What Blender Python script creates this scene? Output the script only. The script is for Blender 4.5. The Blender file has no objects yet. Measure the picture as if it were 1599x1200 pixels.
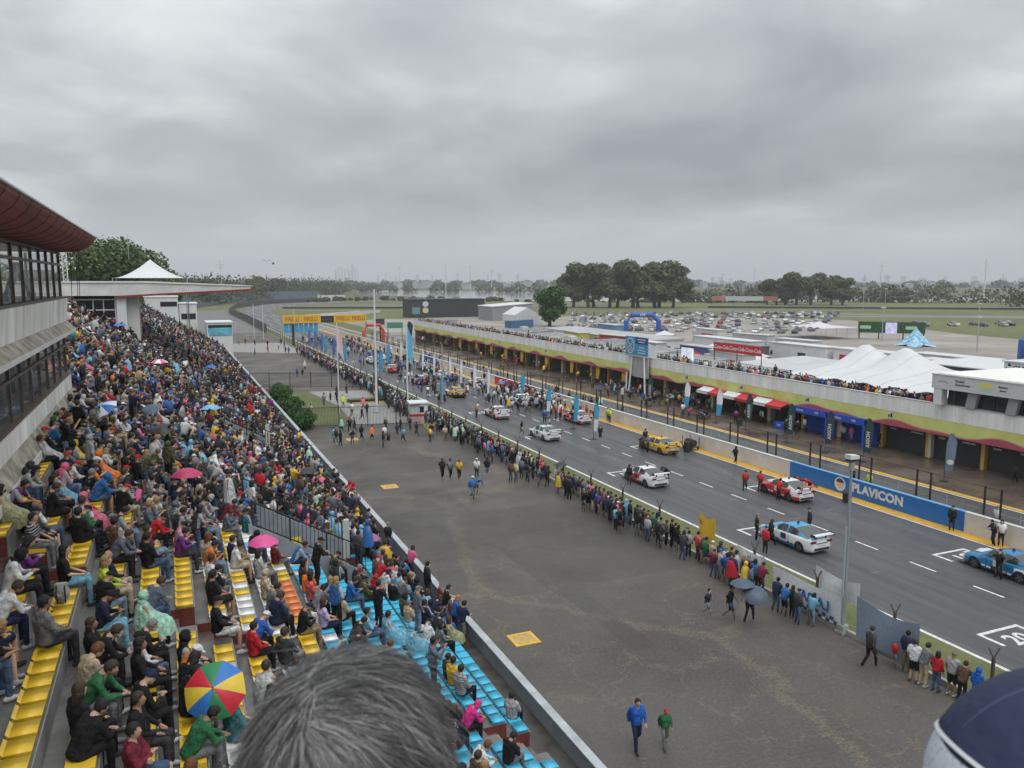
import bpy, bmesh, math, random
import numpy as np
from mathutils import Vector, Matrix, Euler
random.seed(7); RS = np.random.RandomState(7)
R = math.radians
SC = bpy.context.scene
COL = SC.collection

# ---------------------------------------------------------------- camera
cam_d = bpy.data.cameras.new("camera")
cam = bpy.data.objects.new("camera", cam_d); COL.objects.link(cam)
cam.location = (0, 0, 16.5)
cam.rotation_euler = (R(90 - 7.443), 0, R(-23.413))
cam_d.sensor_width = 36; cam_d.lens = 27.92
cam_d.clip_start = 0.05; cam_d.clip_end = 40000
cam_d.dof.use_dof = True; cam_d.dof.focus_distance = 45; cam_d.dof.aperture_fstop = 11
SC.camera = cam

# ---------------------------------------------------------------- overcast sky
SUN_EL, SUN_AZ = R(60), R(175)
wld = bpy.data.worlds.new("World"); SC.world = wld; wld.use_nodes = True
nt = wld.node_tree; N = nt.nodes; L = nt.links
N.clear()
out = N.new("ShaderNodeOutputWorld"); bg = N.new("ShaderNodeBackground")
sky = N.new("ShaderNodeTexSky"); sky.sky_type = 'NISHITA'; sky.sun_disc = False
sky.sun_elevation = SUN_EL; sky.sun_rotation = SUN_AZ; sky.dust_density = 4
tc = N.new("ShaderNodeTexCoord"); sep = N.new("ShaderNodeSeparateXYZ")
L.new(tc.outputs['Generated'], sep.inputs[0])
def wmath(op, a, b=None, clamp=False):
    n = N.new("ShaderNodeMath"); n.operation = op; n.use_clamp = clamp
    for i, v in enumerate((a, b)):
        if v is None: continue
        if isinstance(v, (int, float)): n.inputs[i].default_value = v
        else: L.new(v, n.inputs[i])
    return n.outputs[0]
zc = wmath('MAXIMUM', sep.outputs[2], 0.0)
den = wmath('ADD', zc, 0.22)                       # flat cloud deck seen in perspective
cx_ = wmath('DIVIDE', sep.outputs[0], den); cy_ = wmath('DIVIDE', sep.outputs[1], den)
cmb = N.new("ShaderNodeCombineXYZ"); L.new(cx_, cmb.inputs[0]); L.new(cy_, cmb.inputs[1])
n1 = N.new("ShaderNodeTexNoise"); n1.inputs['Scale'].default_value = 0.62; n1.inputs['Detail'].default_value = 7
n1.inputs['Roughness'].default_value = 0.46; n1.inputs['Distortion'].default_value = 0.7
L.new(cmb.outputs[0], n1.inputs['Vector'])
n2 = N.new("ShaderNodeTexNoise"); n2.inputs['Scale'].default_value = 1.6; n2.inputs['Detail'].default_value = 6
n2.inputs['Distortion'].default_value = 0.3
L.new(cmb.outputs[0], n2.inputs['Vector'])
mixn = wmath('ADD', wmath('MULTIPLY', n1.outputs[0], 0.6), wmath('MULTIPLY', n2.outputs[0], 0.4))
ramp = N.new("ShaderNodeValToRGB")
ramp.color_ramp.elements[0].position = 0.36; ramp.color_ramp.elements[0].color = (0.275, 0.295, 0.315, 1)
ramp.color_ramp.elements[1].position = 0.62; ramp.color_ramp.elements[1].color = (0.72, 0.745, 0.755, 1)
e = ramp.color_ramp.elements.new(0.50); e.color = (0.43, 0.452, 0.47, 1)
L.new(mixn, ramp.inputs[0])
# overcast luminance law: brighter towards the zenith
lum = wmath('ADD', wmath('MULTIPLY', wmath('POWER', zc, 1.6), 2.4), 0.97)
vm = N.new("ShaderNodeVectorMath"); vm.operation = 'SCALE'; L.new(ramp.outputs[0], vm.inputs[0]); L.new(lum, vm.inputs['Scale'])
# thin bright band of air over the horizon
hz = N.new("ShaderNodeMapRange"); hz.inputs[1].default_value = 0.0; hz.inputs[2].default_value = 0.11
hz.inputs[3].default_value = 0.9; hz.inputs[4].default_value = 0.0; hz.interpolation_type = 'SMOOTHSTEP'
L.new(sep.outputs[2], hz.inputs[0])
mxh = N.new("ShaderNodeMixRGB"); L.new(hz.outputs[0], mxh.inputs[0]); L.new(vm.outputs[0], mxh.inputs[1])
mxh.inputs[2].default_value = (0.615, 0.645, 0.66, 1)
sks = N.new("ShaderNodeVectorMath"); sks.operation = 'SCALE'; sks.inputs['Scale'].default_value = 0.10
L.new(sky.outputs[0], sks.inputs[0])
mx = N.new("ShaderNodeMixRGB"); mx.inputs[0].default_value = 0.94
L.new(sks.outputs[0], mx.inputs[1]); L.new(mxh.outputs[0], mx.inputs[2])
L.new(mx.outputs[0], bg.inputs[0]); bg.inputs[1].default_value = 1.0
L.new(bg.outputs[0], out.inputs[0])

sun_d = bpy.data.lights.new("sun", 'SUN'); sun_d.energy = 1.3; sun_d.angle = R(50); sun_d.color = (1.0, 0.97, 0.93)
sun = bpy.data.objects.new("sun", sun_d); COL.objects.link(sun)
sd = Vector((math.cos(SUN_EL) * math.sin(SUN_AZ), math.cos(SUN_EL) * math.cos(SUN_AZ), math.sin(SUN_EL)))
sun.rotation_euler = sd.to_track_quat('Z', 'Y').to_euler()
SC.view_settings.view_transform = 'Standard'; SC.view_settings.look = 'None'
SC.view_settings.exposure = 0.12; SC.view_settings.gamma = 1.0
SC.view_settings.use_curve_mapping = False
SC.render.engine = 'CYCLES'
SC.cycles.use_denoising = True
SC.cycles.max_bounces = 6; SC.cycles.diffuse_bounces = 2; SC.cycles.glossy_bounces = 2
SC.cycles.transparent_max_bounces = 12; SC.cycles.volume_bounces = 0; SC.cycles.transmission_bounces = 3
# ---------------------------------------------------------------- helpers
class MB:
    """collects shapes; build() links them as ONE mesh object"""
    def __init__(s): s.v = []; s.f = []; s.m = []
    def add(s, vs, fs, m=0):
        o = len(s.v); s.v += [tuple(v) for v in vs]
        s.f += [tuple(i + o for i in f) for f in fs]; s.m += [m] * len(fs); return s
    def box(s, x0, x1, y0, y1, z0, z1, m=0):
        return s.add([(x0,y0,z0),(x1,y0,z0),(x1,y1,z0),(x0,y1,z0),(x0,y0,z1),(x1,y0,z1),(x1,y1,z1),(x0,y1,z1)],
              [(0,3,2,1),(4,5,6,7),(0,1,5,4),(1,2,6,5),(2,3,7,6),(3,0,4,7)], m)
    def cbox(s, c, d, m=0):
        return s.box(c[0]-d[0]/2,c[0]+d[0]/2,c[1]-d[1]/2,c[1]+d[1]/2,c[2]-d[2]/2,c[2]+d[2]/2,m)
    def bar(s, a, b, w, h=None, m=0):
        a = Vector(a); b = Vector(b); h = h or w; d = (b-a).normalized()
        up = Vector((0,0,1)) if abs(d.z) < .95 else Vector((1,0,0))
        x = d.cross(up).normalized()*w/2; y = x.cross(d).normalized()*h/2
        vs = [p+q for p in (a,b) for q in (-x-y, x-y, x+y, -x+y)]
        return s.add(vs, [(0,1,2,3),(7,6,5,4),(0,4,5,1),(1,5,6,2),(2,6,7,3),(3,7,4,0)], m)
    def tube(s, pts, rad, n=8, m=0, cap=True):
        pts = [Vector(p) for p in pts]; k = len(pts)
        rad = [rad]*k if isinstance(rad, (int,float)) else rad
        vs = []; 
        for i,p in enumerate(pts):
            d = (pts[min(i+1,k-1)]-pts[max(i-1,0)]).normalized()
            up = Vector((0,0,1)) if abs(d.z) < .9 else Vector((1,0,0))
            x = d.cross(up).normalized(); y = x.cross(d)
            for j in range(n):
                a = 2*math.pi*j/n; vs.append(p+(x*math.cos(a)+y*math.sin(a))*rad[i])
        fs = [(i*n+j, i*n+(j+1)%n, (i+1)*n+(j+1)%n, (i+1)*n+j) for i in range(k-1) for j in range(n)]
        if cap: fs += [tuple(range(n))[::-1], tuple((k-1)*n+j for j in range(n))]
        return s.add(vs, fs, m)
    def lathe(s, prof, c=(0,0,0), n=16, m=0):
        vs = [(c[0]+r*math.cos(2*math.pi*j/n), c[1]+r*math.sin(2*math.pi*j/n), c[2]+z) for r,z in prof for j in range(n)]
        k = len(prof)
        return s.add(vs, [(i*n+j, i*n+(j+1)%n, (i+1)*n+(j+1)%n, (i+1)*n+j) for i in range(k-1) for j in range(n)]
                     + [tuple(range(n))[::-1], tuple((k-1)*n+j for j in range(n))], m)
    def prism(s, poly, a, b, axis='y', m=0):
        f = {'y': lambda p,t: (p[0],t,p[1]), 'x': lambda p,t: (t,p[0],p[1]), 'z': lambda p,t: (p[0],p[1],t)}[axis]
        n = len(poly); vs = [f(p,a) for p in poly]+[f(p,b) for p in poly]
        return s.add(vs, [(i,(i+1)%n,n+(i+1)%n,n+i) for i in range(n)]+[tuple(range(n))[::-1], tuple(range(n,2*n))], m)
    def grid(s, fn, nu, nv, m=0):
        vs = [fn(i/nu, j/nv) for j in range(nv+1) for i in range(nu+1)]
        w = nu+1
        return s.add(vs, [(j*w+i, j*w+i+1, (j+1)*w+i+1, (j+1)*w+i) for j in range(nv) for i in range(nu)], m)
    def mesh(s, name, mats, smooth=False):
        me = bpy.data.meshes.new(name); me.from_pydata(s.v, [], s.f)
        for mt in (mats if isinstance(mats,(list,tuple)) else [mats]): me.materials.append(mt)
        if max(s.m or [0]) > 0: me.polygons.foreach_set('material_index', s.m)
        if smooth: me.polygons.foreach_set('use_smooth', [True]*len(me.polygons))
        bm = bmesh.new(); bm.from_mesh(me); bmesh.ops.recalc_face_normals(bm, faces=bm.faces[:]); bm.to_mesh(me); bm.free()
        me.update(); return me
    def build(s, name, mats, parent=None, loc=None, rz=0, smooth=False):
        return link(name, s.mesh(name, mats, smooth), parent, loc, rz)
def link(name, me, parent=None, loc=None, rz=0):
    o = bpy.data.objects.new(name, me); COL.objects.link(o)
    if parent is not None: o.parent = parent
    if loc is not None: o.location = loc
    if rz: o.rotation_euler[2] = rz
    return o
def tag(o, label=None, cat=None, group=None, kind=None):
    if label: o['label'] = label
    if cat: o['category'] = cat
    if group: o['group'] = group
    if kind: o['kind'] = kind
    return o
def thing(name, label, cat, loc=(0,0,0), rz=0, group=None):
    o = link(name, None, None, loc, rz); o.empty_display_size = .2
    return tag(o, label, cat, group)
def struct(o): o['kind'] = 'structure'; return o
def dup(o, parent=None):
    c = o.copy(); COL.objects.link(c); c.parent = parent
    for ch in o.children: dup(ch, c)
    return c

WORK = bpy.data.scenes.new('workbench')              # modifiers and lettering are worked out here, then the bench is removed
def baked(o):
    if o.name not in WORK.collection.objects: WORK.collection.objects.link(o)
    vl = WORK.view_layers[0]; vl.update(); return o.evaluated_get(vl.depsgraph)
def temp(name, me):
    o = bpy.data.objects.new(name, me); WORK.collection.objects.link(o); return o
# ---------------------------------------------------------------- materials
MATS = {}
def mat(name, col, rough=.6, metal=0., var=0., vscale=1.5, bump=0., bscale=20., spec=.5, emit=0., col2=None, stretch=None, alpha=1., rvar=0., coord='P', trans=0.):
    """procedural principled material: base colour broken up by noise, optional bump and uneven gloss"""
    if name in MATS: return MATS[name]
    m = bpy.data.materials.new(name); m.use_nodes = True; MATS[name] = m
    nt = m.node_tree; N = nt.nodes; L = nt.links; b = N['Principled BSDF']
    c = (*col, 1); b.inputs['Base Color'].default_value = c
    b.inputs['Roughness'].default_value = rough; b.inputs['Metallic'].default_value = metal
    b.inputs['Specular IOR Level'].default_value = spec
    if alpha < 1: b.inputs['Alpha'].default_value = alpha
    if trans: b.inputs['Transmission Weight'].default_value = trans
    if emit: b.inputs['Emission Color'].default_value = c; b.inputs['Emission Strength'].default_value = emit
    if var or bump or rvar or col2:
        if coord == 'P': src = N.new('ShaderNodeNewGeometry').outputs['Position']
        else: src = N.new('ShaderNodeTexCoord').outputs['Object']
        if stretch:
            mp = N.new('ShaderNodeMapping'); mp.inputs['Scale'].default_value = stretch; L.new(src, mp.inputs[0]); src = mp.outputs[0]
        no = N.new('ShaderNodeTexNoise'); no.inputs['Scale'].default_value = vscale; no.inputs['Detail'].default_value = 8
        no.inputs['Roughness'].default_value = .62; L.new(src, no.inputs['Vector'])
        if var or col2:
            rp = N.new('ShaderNodeValToRGB'); rp.color_ramp.elements[0].position = .32; rp.color_ramp.elements[1].position = .68
            a_ = tuple(x*(1-var) for x in col); b_ = tuple(min(1,x*(1+var)) for x in (col2 or col))
            rp.color_ramp.elements[0].color = (*a_,1); rp.color_ramp.elements[1].color = (*b_,1)
            L.new(no.outputs[0], rp.inputs[0]); L.new(rp.outputs[0], b.inputs['Base Color'])
        if rvar:
            mr = N.new('ShaderNodeMapRange'); mr.inputs[1].default_value=.35; mr.inputs[2].default_value=.65
            mr.inputs[3].default_value=max(.03,rough-rvar); mr.inputs[4].default_value=min(1,rough+rvar*.6)
            n3 = N.new('ShaderNodeTexNoise'); n3.inputs['Scale'].default_value = vscale*.45; n3.inputs['Detail'].default_value=5
            L.new(src, n3.inputs['Vector']); L.new(n3.outputs[0], mr.inputs[0]); L.new(mr.outputs[0], b.inputs['Roughness'])
        if bump:
            n2 = N.new('ShaderNodeTexNoise'); n2.inputs['Scale'].default_value = bscale; n2.inputs['Detail'].default_value = 4
            L.new(src, n2.inputs['Vector'])
            bp = N.new('ShaderNodeBump'); bp.inputs['Strength'].default_value = bump; bp.inputs['Distance'].default_value = .05
            L.new(n2.outputs[0], bp.inputs['Height']); L.new(bp.outputs[0], b.inputs['Normal'])
    return m
def nodes(m): return m.node_tree.nodes, m.node_tree.links, m.node_tree.nodes['Principled BSDF']
def fabric(name, col, rough=.8): return mat(name, col, rough, var=.12, vscale=9, bump=.25, bscale=14, coord='O')
def objcol(name, rough=.75, spec=.3, bump=.35, vscale=7, alpha=1.):
    """takes its colour from the object: clothes, seats, car paint of many colours share one material"""
    m = mat(name, (.5,.5,.5), rough, spec=spec, bump=bump, bscale=vscale*1.3, coord='O', alpha=alpha)
    N, L, b = nodes(m); oi = N.new('ShaderNodeObjectInfo')
    no = N.new('ShaderNodeTexNoise'); no.inputs['Scale'].default_value = vscale; no.inputs['Detail'].default_value = 5
    t = N.new('ShaderNodeTexCoord'); L.new(t.outputs['Object'], no.inputs['Vector'])
    mr = N.new('ShaderNodeMapRange'); mr.inputs[1].default_value=.3; mr.inputs[2].default_value=.7; mr.inputs[3].default_value=.58; mr.inputs[4].default_value=1.28  # light and dark noise in the colour; on clothes it paints in wrinkle shading
    L.new(no.outputs[0], mr.inputs[0])
    vs = N.new('ShaderNodeVectorMath'); vs.operation='SCALE'; L.new(oi.outputs['Color'], vs.inputs[0]); L.new(mr.outputs[0], vs.inputs['Scale'])
    L.new(vs.outputs[0], b.inputs['Base Color']); return m

concrete = mat('concrete', (.30,.30,.285), .75, var=.28, vscale=.9, bump=.2, bscale=30)
concrete_wet = mat('concrete_wet', (.115,.112,.107), .42, var=.45, vscale=1.1, bump=.15, bscale=25, rvar=.3)
concrete_lt = mat('concrete_pale', (.50,.51,.50), .8, var=.16, vscale=.8, bump=.12, bscale=18)
wall_grey = mat('painted_wall_grey', (.225,.255,.285), .6, var=.18, vscale=1.2, bump=.08)
maroon = mat('maroon_paint', (.13,.035,.028), .45, var=.35, vscale=2.5, rvar=.2)
white_p = mat('white_paint', (.62,.63,.63), .5, var=.07, vscale=.7)
white_dirty = mat('white_dirty', (.58,.585,.575), .65, var=.14, vscale=.8)
steel_dk = mat('dark_steel', (.03,.033,.038), .45, metal=.3, var=.2, vscale=4)
galv = mat('galvanised', (.42,.45,.46), .45, metal=.6, var=.15, vscale=3)
rust = mat('rusty_steel', (.085,.048,.032), .8, var=.4, vscale=5)
black = mat('black_rubber', (.018,.018,.019), .7, var=.2, vscale=6)
glass_dk = mat('dark_glass', (.02,.024,.028), .08, spec=.8)
glass_th = mat('window_glass', (.22,.26,.28), .05, alpha=.16, spec=.9)
white_line = mat('road_white', (.58,.58,.565), .55, var=.32, vscale=5)
yellow_line = mat('road_yellow', (.55,.31,.035), .55, var=.22, vscale=2)
red_p = mat('red_paint', (.50,.022,.022), .45, var=.12, vscale=1.5)
blue_p = mat('blue_paint', (.015,.14,.44), .45, var=.08, vscale=1.2)
yellow_p = mat('yellow_paint', (.62,.36,.04), .5, var=.12, vscale=1.5)
tent_white = mat('tent_white', (.55,.56,.57), .55, var=.05, vscale=.6)

_tx = {}
def text_mesh(s, size, depth=.01, bold=0., shear=0., align='CENTER'):
    """lettering lying in local XZ (reads from -Y), centred, as mesh data"""
    cu = bpy.data.curves.new('lettering', 'FONT'); cu.body = s; cu.size = size; cu.extrude = depth; cu.offset = bold
    cu.shear = shear; cu.align_x = align; cu.align_y = 'CENTER'; cu.resolution_u = 3
    o = temp('lettering', cu); me = bpy.data.meshes.new_from_object(baked(o))
    bpy.data.objects.remove(o); bpy.data.curves.remove(cu)
    me.transform(Matrix.Rotation(R(90), 4, 'X')); return me
def lettering(s, size, loc, rz, m, parent, depth=.012, bold=0., shear=0., name='lettering', sx=1.):
    me = text_mesh(s, size, depth, bold, shear); me.materials.clear(); me.materials.append(m)
    o = link(name, me, parent, loc, rz); o.scale.x = sx; return o
# ---------------------------------------------------------------- ground and track
def sheet(name, poly, z, m):
    me = bpy.data.meshes.new(name); me.from_pydata([(x,y,z) for x,y in poly], [], [tuple(range(len(poly)))])
    me.materials.append(m); me.update()
    if me.polygons[0].normal.z < 0: me.flip_normals()
    return struct(link(name, me))
def ground_mat(name, cols, scale, rough=.9, big=.006, bump=.0):
    m = mat(name, cols[0], rough); N, L, b = nodes(m)
    g = N.new('ShaderNodeNewGeometry')
    a = N.new('ShaderNodeTexNoise'); a.inputs['Scale'].default_value = scale; a.inputs['Detail'].default_value = 9; a.inputs['Roughness'].default_value=.7
    c = N.new('ShaderNodeTexNoise'); c.inputs['Scale'].default_value = big; c.inputs['Detail'].default_value = 5
    L.new(g.outputs['Position'], a.inputs['Vector']); L.new(g.outputs['Position'], c.inputs['Vector'])
    ad = N.new('ShaderNodeMath'); ad.operation='ADD'; h = N.new('ShaderNodeMath'); h.operation='MULTIPLY'; h.inputs[1].default_value=.5
    L.new(a.outputs[0], ad.inputs[0]); L.new(c.outputs[0], ad.inputs[1]); L.new(ad.outputs[0], h.inputs[0])
    rp = N.new('ShaderNodeValToRGB'); n = len(cols)
    for i,cc in enumerate(cols):
        e = rp.color_ramp.elements[i] if i < 2 else rp.color_ramp.elements.new(.5)
        e.color = (*cc,1)
    for i,e in enumerate(sorted(rp.color_ramp.elements, key=lambda e: e.position)): pass
    rp.color_ramp.elements[0].position=.36; rp.color_ramp.elements[-1].position=.64
    L.new(h.outputs[0], rp.inputs[0]); L.new(rp.outputs[0], b.inputs['Base Color']); return m
grass_far = ground_mat('grass_infield', [(.062,.088,.026),(.15,.142,.05)], .22, big=.012)
grass_near = ground_mat('grass_verge', [(.055,.085,.022),(.14,.135,.05)], 2.4, big=.3)
field_far = ground_mat('far_country', [(.045,.065,.030),(.10,.105,.05)], .02, big=.002)
asph = mat('track_asphalt', (.068,.069,.072), .5, var=.30, vscale=1.1, bump=.25, bscale=60, stretch=(1,.06,1), rvar=.25)
def apron_mat():
    m = mat('apron_asphalt', (.08,.075,.07), .62); N, L, b = nodes(m); P = N.new('ShaderNodeNewGeometry').outputs['Position']
    def noise(sc, det=6, ro=.6, v=P):
        n = N.new('ShaderNodeTexNoise'); n.inputs['Scale'].default_value=sc; n.inputs['Detail'].default_value=det; n.inputs['Roughness'].default_value=ro
        L.new(v, n.inputs['Vector']); return n
    def ramp(src, stops):
        r = N.new('ShaderNodeValToRGB')
        while len(r.color_ramp.elements) < len(stops): r.color_ramp.elements.new(.5)
        for e,(p,c) in zip(r.color_ramp.elements, stops): e.position=p; e.color=(*c,1)
        L.new(src, r.inputs[0]); return r.outputs[0]
    def mix(f, a, c):
        x = N.new('ShaderNodeMixRGB'); L.new(f, x.inputs[0])
        for i,v in ((1,a),(2,c)):
            if isinstance(v, tuple): x.inputs[i].default_value=(*v,1)
            else: L.new(v, x.inputs[i])
        return x.outputs[0]
    def mul(a, c):
        x = N.new('ShaderNodeMath'); x.operation='MULTIPLY'; L.new(a, x.inputs[0])
        if isinstance(c,(int,float)): x.inputs[1].default_value=c
        else: L.new(c, x.inputs[1])
        return x.outputs[0]
    base = ramp(noise(.12,7).outputs[0], [(.30,(.046,.040,.038)),(.46,(.060,.056,.052)),(.56,(.074,.064,.056)),(.72,(.092,.081,.069))])
    grit = ramp(noise(7.5,6,.85).outputs[0], [(.42,(0,0,0)),(.66,(1,1,1))])
    col = mix(mul(grit,.62), base, (.128,.114,.097))
    dk_ = ramp(noise(13,5,.8).outputs[0], [(.34,(1,1,1)),(.46,(0,0,0))]); col = mix(mul(dk_,.3), col, (.03,.029,.028))
    # stones and scraps
    vo = N.new('ShaderNodeTexVoronoi'); vo.inputs['Scale'].default_value = 4.2; L.new(P, vo.inputs['Vector'])
    sp = ramp(vo.outputs['Distance'], [(.05,(1,1,1)),(.11,(0,0,0))])
    pick = ramp(noise(.9,3).outputs[0], [(.46,(0,0,0)),(.56,(1,1,1))])
    col = mix(mul(mul(sp,pick),.8), col, (.34,.31,.25))
    # cracks with dry weeds, wandering
    w = N.new('ShaderNodeVectorMath'); w.operation='ADD'
    ns = noise(.5,6,.7); sc = N.new('ShaderNodeVectorMath'); sc.operation='SCALE'; sc.inputs['Scale'].default_value=3.2
    L.new(ns.outputs['Color'], sc.inputs[0]); L.new(P, w.inputs[0]); L.new(sc.outputs[0], w.inputs[1])
    v2 = N.new('ShaderNodeTexVoronoi'); v2.feature='DISTANCE_TO_EDGE'; v2.inputs['Scale'].default_value=.34; L.new(w.outputs[0], v2.inputs['Vector'])
    ck = ramp(v2.outputs['Distance'], [(.003,(1,1,1)),(.017,(0,0,0))])
    ckp = ramp(noise(.17,4).outputs[0], [(.36,(0,0,0)),(.54,(1,1,1))])
    col = mix(mul(mul(ck,ckp),.34), col, (.23,.19,.115))
    # long strip of old earth and dry grass
    v3 = N.new('ShaderNodeTexVoronoi'); v3.feature='DISTANCE_TO_EDGE'; v3.inputs['Scale'].default_value=.045; L.new(w.outputs[0], v3.inputs['Vector'])
    st = ramp(v3.outputs['Distance'], [(.004,(1,1,1)),(.022,(0,0,0))])
    col = mix(mul(mul(st, grit),.55), col, (.25,.20,.12))
    v4 = N.new('ShaderNodeTexVoronoi'); v4.distance='CHEBYCHEV'; v4.inputs['Scale'].default_value=.11; L.new(P, v4.inputs['Vector'])
    pt = ramp(v4.outputs['Color'], [(.60,(0,0,0)),(.62,(1,1,1))]); col = mix(mul(pt,.28), col, (.03,.03,.031))
    L.new(col, b.inputs['Base Color'])
    rr = N.new('ShaderNodeMapRange'); rr.inputs[1].default_value=.4; rr.inputs[2].default_value=.62; rr.inputs[3].default_value=.5; rr.inputs[4].default_value=.85
    L.new(noise(.16,5).outputs[0], rr.inputs[0]); L.new(rr.outputs[0], b.inputs['Roughness'])
    bp = N.new('ShaderNodeBump'); bp.inputs['Strength'].default_value=.35; bp.inputs['Distance'].default_value=.03
    L.new(noise(30,3).outputs[0], bp.inputs['Height']); L.new(bp.outputs[0], b.inputs['Normal'])
    return m
apron_m = apron_mat()
pit_wet = mat('pit_lane_wet_concrete', (.10,.082,.068), .34, var=.35, vscale=.35, bump=.1, bscale=40, rvar=.28, col2=(.115,.088,.068))
pit_asph = mat('pit_lane_asphalt', (.072,.072,.073), .42, var=.2, vscale=.6, bump=.2, bscale=50, rvar=.25)
S = 11500
struct(link('ground', MB().grid(lambda u,v: ((u-.5)*2*S,(v-.5)*2*S,-.06), 4, 4).mesh('ground', field_far)))
sheet('infield_grass', [(-400,-60),(700,-60),(900,300),(760,620),(420,700),(330,640),(250,660),(170,760),(60,900),(-60,900),(-400,500)], -.045, grass_far)
sheet('paddock_ground', [(63,20),(160,20),(205,90),(225,170),(262,250),(225,300),(150,345),(64,330)], -.02, mat('paddock_gravel',(.24,.215,.185),.8,var=.25,vscale=.05,col2=(.27,.25,.225)))
sheet('spectator_apron', [(-60,-40),(28.45,-40),(28.45,262),(12,262),(-60,300)], -.012, apron_m)
sheet('grass_verge', [(28.45,-40),(32.3,-40),(32.3,320),(28.45,320)], -.008, grass_near)
sheet('race_track', [(32.0,-40),(47.7,-40),(47.7,330),(48.5,420),(60,490),(88,560),(130,612),(190,648),(186,668),(118,634),(70,582),(42,504),(32,420),(32.0,330)], 0.0, asph)
sheet('pit_lane', [(47.9,-40),(56.4,-40),(56.4,330),(47.9,330)], 0.0, pit_asph)
sheet('pit_apron', [(56.4,-40),(66,-40),(66,240),(56.4,240)], 0.004, pit_wet)
sheet('service_road', [(9,262),(28,262),(28.4,420),(30,470),(16,470),(12,420)], -.008, mat('service_road_asphalt',(.13,.13,.128),.7,var=.2,vscale=.3))
sheet('paved_crossing', [(10.6,196),(28.3,184),(28.3,218),(10.6,222)], -.004, mat('paved_tile',(.26,.25,.235),.7,var=.15,vscale=.5))
# far loops of the circuit across the infield
def ribbon(name, pts, w, z, m):
    b = MB(); vs = []; n = len(pts)
    for i,p in enumerate(pts):
        d = (Vector(pts[min(i+1,n-1)])-Vector(pts[max(i-1,0)])).normalized(); q = Vector((-d.y,d.x))*w/2
        vs += [(p[0]-q.x,p[1]-q.y,z),(p[0]+q.x,p[1]+q.y,z)]
    b.add(vs, [(2*i,2*i+1,2*i+3,2*i+2) for i in range(n-1)]); return struct(b.build(name, m))
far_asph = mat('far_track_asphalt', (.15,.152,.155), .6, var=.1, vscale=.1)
ribbon('circuit_loop', [(150,520),(210,500),(262,430),(290,330),(330,260),(400,225),(520,215)], 13, -.03, far_asph)
ribbon('circuit_loop_inner', [(190,330),(240,300),(300,270),(345,235),(410,190),(520,150)], 12, -.03, far_asph)
ribbon('circuit_back_straight', [(60,560),(110,545),(170,500),(215,455)], 12, -.032, far_asph)
def mark(name, quads, m, z=.005):
    b = MB()
    for (x0,x1,y0,y1) in quads: b.add([(x0,y0,z),(x1,y0,z),(x1,y1,z),(x0,y1,z)], [(0,1,2,3)])
    return struct(b.build(name, m))
mark('track_edge_line', [(32.0,32.22,-40,330)], white_line)
for i in range(34):
    y = 26.3 + 4.06*(i-2); mark('lane_dash', [(39.45,39.6,y,y+1.75)], white_line)
def bracket(x0, x1, y, num):
    root = mark('grid_box', [(x0,x1,y,y+.2),(x0,x0+.2,y-1.15,y),(x1-.2,x1,y-1.15,y)], white_line)
    if num:
        me = text_mesh(num, 1.35, .0015, .035); me.transform(Matrix.Rotation(R(-90),4,'X')); me.materials.clear(); me.materials.append(white_line)
        link('grid_number', me, root, ((x0+x1)/2, y-.95, .0075))
for i in range(9):
    bracket(34.1, 36.9, 23.7+17.2*i, str(20-2*i)); bracket(41.8, 44.6, 32.3+17.2*i, str(19-2*i))
mark('pit_wall_yellow_band', [(46.55,47.62,-40,330)], yellow_line, .006)
mark('pit_wall_white_edge', [(46.38,46.52,-40,330)], white_line, .006)
mark('pit_lane_yellow_line', [(55.55,56.1,-40,330)], yellow_line, .006)
mark('pit_lane_white_line', [(55.25,55.42,-40,330),(50.1,50.22,-40,330)], white_line, .006)
sk = mark('faded_grid_marks', [(36.6+RS.uniform(-3,8),0,0,0) and (x,x+.55,y,y+.08) for x,y in zip(RS.uniform(33,46,40),RS.uniform(25,150,40))], mat('faded_paint',(.20,.20,.198),.6))
# painted yellow manhole frames on the apron
for (x,y,s,lab) in [(14.4,31.9,1.25,'square yellow painted manhole cover on the brown apron beside the grey parapet wall'),(15.75,61.2,1.25,'small far yellow manhole frame on the apron near the walking group'),(17.1,81.5,1.2,'yellow manhole frame beside the iron fence at the garden')]:
    t = thing('manhole_cover', lab, 'manhole', (x,y,-.012), 0, 'yellow manhole covers')
    fr = MB()
    for q in [(-s/2,s/2,-s/2,-s/2+.16),(-s/2,s/2,s/2-.16,s/2),(-s/2,-s/2+.16,-s/2+.16,s/2-.16),(s/2-.16,s/2,-s/2+.16,s/2-.16)]: fr.box(*q,0,.03)
    fr.build('frame', yellow_p, t)
    MB().box(-s/2+.16,s/2-.16,-s/2+.16,s/2-.16,0,.02).build('lid', mat('manhole_lid',(.42,.30,.10),.7,var=.3,vscale=4), t)
# lagoon
water = mat('lagoon_water', (.30,.33,.34), .08, spec=.8, bump=.05, bscale=.4)
sheet('lagoon', [(215,960),(232,760),(236,620),(290,572),(420,500),(560,440),(760,420),(700,540),(560,720),(500,900),(420,1150),(330,1290),(260,1200)], -.03, water)
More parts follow.
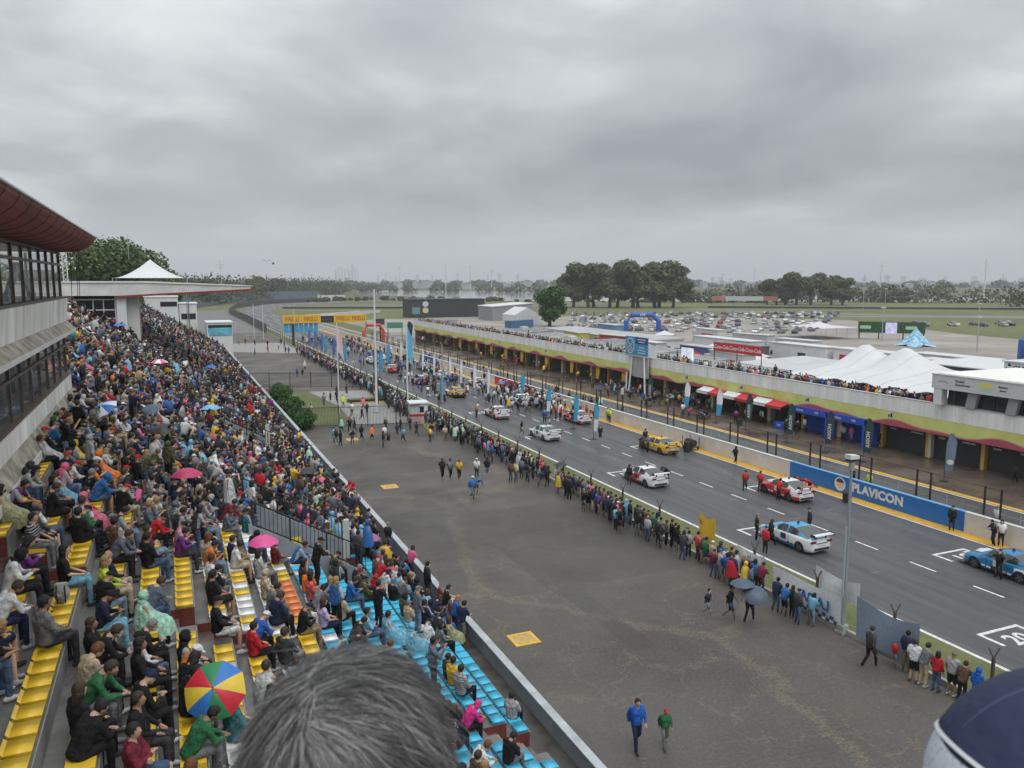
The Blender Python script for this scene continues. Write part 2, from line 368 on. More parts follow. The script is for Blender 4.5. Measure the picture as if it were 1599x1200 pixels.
# ---------------------------------------------------------------- grandstand
PITCH, RISE = .75, .45
def zs(k): return 8.62 - RISE*k                 # top of the step of row k
KF = 12                                         # front row
Y0, Y1 = 4., 172.
AISLES = [(18.9,20.0),(34.6,35.8),(47.5,48.7),(63,64.2),(80,81.2),(98,99.2),(116,117.2),(134,135.2),(152,153.2)]
VOMS = [(29.3,33.2,2.55,6.3),(52.5,55.6,1.8,5.6),(100.5,104.5,-3.2,1.6)]    # y0,y1,x0,x1 of the stair openings
def kmin(y): return -5 if y < 40 else -11
stand = thing('grandstand', 'long stepped concrete grandstand packed with spectators beside the apron', 'grandstand')
def cut(segs, a, b):
    o = []
    for s,e in segs:
        if b <= s or a >= e: o.append((s,e)); continue
        if s < a: o.append((s,a))
        if b < e: o.append((b,e))
    return o
SEGS = {}
for k in range(-11, KF+1):
    segs = [(Y0 if k >= -5 else 40., Y1)]
    xf = .75*k+.24; xb = .75*k-.51
    for a,b in AISLES: segs = cut(segs, a, b)
    for (a,b,x0,x1) in VOMS:
        if xf > x0 and xb < x1: segs = cut(segs, a, b)
    if k < -3: segs = cut(segs, 86.5, 95.5)
    SEGS[k] = segs
    rm_ = mat('riser_concrete',(.24,.245,.245),.6,var=.3,vscale=1.0,rvar=.2)
    for a,b in segs:
        MB().box(xb, xf, a, b, zs(k)-1.0, zs(k)).build('step', concrete_wet, stand)
        MB().box(xf+.002, xf+.02, a+.01, b-.01, zs(k)-.448, zs(k)-.006).build('riser_face', rm_, stand)
        for y,s in ((a,-1),(b,1)):
            if 5 < y < 60: MB().box(xb+.02, xf-.004, y-.006, y+.006, zs(k)-.5, zs(k)+.002).build('bench_end', maroon, stand)
    am_ = mat('aisle_paint',(.12,.085,.078),.4,var=.5,vscale=1.4,rvar=.3)
    for a,b in AISLES:                             # aisle half steps
        if k < kmin(a): continue
        if any(not(b<=v[0] or a>=v[1]) and xf>v[2] and xb<v[3] for v in VOMS): continue
        MB().prism([(xb,zs(k)-1.0),(xf,zs(k)-1.0),(xf,zs(k)-.452),(xb+.40,zs(k)-.452),(xb+.40,zs(k)-.225),(xb,zs(k)-.225)], a, b, 'y').build('aisle_stair', am_, stand)
# gutter walk, parapet
MB().box(9.25,10.19,Y0,Y1,1.2,2.6).build('gutter_walk', mat('gutter_dark',(.055,.048,.04),.6,var=.5,vscale=2.2,rvar=.3), stand)
y = Y0
pw = thing('parapet_wall', 'long low grey concrete parapet wall along the front of the grandstand', 'wall')
while y < Y1-1:
    MB().box(10.2,10.42,y,min(y+5.98,Y1),-.1,3.16).build('wall_panel', wall_grey, pw)
    MB().box(10.17,10.45,y,min(y+5.98,Y1),3.162,3.22).build('coping', mat('coping_pale',(.36,.39,.41),.6,var=.2,vscale=2), pw)
    y += 6
# fill under stand (front face towards track is the parapet; back and end walls)
MB().prism([(-8.7,0),(10.1,0),(10.1,2.5),(9.4,2.55),(-8.7,13.2)], Y1, Y1+.3).build('end_wall', concrete, stand)
MB().prism([(-8.9,0),(-8.7,0),(-8.7,13.6),(-8.9,13.6)], 40, Y1).build('back_wall', concrete, stand)
# vomitories: sunken passages with side walls and railings
for vi,(a,b,x0,x1) in enumerate(VOMS):
    fl = zs((x1+.27)/.75)-.05
    zt = lambda x: zs((x-.24)/.75)+.38
    for yy,s in ((b,1),(a,-1)):
        prof = [(x0-.1,fl-.2),(x1+.25,fl-.2),(x1+.25,zt(x1)-.05),(x0-.1,zt(x0)+.05)]
        MB().prism(prof, yy-.14 if s>0 else yy, yy if s>0 else yy+.14).build('passage_wall', wall_grey, stand)
        rl = MB(); 
        za = lambda x: zt(x)+.0
        ym = yy-.07 if s>0 else yy+.07
        for h in (.95,.12): rl.bar((x0-.1,ym,za(x0)+h),(x1+.25,ym,za(x1)+h-.05),.045)
        n = int((x1-x0)/.13)
        for i in range(n+1):
            x = x0-.1+(x1-x0+.35)*i/n; w = .06 if i % 9 == 0 else .02
            rl.bar((x,ym,za(x)-.3 if i%9==0 else za(x)+.1),(x,ym,za(x)+.95),w)
        rl.build('railing', steel_dk, stand)
    MB().box(x0-.24,x0-.1,a,b,fl-.2,zt(x0)+.1).build('passage_end_wall', wall_grey, stand)
    MB().box(x0-.1,x1+.2,a+.14,b-.14,fl-.4,fl).build('passage_floor', concrete_wet, stand)
    MB().box(x1+.12,x1+.4,b-.16,b+.06,fl,zt(x1)+.95).build('end_post', mat('post_pale',(.42,.44,.43),.7,var=.15,vscale=2), stand)
t = thing('notice_board','small square yellow notice fixed on the grey stair passage wall','sign',(4.45,33.055,5.6))
MB().box(-.21,.21,-.02,0,-.24,.24).build('panel', mat('notice_yellow',(.72,.60,.03),.5,var=.05), t)
MB().box(-.17,.17,-.024,-.021,.08,.12).box(-.15,.15,-.024,-.021,-.02,.0).box(-.16,.16,-.024,-.021,-.12,-.1).build('print', mat('notice_ink',(.35,.28,.03),.6), t)

# seats: shells bolted on the steps, parts of the stand
def seat_shell(lo=False):
    b = MB()
    if lo: return b.box(-.19,.19,-.21,.21,0,.075)
    def fn(u,v):
        x = -.2+.4*u; y = -.205+.41*v
        e = max(abs(2*u-1), abs(2*v-1)); z = .085 - .03*(1-e**4)
        if u < .12: z = .135
        if e > .97: z -= .02
        return (x,y,z)
    b.grid(fn, 8, 6)
    ring = [(-.19,-.19),(.19,-.19),(.19,.19),(-.19,.19)]
    b.prism(ring, 0, .07, 'z')
    return b
seat_m = objcol('seat_plastic', .34, .5, .03, 1.2)
seat_hi = seat_shell().mesh('seat', seat_m, True); seat_lo = seat_shell(True).mesh('seat_far', seat_m)
YEL, WHI, BLU, ORA = (.72,.47,.03,1), (.74,.75,.73,1), (.055,.42,.62,1), (.72,.20,.05,1)
def seat_colour(k, y):
    r = random.random()
    if k <= 0: return YEL if r < .985 else WHI
    if k == 1: return YEL if r < .62 else WHI
    if k == 2: return YEL if r < .5 else WHI
    if k <= 4:
        if k == 4 and 22.5 < y < 25.5: return ORA
        return WHI if r < .78 else (YEL if r < .93 else BLU)
    if k == 5: return BLU if r < .35 else WHI
    return BLU
SEAT_POS = []
for k in range(-5, KF+1):
    for a,b in SEGS[k]:
        n = int((b-a)/.5)
        for i in range(n):
            y = a+.25+i*.5
            if y > 78 or y < 7: continue
            SEAT_POS.append((k, y, seat_colour(k,y)))
# ---------------------------------------------------------------- press tower on the left
tw = thing('press_tower', 'weathered concrete press tower with brown window frames and a curved red roof', 'tower')
stain = mat('stained_concrete', (.60,.585,.545), .8, var=.18, vscale=1.1, bump=.15, bscale=12, stretch=(1,1,.25), col2=(.74,.74,.725))
moss = mat('mossy_ledge', (.26,.22,.13), .9, var=.5, vscale=1.6, bump=.3, bscale=12, col2=(.30,.29,.25))
frame_m = mat('brown_steel_frame', (.085,.065,.048), .55, var=.3, vscale=3)
XF, YA, YB, XR = -4.0, 4., 39.2, -9.0
def hprof(poly, name, m, y0=YA, y1=YB, smooth=False): return MB().prism(poly, y0, y1, 'y').build(name, m, tw, smooth=smooth)
hprof([(XR,11.1),(XF+.28,11.1),(XF+.28,11.36),(XR,11.36)], 'floor_slab', white_dirty)
hprof([(XF-.35,11.365),(XF+.25,11.365),(XF-.0,11.86),(XF-.35,11.86)], 'ledge', moss)
hprof([(XF-.22,11.865),(XF+.02,11.865),(XF+.02,12.52),(XF-.22,12.52)], 'parapet', stain)
hprof([(XF-.3,12.523),(XF+.05,12.523),(XF+.05,12.60),(XF-.3,12.60)], 'sill', frame_m)
hprof([(XR,14.32),(XF+.34,14.32),(XF+.34,14.47),(XR,14.47)], 'floor_slab', white_dirty)
hprof([(XF-.4,14.475),(XF+.32,14.475),(XF+.02,14.78),(XF-.4,14.78)], 'ledge', moss)
hprof([(XF-.2,14.785),(XF+.02,14.785),(XF+.1,15.74),(XF-.14,15.74)], 'parapet', stain)
hprof([(XF-.25,15.743),(XF+.06,15.743),(XF+.06,15.83),(XF-.25,15.83)], 'sill', frame_m)
def glazing(x, z0, z1, zt, pitch=1.9):
    y = YA+.4
    while y < YB:
        MB().box(x-.05,x+.05,y-.045,y+.045,z0,z1).build('mullion', frame_m, tw)
        if y+pitch < YB:
            MB().box(x-.012,x+.012,y+.05,y+pitch-.05,z0+.02,zt-.05).build('pane', glass_th, tw)
            MB().box(x-.012,x+.012,y+.05,y+pitch-.05,zt+.05,z1-.02).build('pane', glass_th, tw)
        y += pitch
    MB().box(x-.045,x+.06,YA,YB,zt-.045,zt+.045).build('transom', frame_m, tw)
    MB().box(x-.05,x+.05,YA,YB,z1-.08,z1).build('head_rail', frame_m, tw)
glazing(XF-.1, 12.60, 14.32, 13.75); glazing(XF-.1, 15.83, 17.66, 17.15)
glazing(XR+.1, 15.83, 17.66, 17.15, 3.8)
MB().box(XR,XR+.2,YA,YB,11.36,15.83).build('rear_wall', stain, tw)
for z0,z1 in ((12.60,14.32),(15.83,17.66)):          # end face glazing
    x = XF-.15
    while x > XR:
        MB().box(x-.05,x+.05,YB-.1,YB,z0,z1).build('mullion', frame_m, tw)
        if x-1.2 > XR: MB().box(x-1.15,x-.05,YB-.06,YB-.04,z0+.03,z1-.03).build('pane', glass_th, tw)
        x -= 1.2
MB().box(XR,XF-.23,YB-.2,YB-.002,11.87,12.6).build('end_parapet', stain, tw)
MB().box(XR,XF-.21,YB-.2,YB-.002,14.79,15.82).build('end_parapet', stain, tw)
for (y,dy) in ((24.5,2.6),(31.2,2.9)):
    b = MB(); b.bar((XF-.9,y,15.9),(XF-.75,y+dy/2,17.0),.14,.3); b.bar((XF-.75,y+dy/2,17.0),(XF-.5,y+dy,15.9),.14,.3)
    b.build('inner_brace', mat('brace_grey',(.40,.41,.41),.6,var=.2), tw)
MB().box(XF-1.4,XF-.9,27.4,29.0,15.85,17.3).build('inner_cupboard', mat('dark_wood',(.05,.035,.025),.6,var=.3), tw)
MB().box(XR+.3,XF-.6,YA,YB-.3,12.45,12.52).build('inner_floor', mat('inner_floor',(.16,.15,.14),.7,var=.2), tw)
for i in range(9):
    MB().box(XF-1.5,XF-1.1,16+i*2.4,16.9+i*2.4,12.55,13.5).build('inner_desk', mat('desk_grey',(.12,.12,.13),.6,var=.2), tw)
# red hull shaped roof
roofp = [(-9.6,18.25),(-2.66,18.29),(-2.68,18.20),(-2.80,18.02),(-3.0,17.86),(-3.25,17.74),(-3.6,17.68),(-4.2,17.665),(-9.4,17.70)]
hprof(roofp, 'roof', mat('roof_red', (.17,.028,.020), .6, var=.35, vscale=1.4, bump=.08, bscale=10, stretch=(1,.2,1)), YA, 38.8)
for yy in np.arange(YA+1,38.6,1.6):
    sm=MB()
    for p,q in zip(roofp[1:-1],roofp[2:]): sm.bar((p[0]+.004,yy,p[1]-.004),(q[0],yy,q[1]-.006),.035,.012)
    sm.build('roof_seam', mat('seam_dark_red',(.10,.018,.014),.6), tw)
hprof([(-2.74,18.292),(-2.60,18.292),(-2.60,18.33),(-2.74,18.33)], 'roof_gutter', mat('gutter_white',(.5,.5,.5),.5,var=.1), YA, 38.8)
lw = MB()
for (x,y) in ((-3.2,37.2),(-3.35,38.1),(-3.6,38.4)):
    lw.tube([(x,y,17.75),(x-.05,y+.05,16.2),(x-.1,y+.1,14.9),(x-.35,y+.2,14.6)], .012, 4)
lw.build('loose_cable', black, tw)
lw = MB(); lw.tube([(-2.7,38.7,18.3),(-3.2,60,17.7),(-3.6,87,17.2)], .02, 4); o = lw.build('overhead_cable', black); tag(o,'thin black cable sagging from the red roof to the white canopy','cable')
# ---------------------------------------------------------------- white canopy building astride the stand
cb = thing('canopy_building', 'white pavilion with long cantilevered flat roof astride the grandstand', 'building', (0,88,0))
MB().prism([(-26,15.05),(-4.4,15.0),(8.1,15.62),(8.1,15.86),(-2,16.25),(-26,16.25)], -1.0, 9, 'y').build('roof', white_dirty, cb)
MB().prism([(-26,16.252),(-2,16.252),(8.3,15.862),(8.3,15.94),(-2,16.40),(-26,16.40)], -1.1, 9.1, 'y').build('roof_edge', white_p, cb)
MB().prism([(-4.45,14.80),(8.2,15.46),(8.2,15.615),(-4.45,14.995)], -1.06, 9.06, 'y').build('red_fascia', mat('fascia_red',(.24,.03,.03),.5,var=.15), cb)
MB().box(-4.5,-3.65,-.6,.3,8,14.82).build('pillar', white_p, cb)
MB().box(-3.64,-2.55,.3,5.5,8,14.9).build('side_wall', mat('pavilion_shade_wall',(.55,.55,.52),.7,var=.1,vscale=.6), cb)
MB().box(-26,-4.7,.1,.3,9,11.9).build('front_wall', white_dirty, cb)
MB().box(-26,-8.3,.0,.3,11.9,15.04).build('front_wall', white_dirty, cb)
MB().box(-4.72,-4.52,-.1,.3,9,15.0).build('corner_post', white_p, cb)
for zz in (12.0,12.75,13.6,14.62): MB().box(-8.3,-4.7,-.02,.08,zz-.06,zz+.06).build('window_rail', white_p, cb)
for xx in (-8.25,-6.6,-5.7): MB().box(xx-.05,xx+.05,-.03,.09,12,14.62).build('window_post', white_p, cb)
for i,(xa,xb_) in enumerate(((-8.2,-6.65),(-6.55,-5.75),(-5.65,-4.75))):
    for za,zb in ((12.07,12.68),(12.82,13.53),(13.67,14.55)): MB().box(xa,xb_,.1,.13,za,zb).build('window_pane', glass_dk, cb)
MB().box(-8.3,-4.7,.5,5,9,15).build('dark_room', mat('room_dark',(.03,.03,.032),.8), cb)
MB().box(-14,-13,2,2.6,16.4,17.3).box(-12.6,-10.4,2,3.6,16.4,17.5).build('roof_box', mat('roof_box_brown',(.16,.13,.10),.8,var=.2), cb)
lt = MB()
for i in range(8):
    z = 16.4+i*.42
    lt.bar((-9.2,2,z),(-8.8,2,z+.42),.03); lt.bar((-8.8,2,z),(-9.2,2,z+.42),.03)
for x in (-9.2,-8.8): lt.bar((x,2,16.4),(x,2,19.8),.05)
tag(lt.build('lattice_mast', white_p, None, (0,88,0)),'short white lattice mast standing on the pavilion roof','mast')
b = MB(); b.tube([(5.6,92,15.9),(5.5,92,18.6)],.03,5); b.bar((5.1,92,18.2),(5.9,92,18.1),.03); b.bar((5.25,92,17.9),(5.8,92,17.85),.03)
tag(b.build('roof_aerial', galv),'thin aerial pole at the tip of the white canopy roof','aerial')
b = MB(); b.tube([(-2.9,80,18.3),(-2.9,80,20.6)],.025,5); tag(b.build('roof_whip_aerial', galv),'thin whip aerial rising beyond the red roof edge','aerial')
# peaked tent seen over the canopy roof
tt = thing('peaked_tent','white peaked marquee tent rising behind the flat canopy roof','tent',(-1.5,102,0))
def peak(cx, cy, w, d, z0, z1, pw=1.9):
    def fn(u,v):
        x = (u-.5)*2; y = (v-.5)*2; r = max(abs(x),abs(y))*.55+math.hypot(x,y)*.45
        r = min(1,r); return (cx+x*w/2, cy+y*d/2, z0+(z1-z0)*(1-r)**pw)
    return fn
MB().grid(peak(0,0,7.8,7.8,16.75,18.9,1.6),16,16).build('canopy', tent_white, tt, smooth=True)
for sx in (-1,1):
    for sy in (-1,1): MB().tube([(sx*3.8,sy*3.8,11),(sx*3.8,sy*3.8,16.8)],.06,6).build('leg', galv, tt)
# low white kiosks past the stand
def simple_house(name, label, x0,x1,y0,y1,z0,z1, wm, win=None, roof=None, cat='building'):
    t = thing(name,label,cat,((x0+x1)/2,y0,z0)); cx=(x0+x1)/2
    MB().box(x0-cx,x1-cx,0,y1-y0,0,z1-z0).build('wall', wm, t)
    MB().box(x0-cx-.15,x1-cx+.15,-.15,y1-y0+.15,z1-z0+.003,z1-z0+.2).build('roof', roof or white_p, t)
    for (a,b,c,d) in (win or []): MB().box(a-cx,b-cx,-.04,-.003,c-z0,d-z0).build('window', glass_dk, t)
    return t
simple_house('white_block','white two storey block with dark strip window past the stand end',-4.2,2.2,180,190,0,13,white_p,[(-1.2,2.0,11.1,12.1)])
simple_house('white_annex','plain white annex with dark doorway beside the white block',2.35,5.8,180,188,0,11.6,white_dirty,[(2.7,5.5,8.4,9.6)])
simple_house('stall_cabin','flat white cabin with sky blue shop front beyond the stand',7.4,12.4,176,184,0,7.7,white_p,[(7.6,12.3,5.6,7.3)])
t = thing('shop_banner','sky blue painted banner across the far cabin front','banner',(9.95,175.92,6.0))
MB().box(-2.3,2.3,-.03,0,-.9,.7).build('cloth', mat('sky_cloth',(.12,.42,.55),.6,var=.4,vscale=.9), t)
# ---------------------------------------------------------------- pit building
pit = thing('pit_building', 'long low pit building with yellow green fascia and open garages', 'building')
PY0, PY1, XFA, XDO = 26., 214., 63.0, 65.3
BAY = 5.4; BY0 = 46.2-BAY*3
band_m = mat('fascia_yellow_green', (.62,.59,.16), .6, var=.14, vscale=.35, col2=(.57,.62,.22))
para_m = mat('parapet_concrete', (.74,.74,.72), .8, var=.16, vscale=.9, stretch=(1,1.2,.12))
pink_m = mat('fascia_pink', (.40,.07,.10), .55, var=.12, vscale=.5)
wave = lambda y: 3.02+.20*math.sin(y*.62)+.12*math.sin(y*1.17+1)
y = PY0
while y < PY1-.1:
    ye = min(y+10.8, PY1)
    MB().box(XFA,XFA+.25,y,ye-.02,4.12,5.48).build('parapet_panel', para_m, pit)
    MB().box(XFA-.04,XFA+.3,y,ye-.01,5.483,5.56).build('coping', concrete_lt, pit)
    MB().box(XFA+.02,XFA+.25,y,ye-.01,2.75,4.115).build('fascia_panel', band_m, pit)
    n = int((ye-y)/.3); vs=[]; fs=[]; vs2=[]; fs2=[]
    for i in range(n+1):
        yy = y+(ye-y)*i/n; vs += [(XFA+.012,yy,2.72),(XFA+.012,yy,wave(yy))]; vs2 += [(XFA+.006,yy,wave(yy)-.02),(XFA+.006,yy,wave(yy)+.09)]
    fs = [(2*i,2*i+2,2*i+3,2*i+1) for i in range(n)]
    MB().add(vs,fs).build('wave_panel', pink_m, pit); MB().add(vs2,fs).build('wave_border', mat('wave_pale',(.52,.24,.20),.6,var=.1), pit)
    y = ye
MB().box(XFA+.26,76,PY0,PY1,4.3,4.5).build('roof_deck', mat('roof_deck_grey',(.25,.25,.245),.7,var=.2,vscale=.3,rvar=.2), pit)
MB().box(XFA+.26,XDO+.1,PY0,PY1,2.9,2.98).build('soffit', white_dirty, pit)
MB().box(75.8,76,PY0,PY1,0,4.3).build('rear_wall', concrete, pit)
MB().box(XFA+.25,76,PY0-.2,PY0,0,5.4).build('end_wall', concrete, pit); MB().box(XFA+.25,76,PY1,PY1+.2,0,5.4).build('end_wall', concrete, pit)
MB().box(XDO+.1,75.7,PY0,PY1,.008,.02).build('garage_floor', mat('garage_floor',(.13,.13,.13),.4,var=.2), pit)
MB().box(XDO-.1,XDO+.1,PY0,PY1,2.55,2.9).build('lintel', mat('lintel_dark',(.10,.09,.085),.7,var=.2), pit)
shut_m = mat('shutter_charcoal', (.035,.038,.042), .45, var=.15, vscale=1.5)
pil_y = mat('pillar_yellow', (.60,.42,.10), .6, var=.15, vscale=1.5); pil_c = mat('pillar_cream', (.62,.58,.47), .7, var=.12, vscale=1.5)
i = 0; yb = BY0
while yb < PY1-1:
    if i % 2 == 0:
        MB().box(XDO-.45,XDO+.25,yb-.32,yb+.0,.004,2.9).build('pillar', pil_c, pit); MB().box(XDO-.40,XDO+.2,yb+.005,yb+.3,.004,2.9).build('pillar', pil_y, pit)
    else: MB().box(XDO-.35,XDO+.2,yb-.17,yb+.17,.004,2.9).build('pillar', pil_y, pit)
    MB().box(XDO+.3,75.7,yb-.08,yb+.08,.02,4.29).build('partition', mat('garage_wall',(.34,.34,.33),.7,var=.1), pit)
    if 28 < yb < 57 or 84 < yb < 95:                # closed roller shutters
        z0 = .02 if yb < 60 else 1.1
        sh = MB(); zz = z0
        while zz < 2.52: sh.box(XDO-.03+.012*(int(zz*10)%2),XDO+.06,yb+.32,yb+BAY-.34,zz,zz+.094); zz += .1
        so = sh.build('shutter', shut_m, pit)
        if yb < 60:
            pr = MB()
            for dy,dz,w in ((BAY-1.0,2.3,.8),(BAY-1.1,2.0,.7),(1.6,2.02,1.3)):
                pr.box(XDO-.05,XDO-.04,yb+dy-w/2,yb+dy+w/2-.12,dz-.07,dz+.07); pr.box(XDO-.05,XDO-.04,yb+dy+w/2-.08,yb+dy+w/2,dz-.1,dz+.1)
            pr.build('shutter_print', white_p, pit)
    else:
        MB().box(69,69.1,yb+.1,yb+BAY-.1,.02,2.9).build('garage_screen', mat(['screen_blue','screen_red','screen_grey','screen_dark'][i%4],[(.03,.09,.22),(.25,.03,.03),(.2,.2,.21),(.05,.05,.06)][i%4],.6,var=.2), pit)
        MB().box(66.6,67.3,yb+.8,yb+1.9,.02,1.0).build('tool_cabinet', mat('cabinet_red',(.3,.03,.03),.4), pit)
        MB().box(67.5,68.3,yb+3.2,yb+4.4,.02,.9).build('work_bench', steel_dk, pit)
    i += 1; yb += BAY
# bay number boards on the fascia
for j,yy in enumerate((54.4,65.2,76.0,87,130,152)):
    o = MB().box(-.01,.01,-.32,.32,-.28,.28).build('number_board', white_dirty, pit, (XFA-.0,yy,3.72))
    MB().box(-.016,-.011,-.24,-.02,-.2,.2).box(-.016,-.011,.05,.24,-.2,.05).build('number_print', steel_dk, o)
# awnings over the garages
def awning(y0, y1, cols, lab, names):
    t = thing('garage_awning', lab, 'awning', (XFA-.02,(y0+y1)/2,2.95), 0, 'garage awnings')
    n = len(cols); w = (y1-y0)/n; ym=(y0+y1)/2
    for i,c in enumerate(cols):
        a = y0-ym+w*i
        MB().grid(lambda u,v: (-.05-1.15*u, a+.01+(w-.02)*v, .05-.42*u-.05*math.sin(math.pi*u)), 4, 2).add([(-1.2,a+.01,-.37),(-1.2,a+w-.01,-.37),(-1.2,a+w-.01,-.68),(-1.2,a+.01,-.68)],[(0,1,2,3)]).build('fabric_panel', c, t)
    MB().bar((-1.2,y0-ym,-.36),(-1.2,y1-ym,-.36),.05).build('front_bar', galv, t)
    for yy in (y0-ym+.1, y1-ym-.1): MB().bar((0,yy,-.3),(-1.2,yy,-.37),.04).build('arm', galv, t)
    for s,yy,sz,m in names: lettering(s, sz, (-1.215,yy-ym,-.53), R(-90), m, t, .003, .004)
    return t
awn_r = fabric('awning_red',(.55,.03,.035)); awn_w = fabric('awning_white',(.66,.66,.67)); awn_b = fabric('awning_blue',(.02,.07,.42))
awning(67.8,73.0,[awn_r,awn_w],'red and white garage awning beside the blue garage tent',[])
awning(73.2,78.4,[awn_r,awn_w],'red and white garage awning over two parked tyre trolleys',[])
awning(78.6,83.2,[awn_r,awn_w],'red and white garage awning nearest the blue stadium sign',[])
t = thing('garage_tent','blue garage tent with white lettering in front of two pit bays','tent',(63.8,62,0))
for a,b in ((-4.9,-.1),(.1,5.2)):
    MB().box(-1.2,-1.14,a,b,2.2,2.85).build('valance', awn_b, t); MB().box(-1.13,1.3,a,b,2.80,2.86).build('roof_panel', awn_b, t)
    lettering('YPF', .36, (-1.22,a+1.3,2.5), R(-90), white_p, t, .003,.006); lettering('INFINIA', .30, (-1.22,b-1.4,2.5), R(-90), white_p, t, .003,.004)
for yy in (-4.9,0,5.2): MB().box(-1.2,-.95,yy-.17,yy+.17,.01,2.2).build('leg', awn_b, t)
MB().box(1.2,1.3,-4.9,5.2,.02,2.8).build('back_sheet', awn_b, t)
t = thing('folding_table','small blue covered table with white lettering before the garages','table',(62.5,68.4,0))
MB().box(-.4,.4,-.8,.8,.72,.76).build('top', awn_b, t); MB().box(-.41,-.38,-.8,.8,.05,.72).build('cover', awn_b, t)
lettering('YPF',.4,(-.425,0,.42),R(-90),white_p,t,.003,.006)
# ---------------------------------------------------------------- pit wall with painted panels and fence
pwall = thing('pit_wall', 'long pale concrete pit wall with painted advertising panels beside the track', 'wall')
y = -20.
panels = [(34.8,50.9,'blue'),(102,117,'red'),(146.5,158,'blue2')]
cuts = sorted([-20]+[p for q in panels for p in q[:2]]+[330])
wm = {'blue':blue_p,'red':mat('coke_red',(.56,.02,.025),.45,var=.06),'blue2':mat('deep_blue',(.03,.12,.30),.5,var=.08)}
pale = mat('pit_wall_pale',(.56,.54,.51),.75,var=.13,vscale=.7)
for a,b in zip(cuts[:-1],cuts[1:]):
    mm = next((wm[q[2]] for q in panels if abs(q[0]-a)<.01), pale)
    yy = a
    while yy < b-.05:
        ye = min(yy+6, b); ye = b if b-ye < 1 else ye
        MB().box(47.64,47.95,yy+.006,ye-.006,-.02,1.32).build('wall_block', mm, pwall)
        yy = ye
    if mm is blue_p: MB().box(47.62,47.97,a+.01,b-.01,1.323,1.36).build('cap', mat('cap_light_blue',(.12,.32,.55),.5), pwall)
    else: MB().box(47.62,47.97,a+.01,b-.01,1.323,1.36).build('cap', concrete_lt, pwall)
# big rounded brand lettering on the blue panel, with its disc emblem
lettering('PLAVICON', .92, (47.632,41.9,.72), R(-90), white_p, pwall, .004, .04, name='wall_lettering', sx=1.05)
d = MB(); ring = [(math.cos(a)*.55,math.sin(a)*.55) for a in np.linspace(0,2*math.pi,28,endpoint=False)]
d.prism([(p[0]+45.42,p[1]+.70) for p in ring], 47.625, 47.638, 'x'); d.build('emblem_disc', white_p, pwall)
d = MB(); d.prism([(p[0]*.72+46.6,p[1]*.72+.68) for p in ring], 47.618, 47.6245, 'x'); d.build('emblem_ring', blue_p, pwall)
d = MB(); d.prism([(p[0]*.52+45.38,p[1]*.52+.64) for p in ring], 47.61, 47.6175, 'x'); d.build('emblem_face', mat('emblem_tan',(.62,.45,.33),.6), pwall)
d = MB(); d.prism([(math.cos(a)*.40+45.40,math.sin(a)*.40+.74) for a in np.linspace(.2,math.pi-.2,12)], 47.603, 47.6095, 'x'); d.build('emblem_hair', mat('emblem_dark',(.06,.045,.04),.6), pwall)
for yy in (113.6,105.6): lettering('Coca-Cola', .78, (47.632,yy,.68), R(-90), white_p, pwall, .004, .02, .35, name='wall_lettering')
lettering('axion', .8, (47.632,152,.68), R(-90), white_p, pwall, .004, .02, name='wall_lettering')
# debris fence: pairs of posts behind the wall
fe = thing('pit_wall_fence', 'dark paired fence posts with top rail behind the pit wall', 'fence')
y = 22.75
post_me = MB().box(-.05,.05,-.05,.05,0,3.15).mesh('post', steel_dk)
while y < 205:
    for dy in (0,1.12): link('post', post_me, fe, (48.6,y+dy,0))
    MB().box(48.58,48.62,y+1.17,y+5.1,3.06,3.10).build('rail', rust, fe); MB().box(48.58,48.62,y+.06,y+1.06,3.06,3.11).build('rail', rust, fe)
    MB().bar((48.6,y+1.4,1.55),(48.6,y+5.2,1.55),.02).build('wire', galv, fe)
    for q in (2.4,3.6): MB().box(48.3,48.34,y+q,y+q+.04,1.36,1.9).build('picket', galv, fe)
    y += 5.16
# upper storey box at the near end
bx = thing('control_room', 'white upper storey control room with dark window strip above the pits', 'building', (62.3,0,5.56))
fas = mat('control_fascia', (.52,.54,.54), .6, var=.05, vscale=.5)
MB().box(0,11,24,49.6,1.45,2.65).build('fascia', fas, bx)
MB().box(.3,10.7,24.2,49.3,2.653,2.80).build('roof', mat('roof_cream',(.72,.71,.66),.6,var=.08,vscale=.4), bx)
MB().box(-.05,.25,24,49.65,2.655,2.75).build('roof_rim', concrete_lt, bx)
MB().box(.05,.8,48.6,49.4,.0,1.45).build('corner_pier', white_p, bx)
MB().box(.9,1.0,24,48.6,.05,1.45).build('window_strip', glass_dk, bx)
for yy in (46.6,43.0,39.4,35.8): MB().prism([(yy,.02),(yy-.85,.02),(yy-1.15,1.44),(yy-.25,1.44)], .45, .85, 'x').build('slanted_pier', mat('pier_grey',(.30,.32,.33),.7,var=.08), bx)
for yy in np.arange(25,48,1.2): MB().box(.84,.89,yy,yy+.05,.05,1.45).build('window_bar', steel_dk, bx)
for s,yy,zz,sz in (('Ciudad',46.9,2.28,.30),('Autodromo',46.6,1.98,.30),('Buenos',43.0,2.25,.26),('Aires',43.0,1.95,.26)): lettering(s,sz,(-.012,yy,zz),R(-90),steel_dk,bx,.003,.006)
MB().box(-.012,-.004,43.9,45.1,2.0,2.42).build('logo_block', mat('logo_yellow',(.62,.58,.18),.5), bx)
MB().box(-.012,-.004,43.9,45.1,1.72,1.95).build('logo_block', mat('logo_mint',(.42,.56,.52),.5), bx)
a_ = MB()
for i in range(10):
    th = math.pi*i/10; th2 = math.pi*(i+1)/10
    a_.bar((-.008,48.5+.45*math.cos(th),1.95+.2*math.sin(th)),(-.008,48.5+.45*math.cos(th2),1.95+.2*math.sin(th2)),.01,.03)
a_.build('logo_arc', steel_dk, bx)
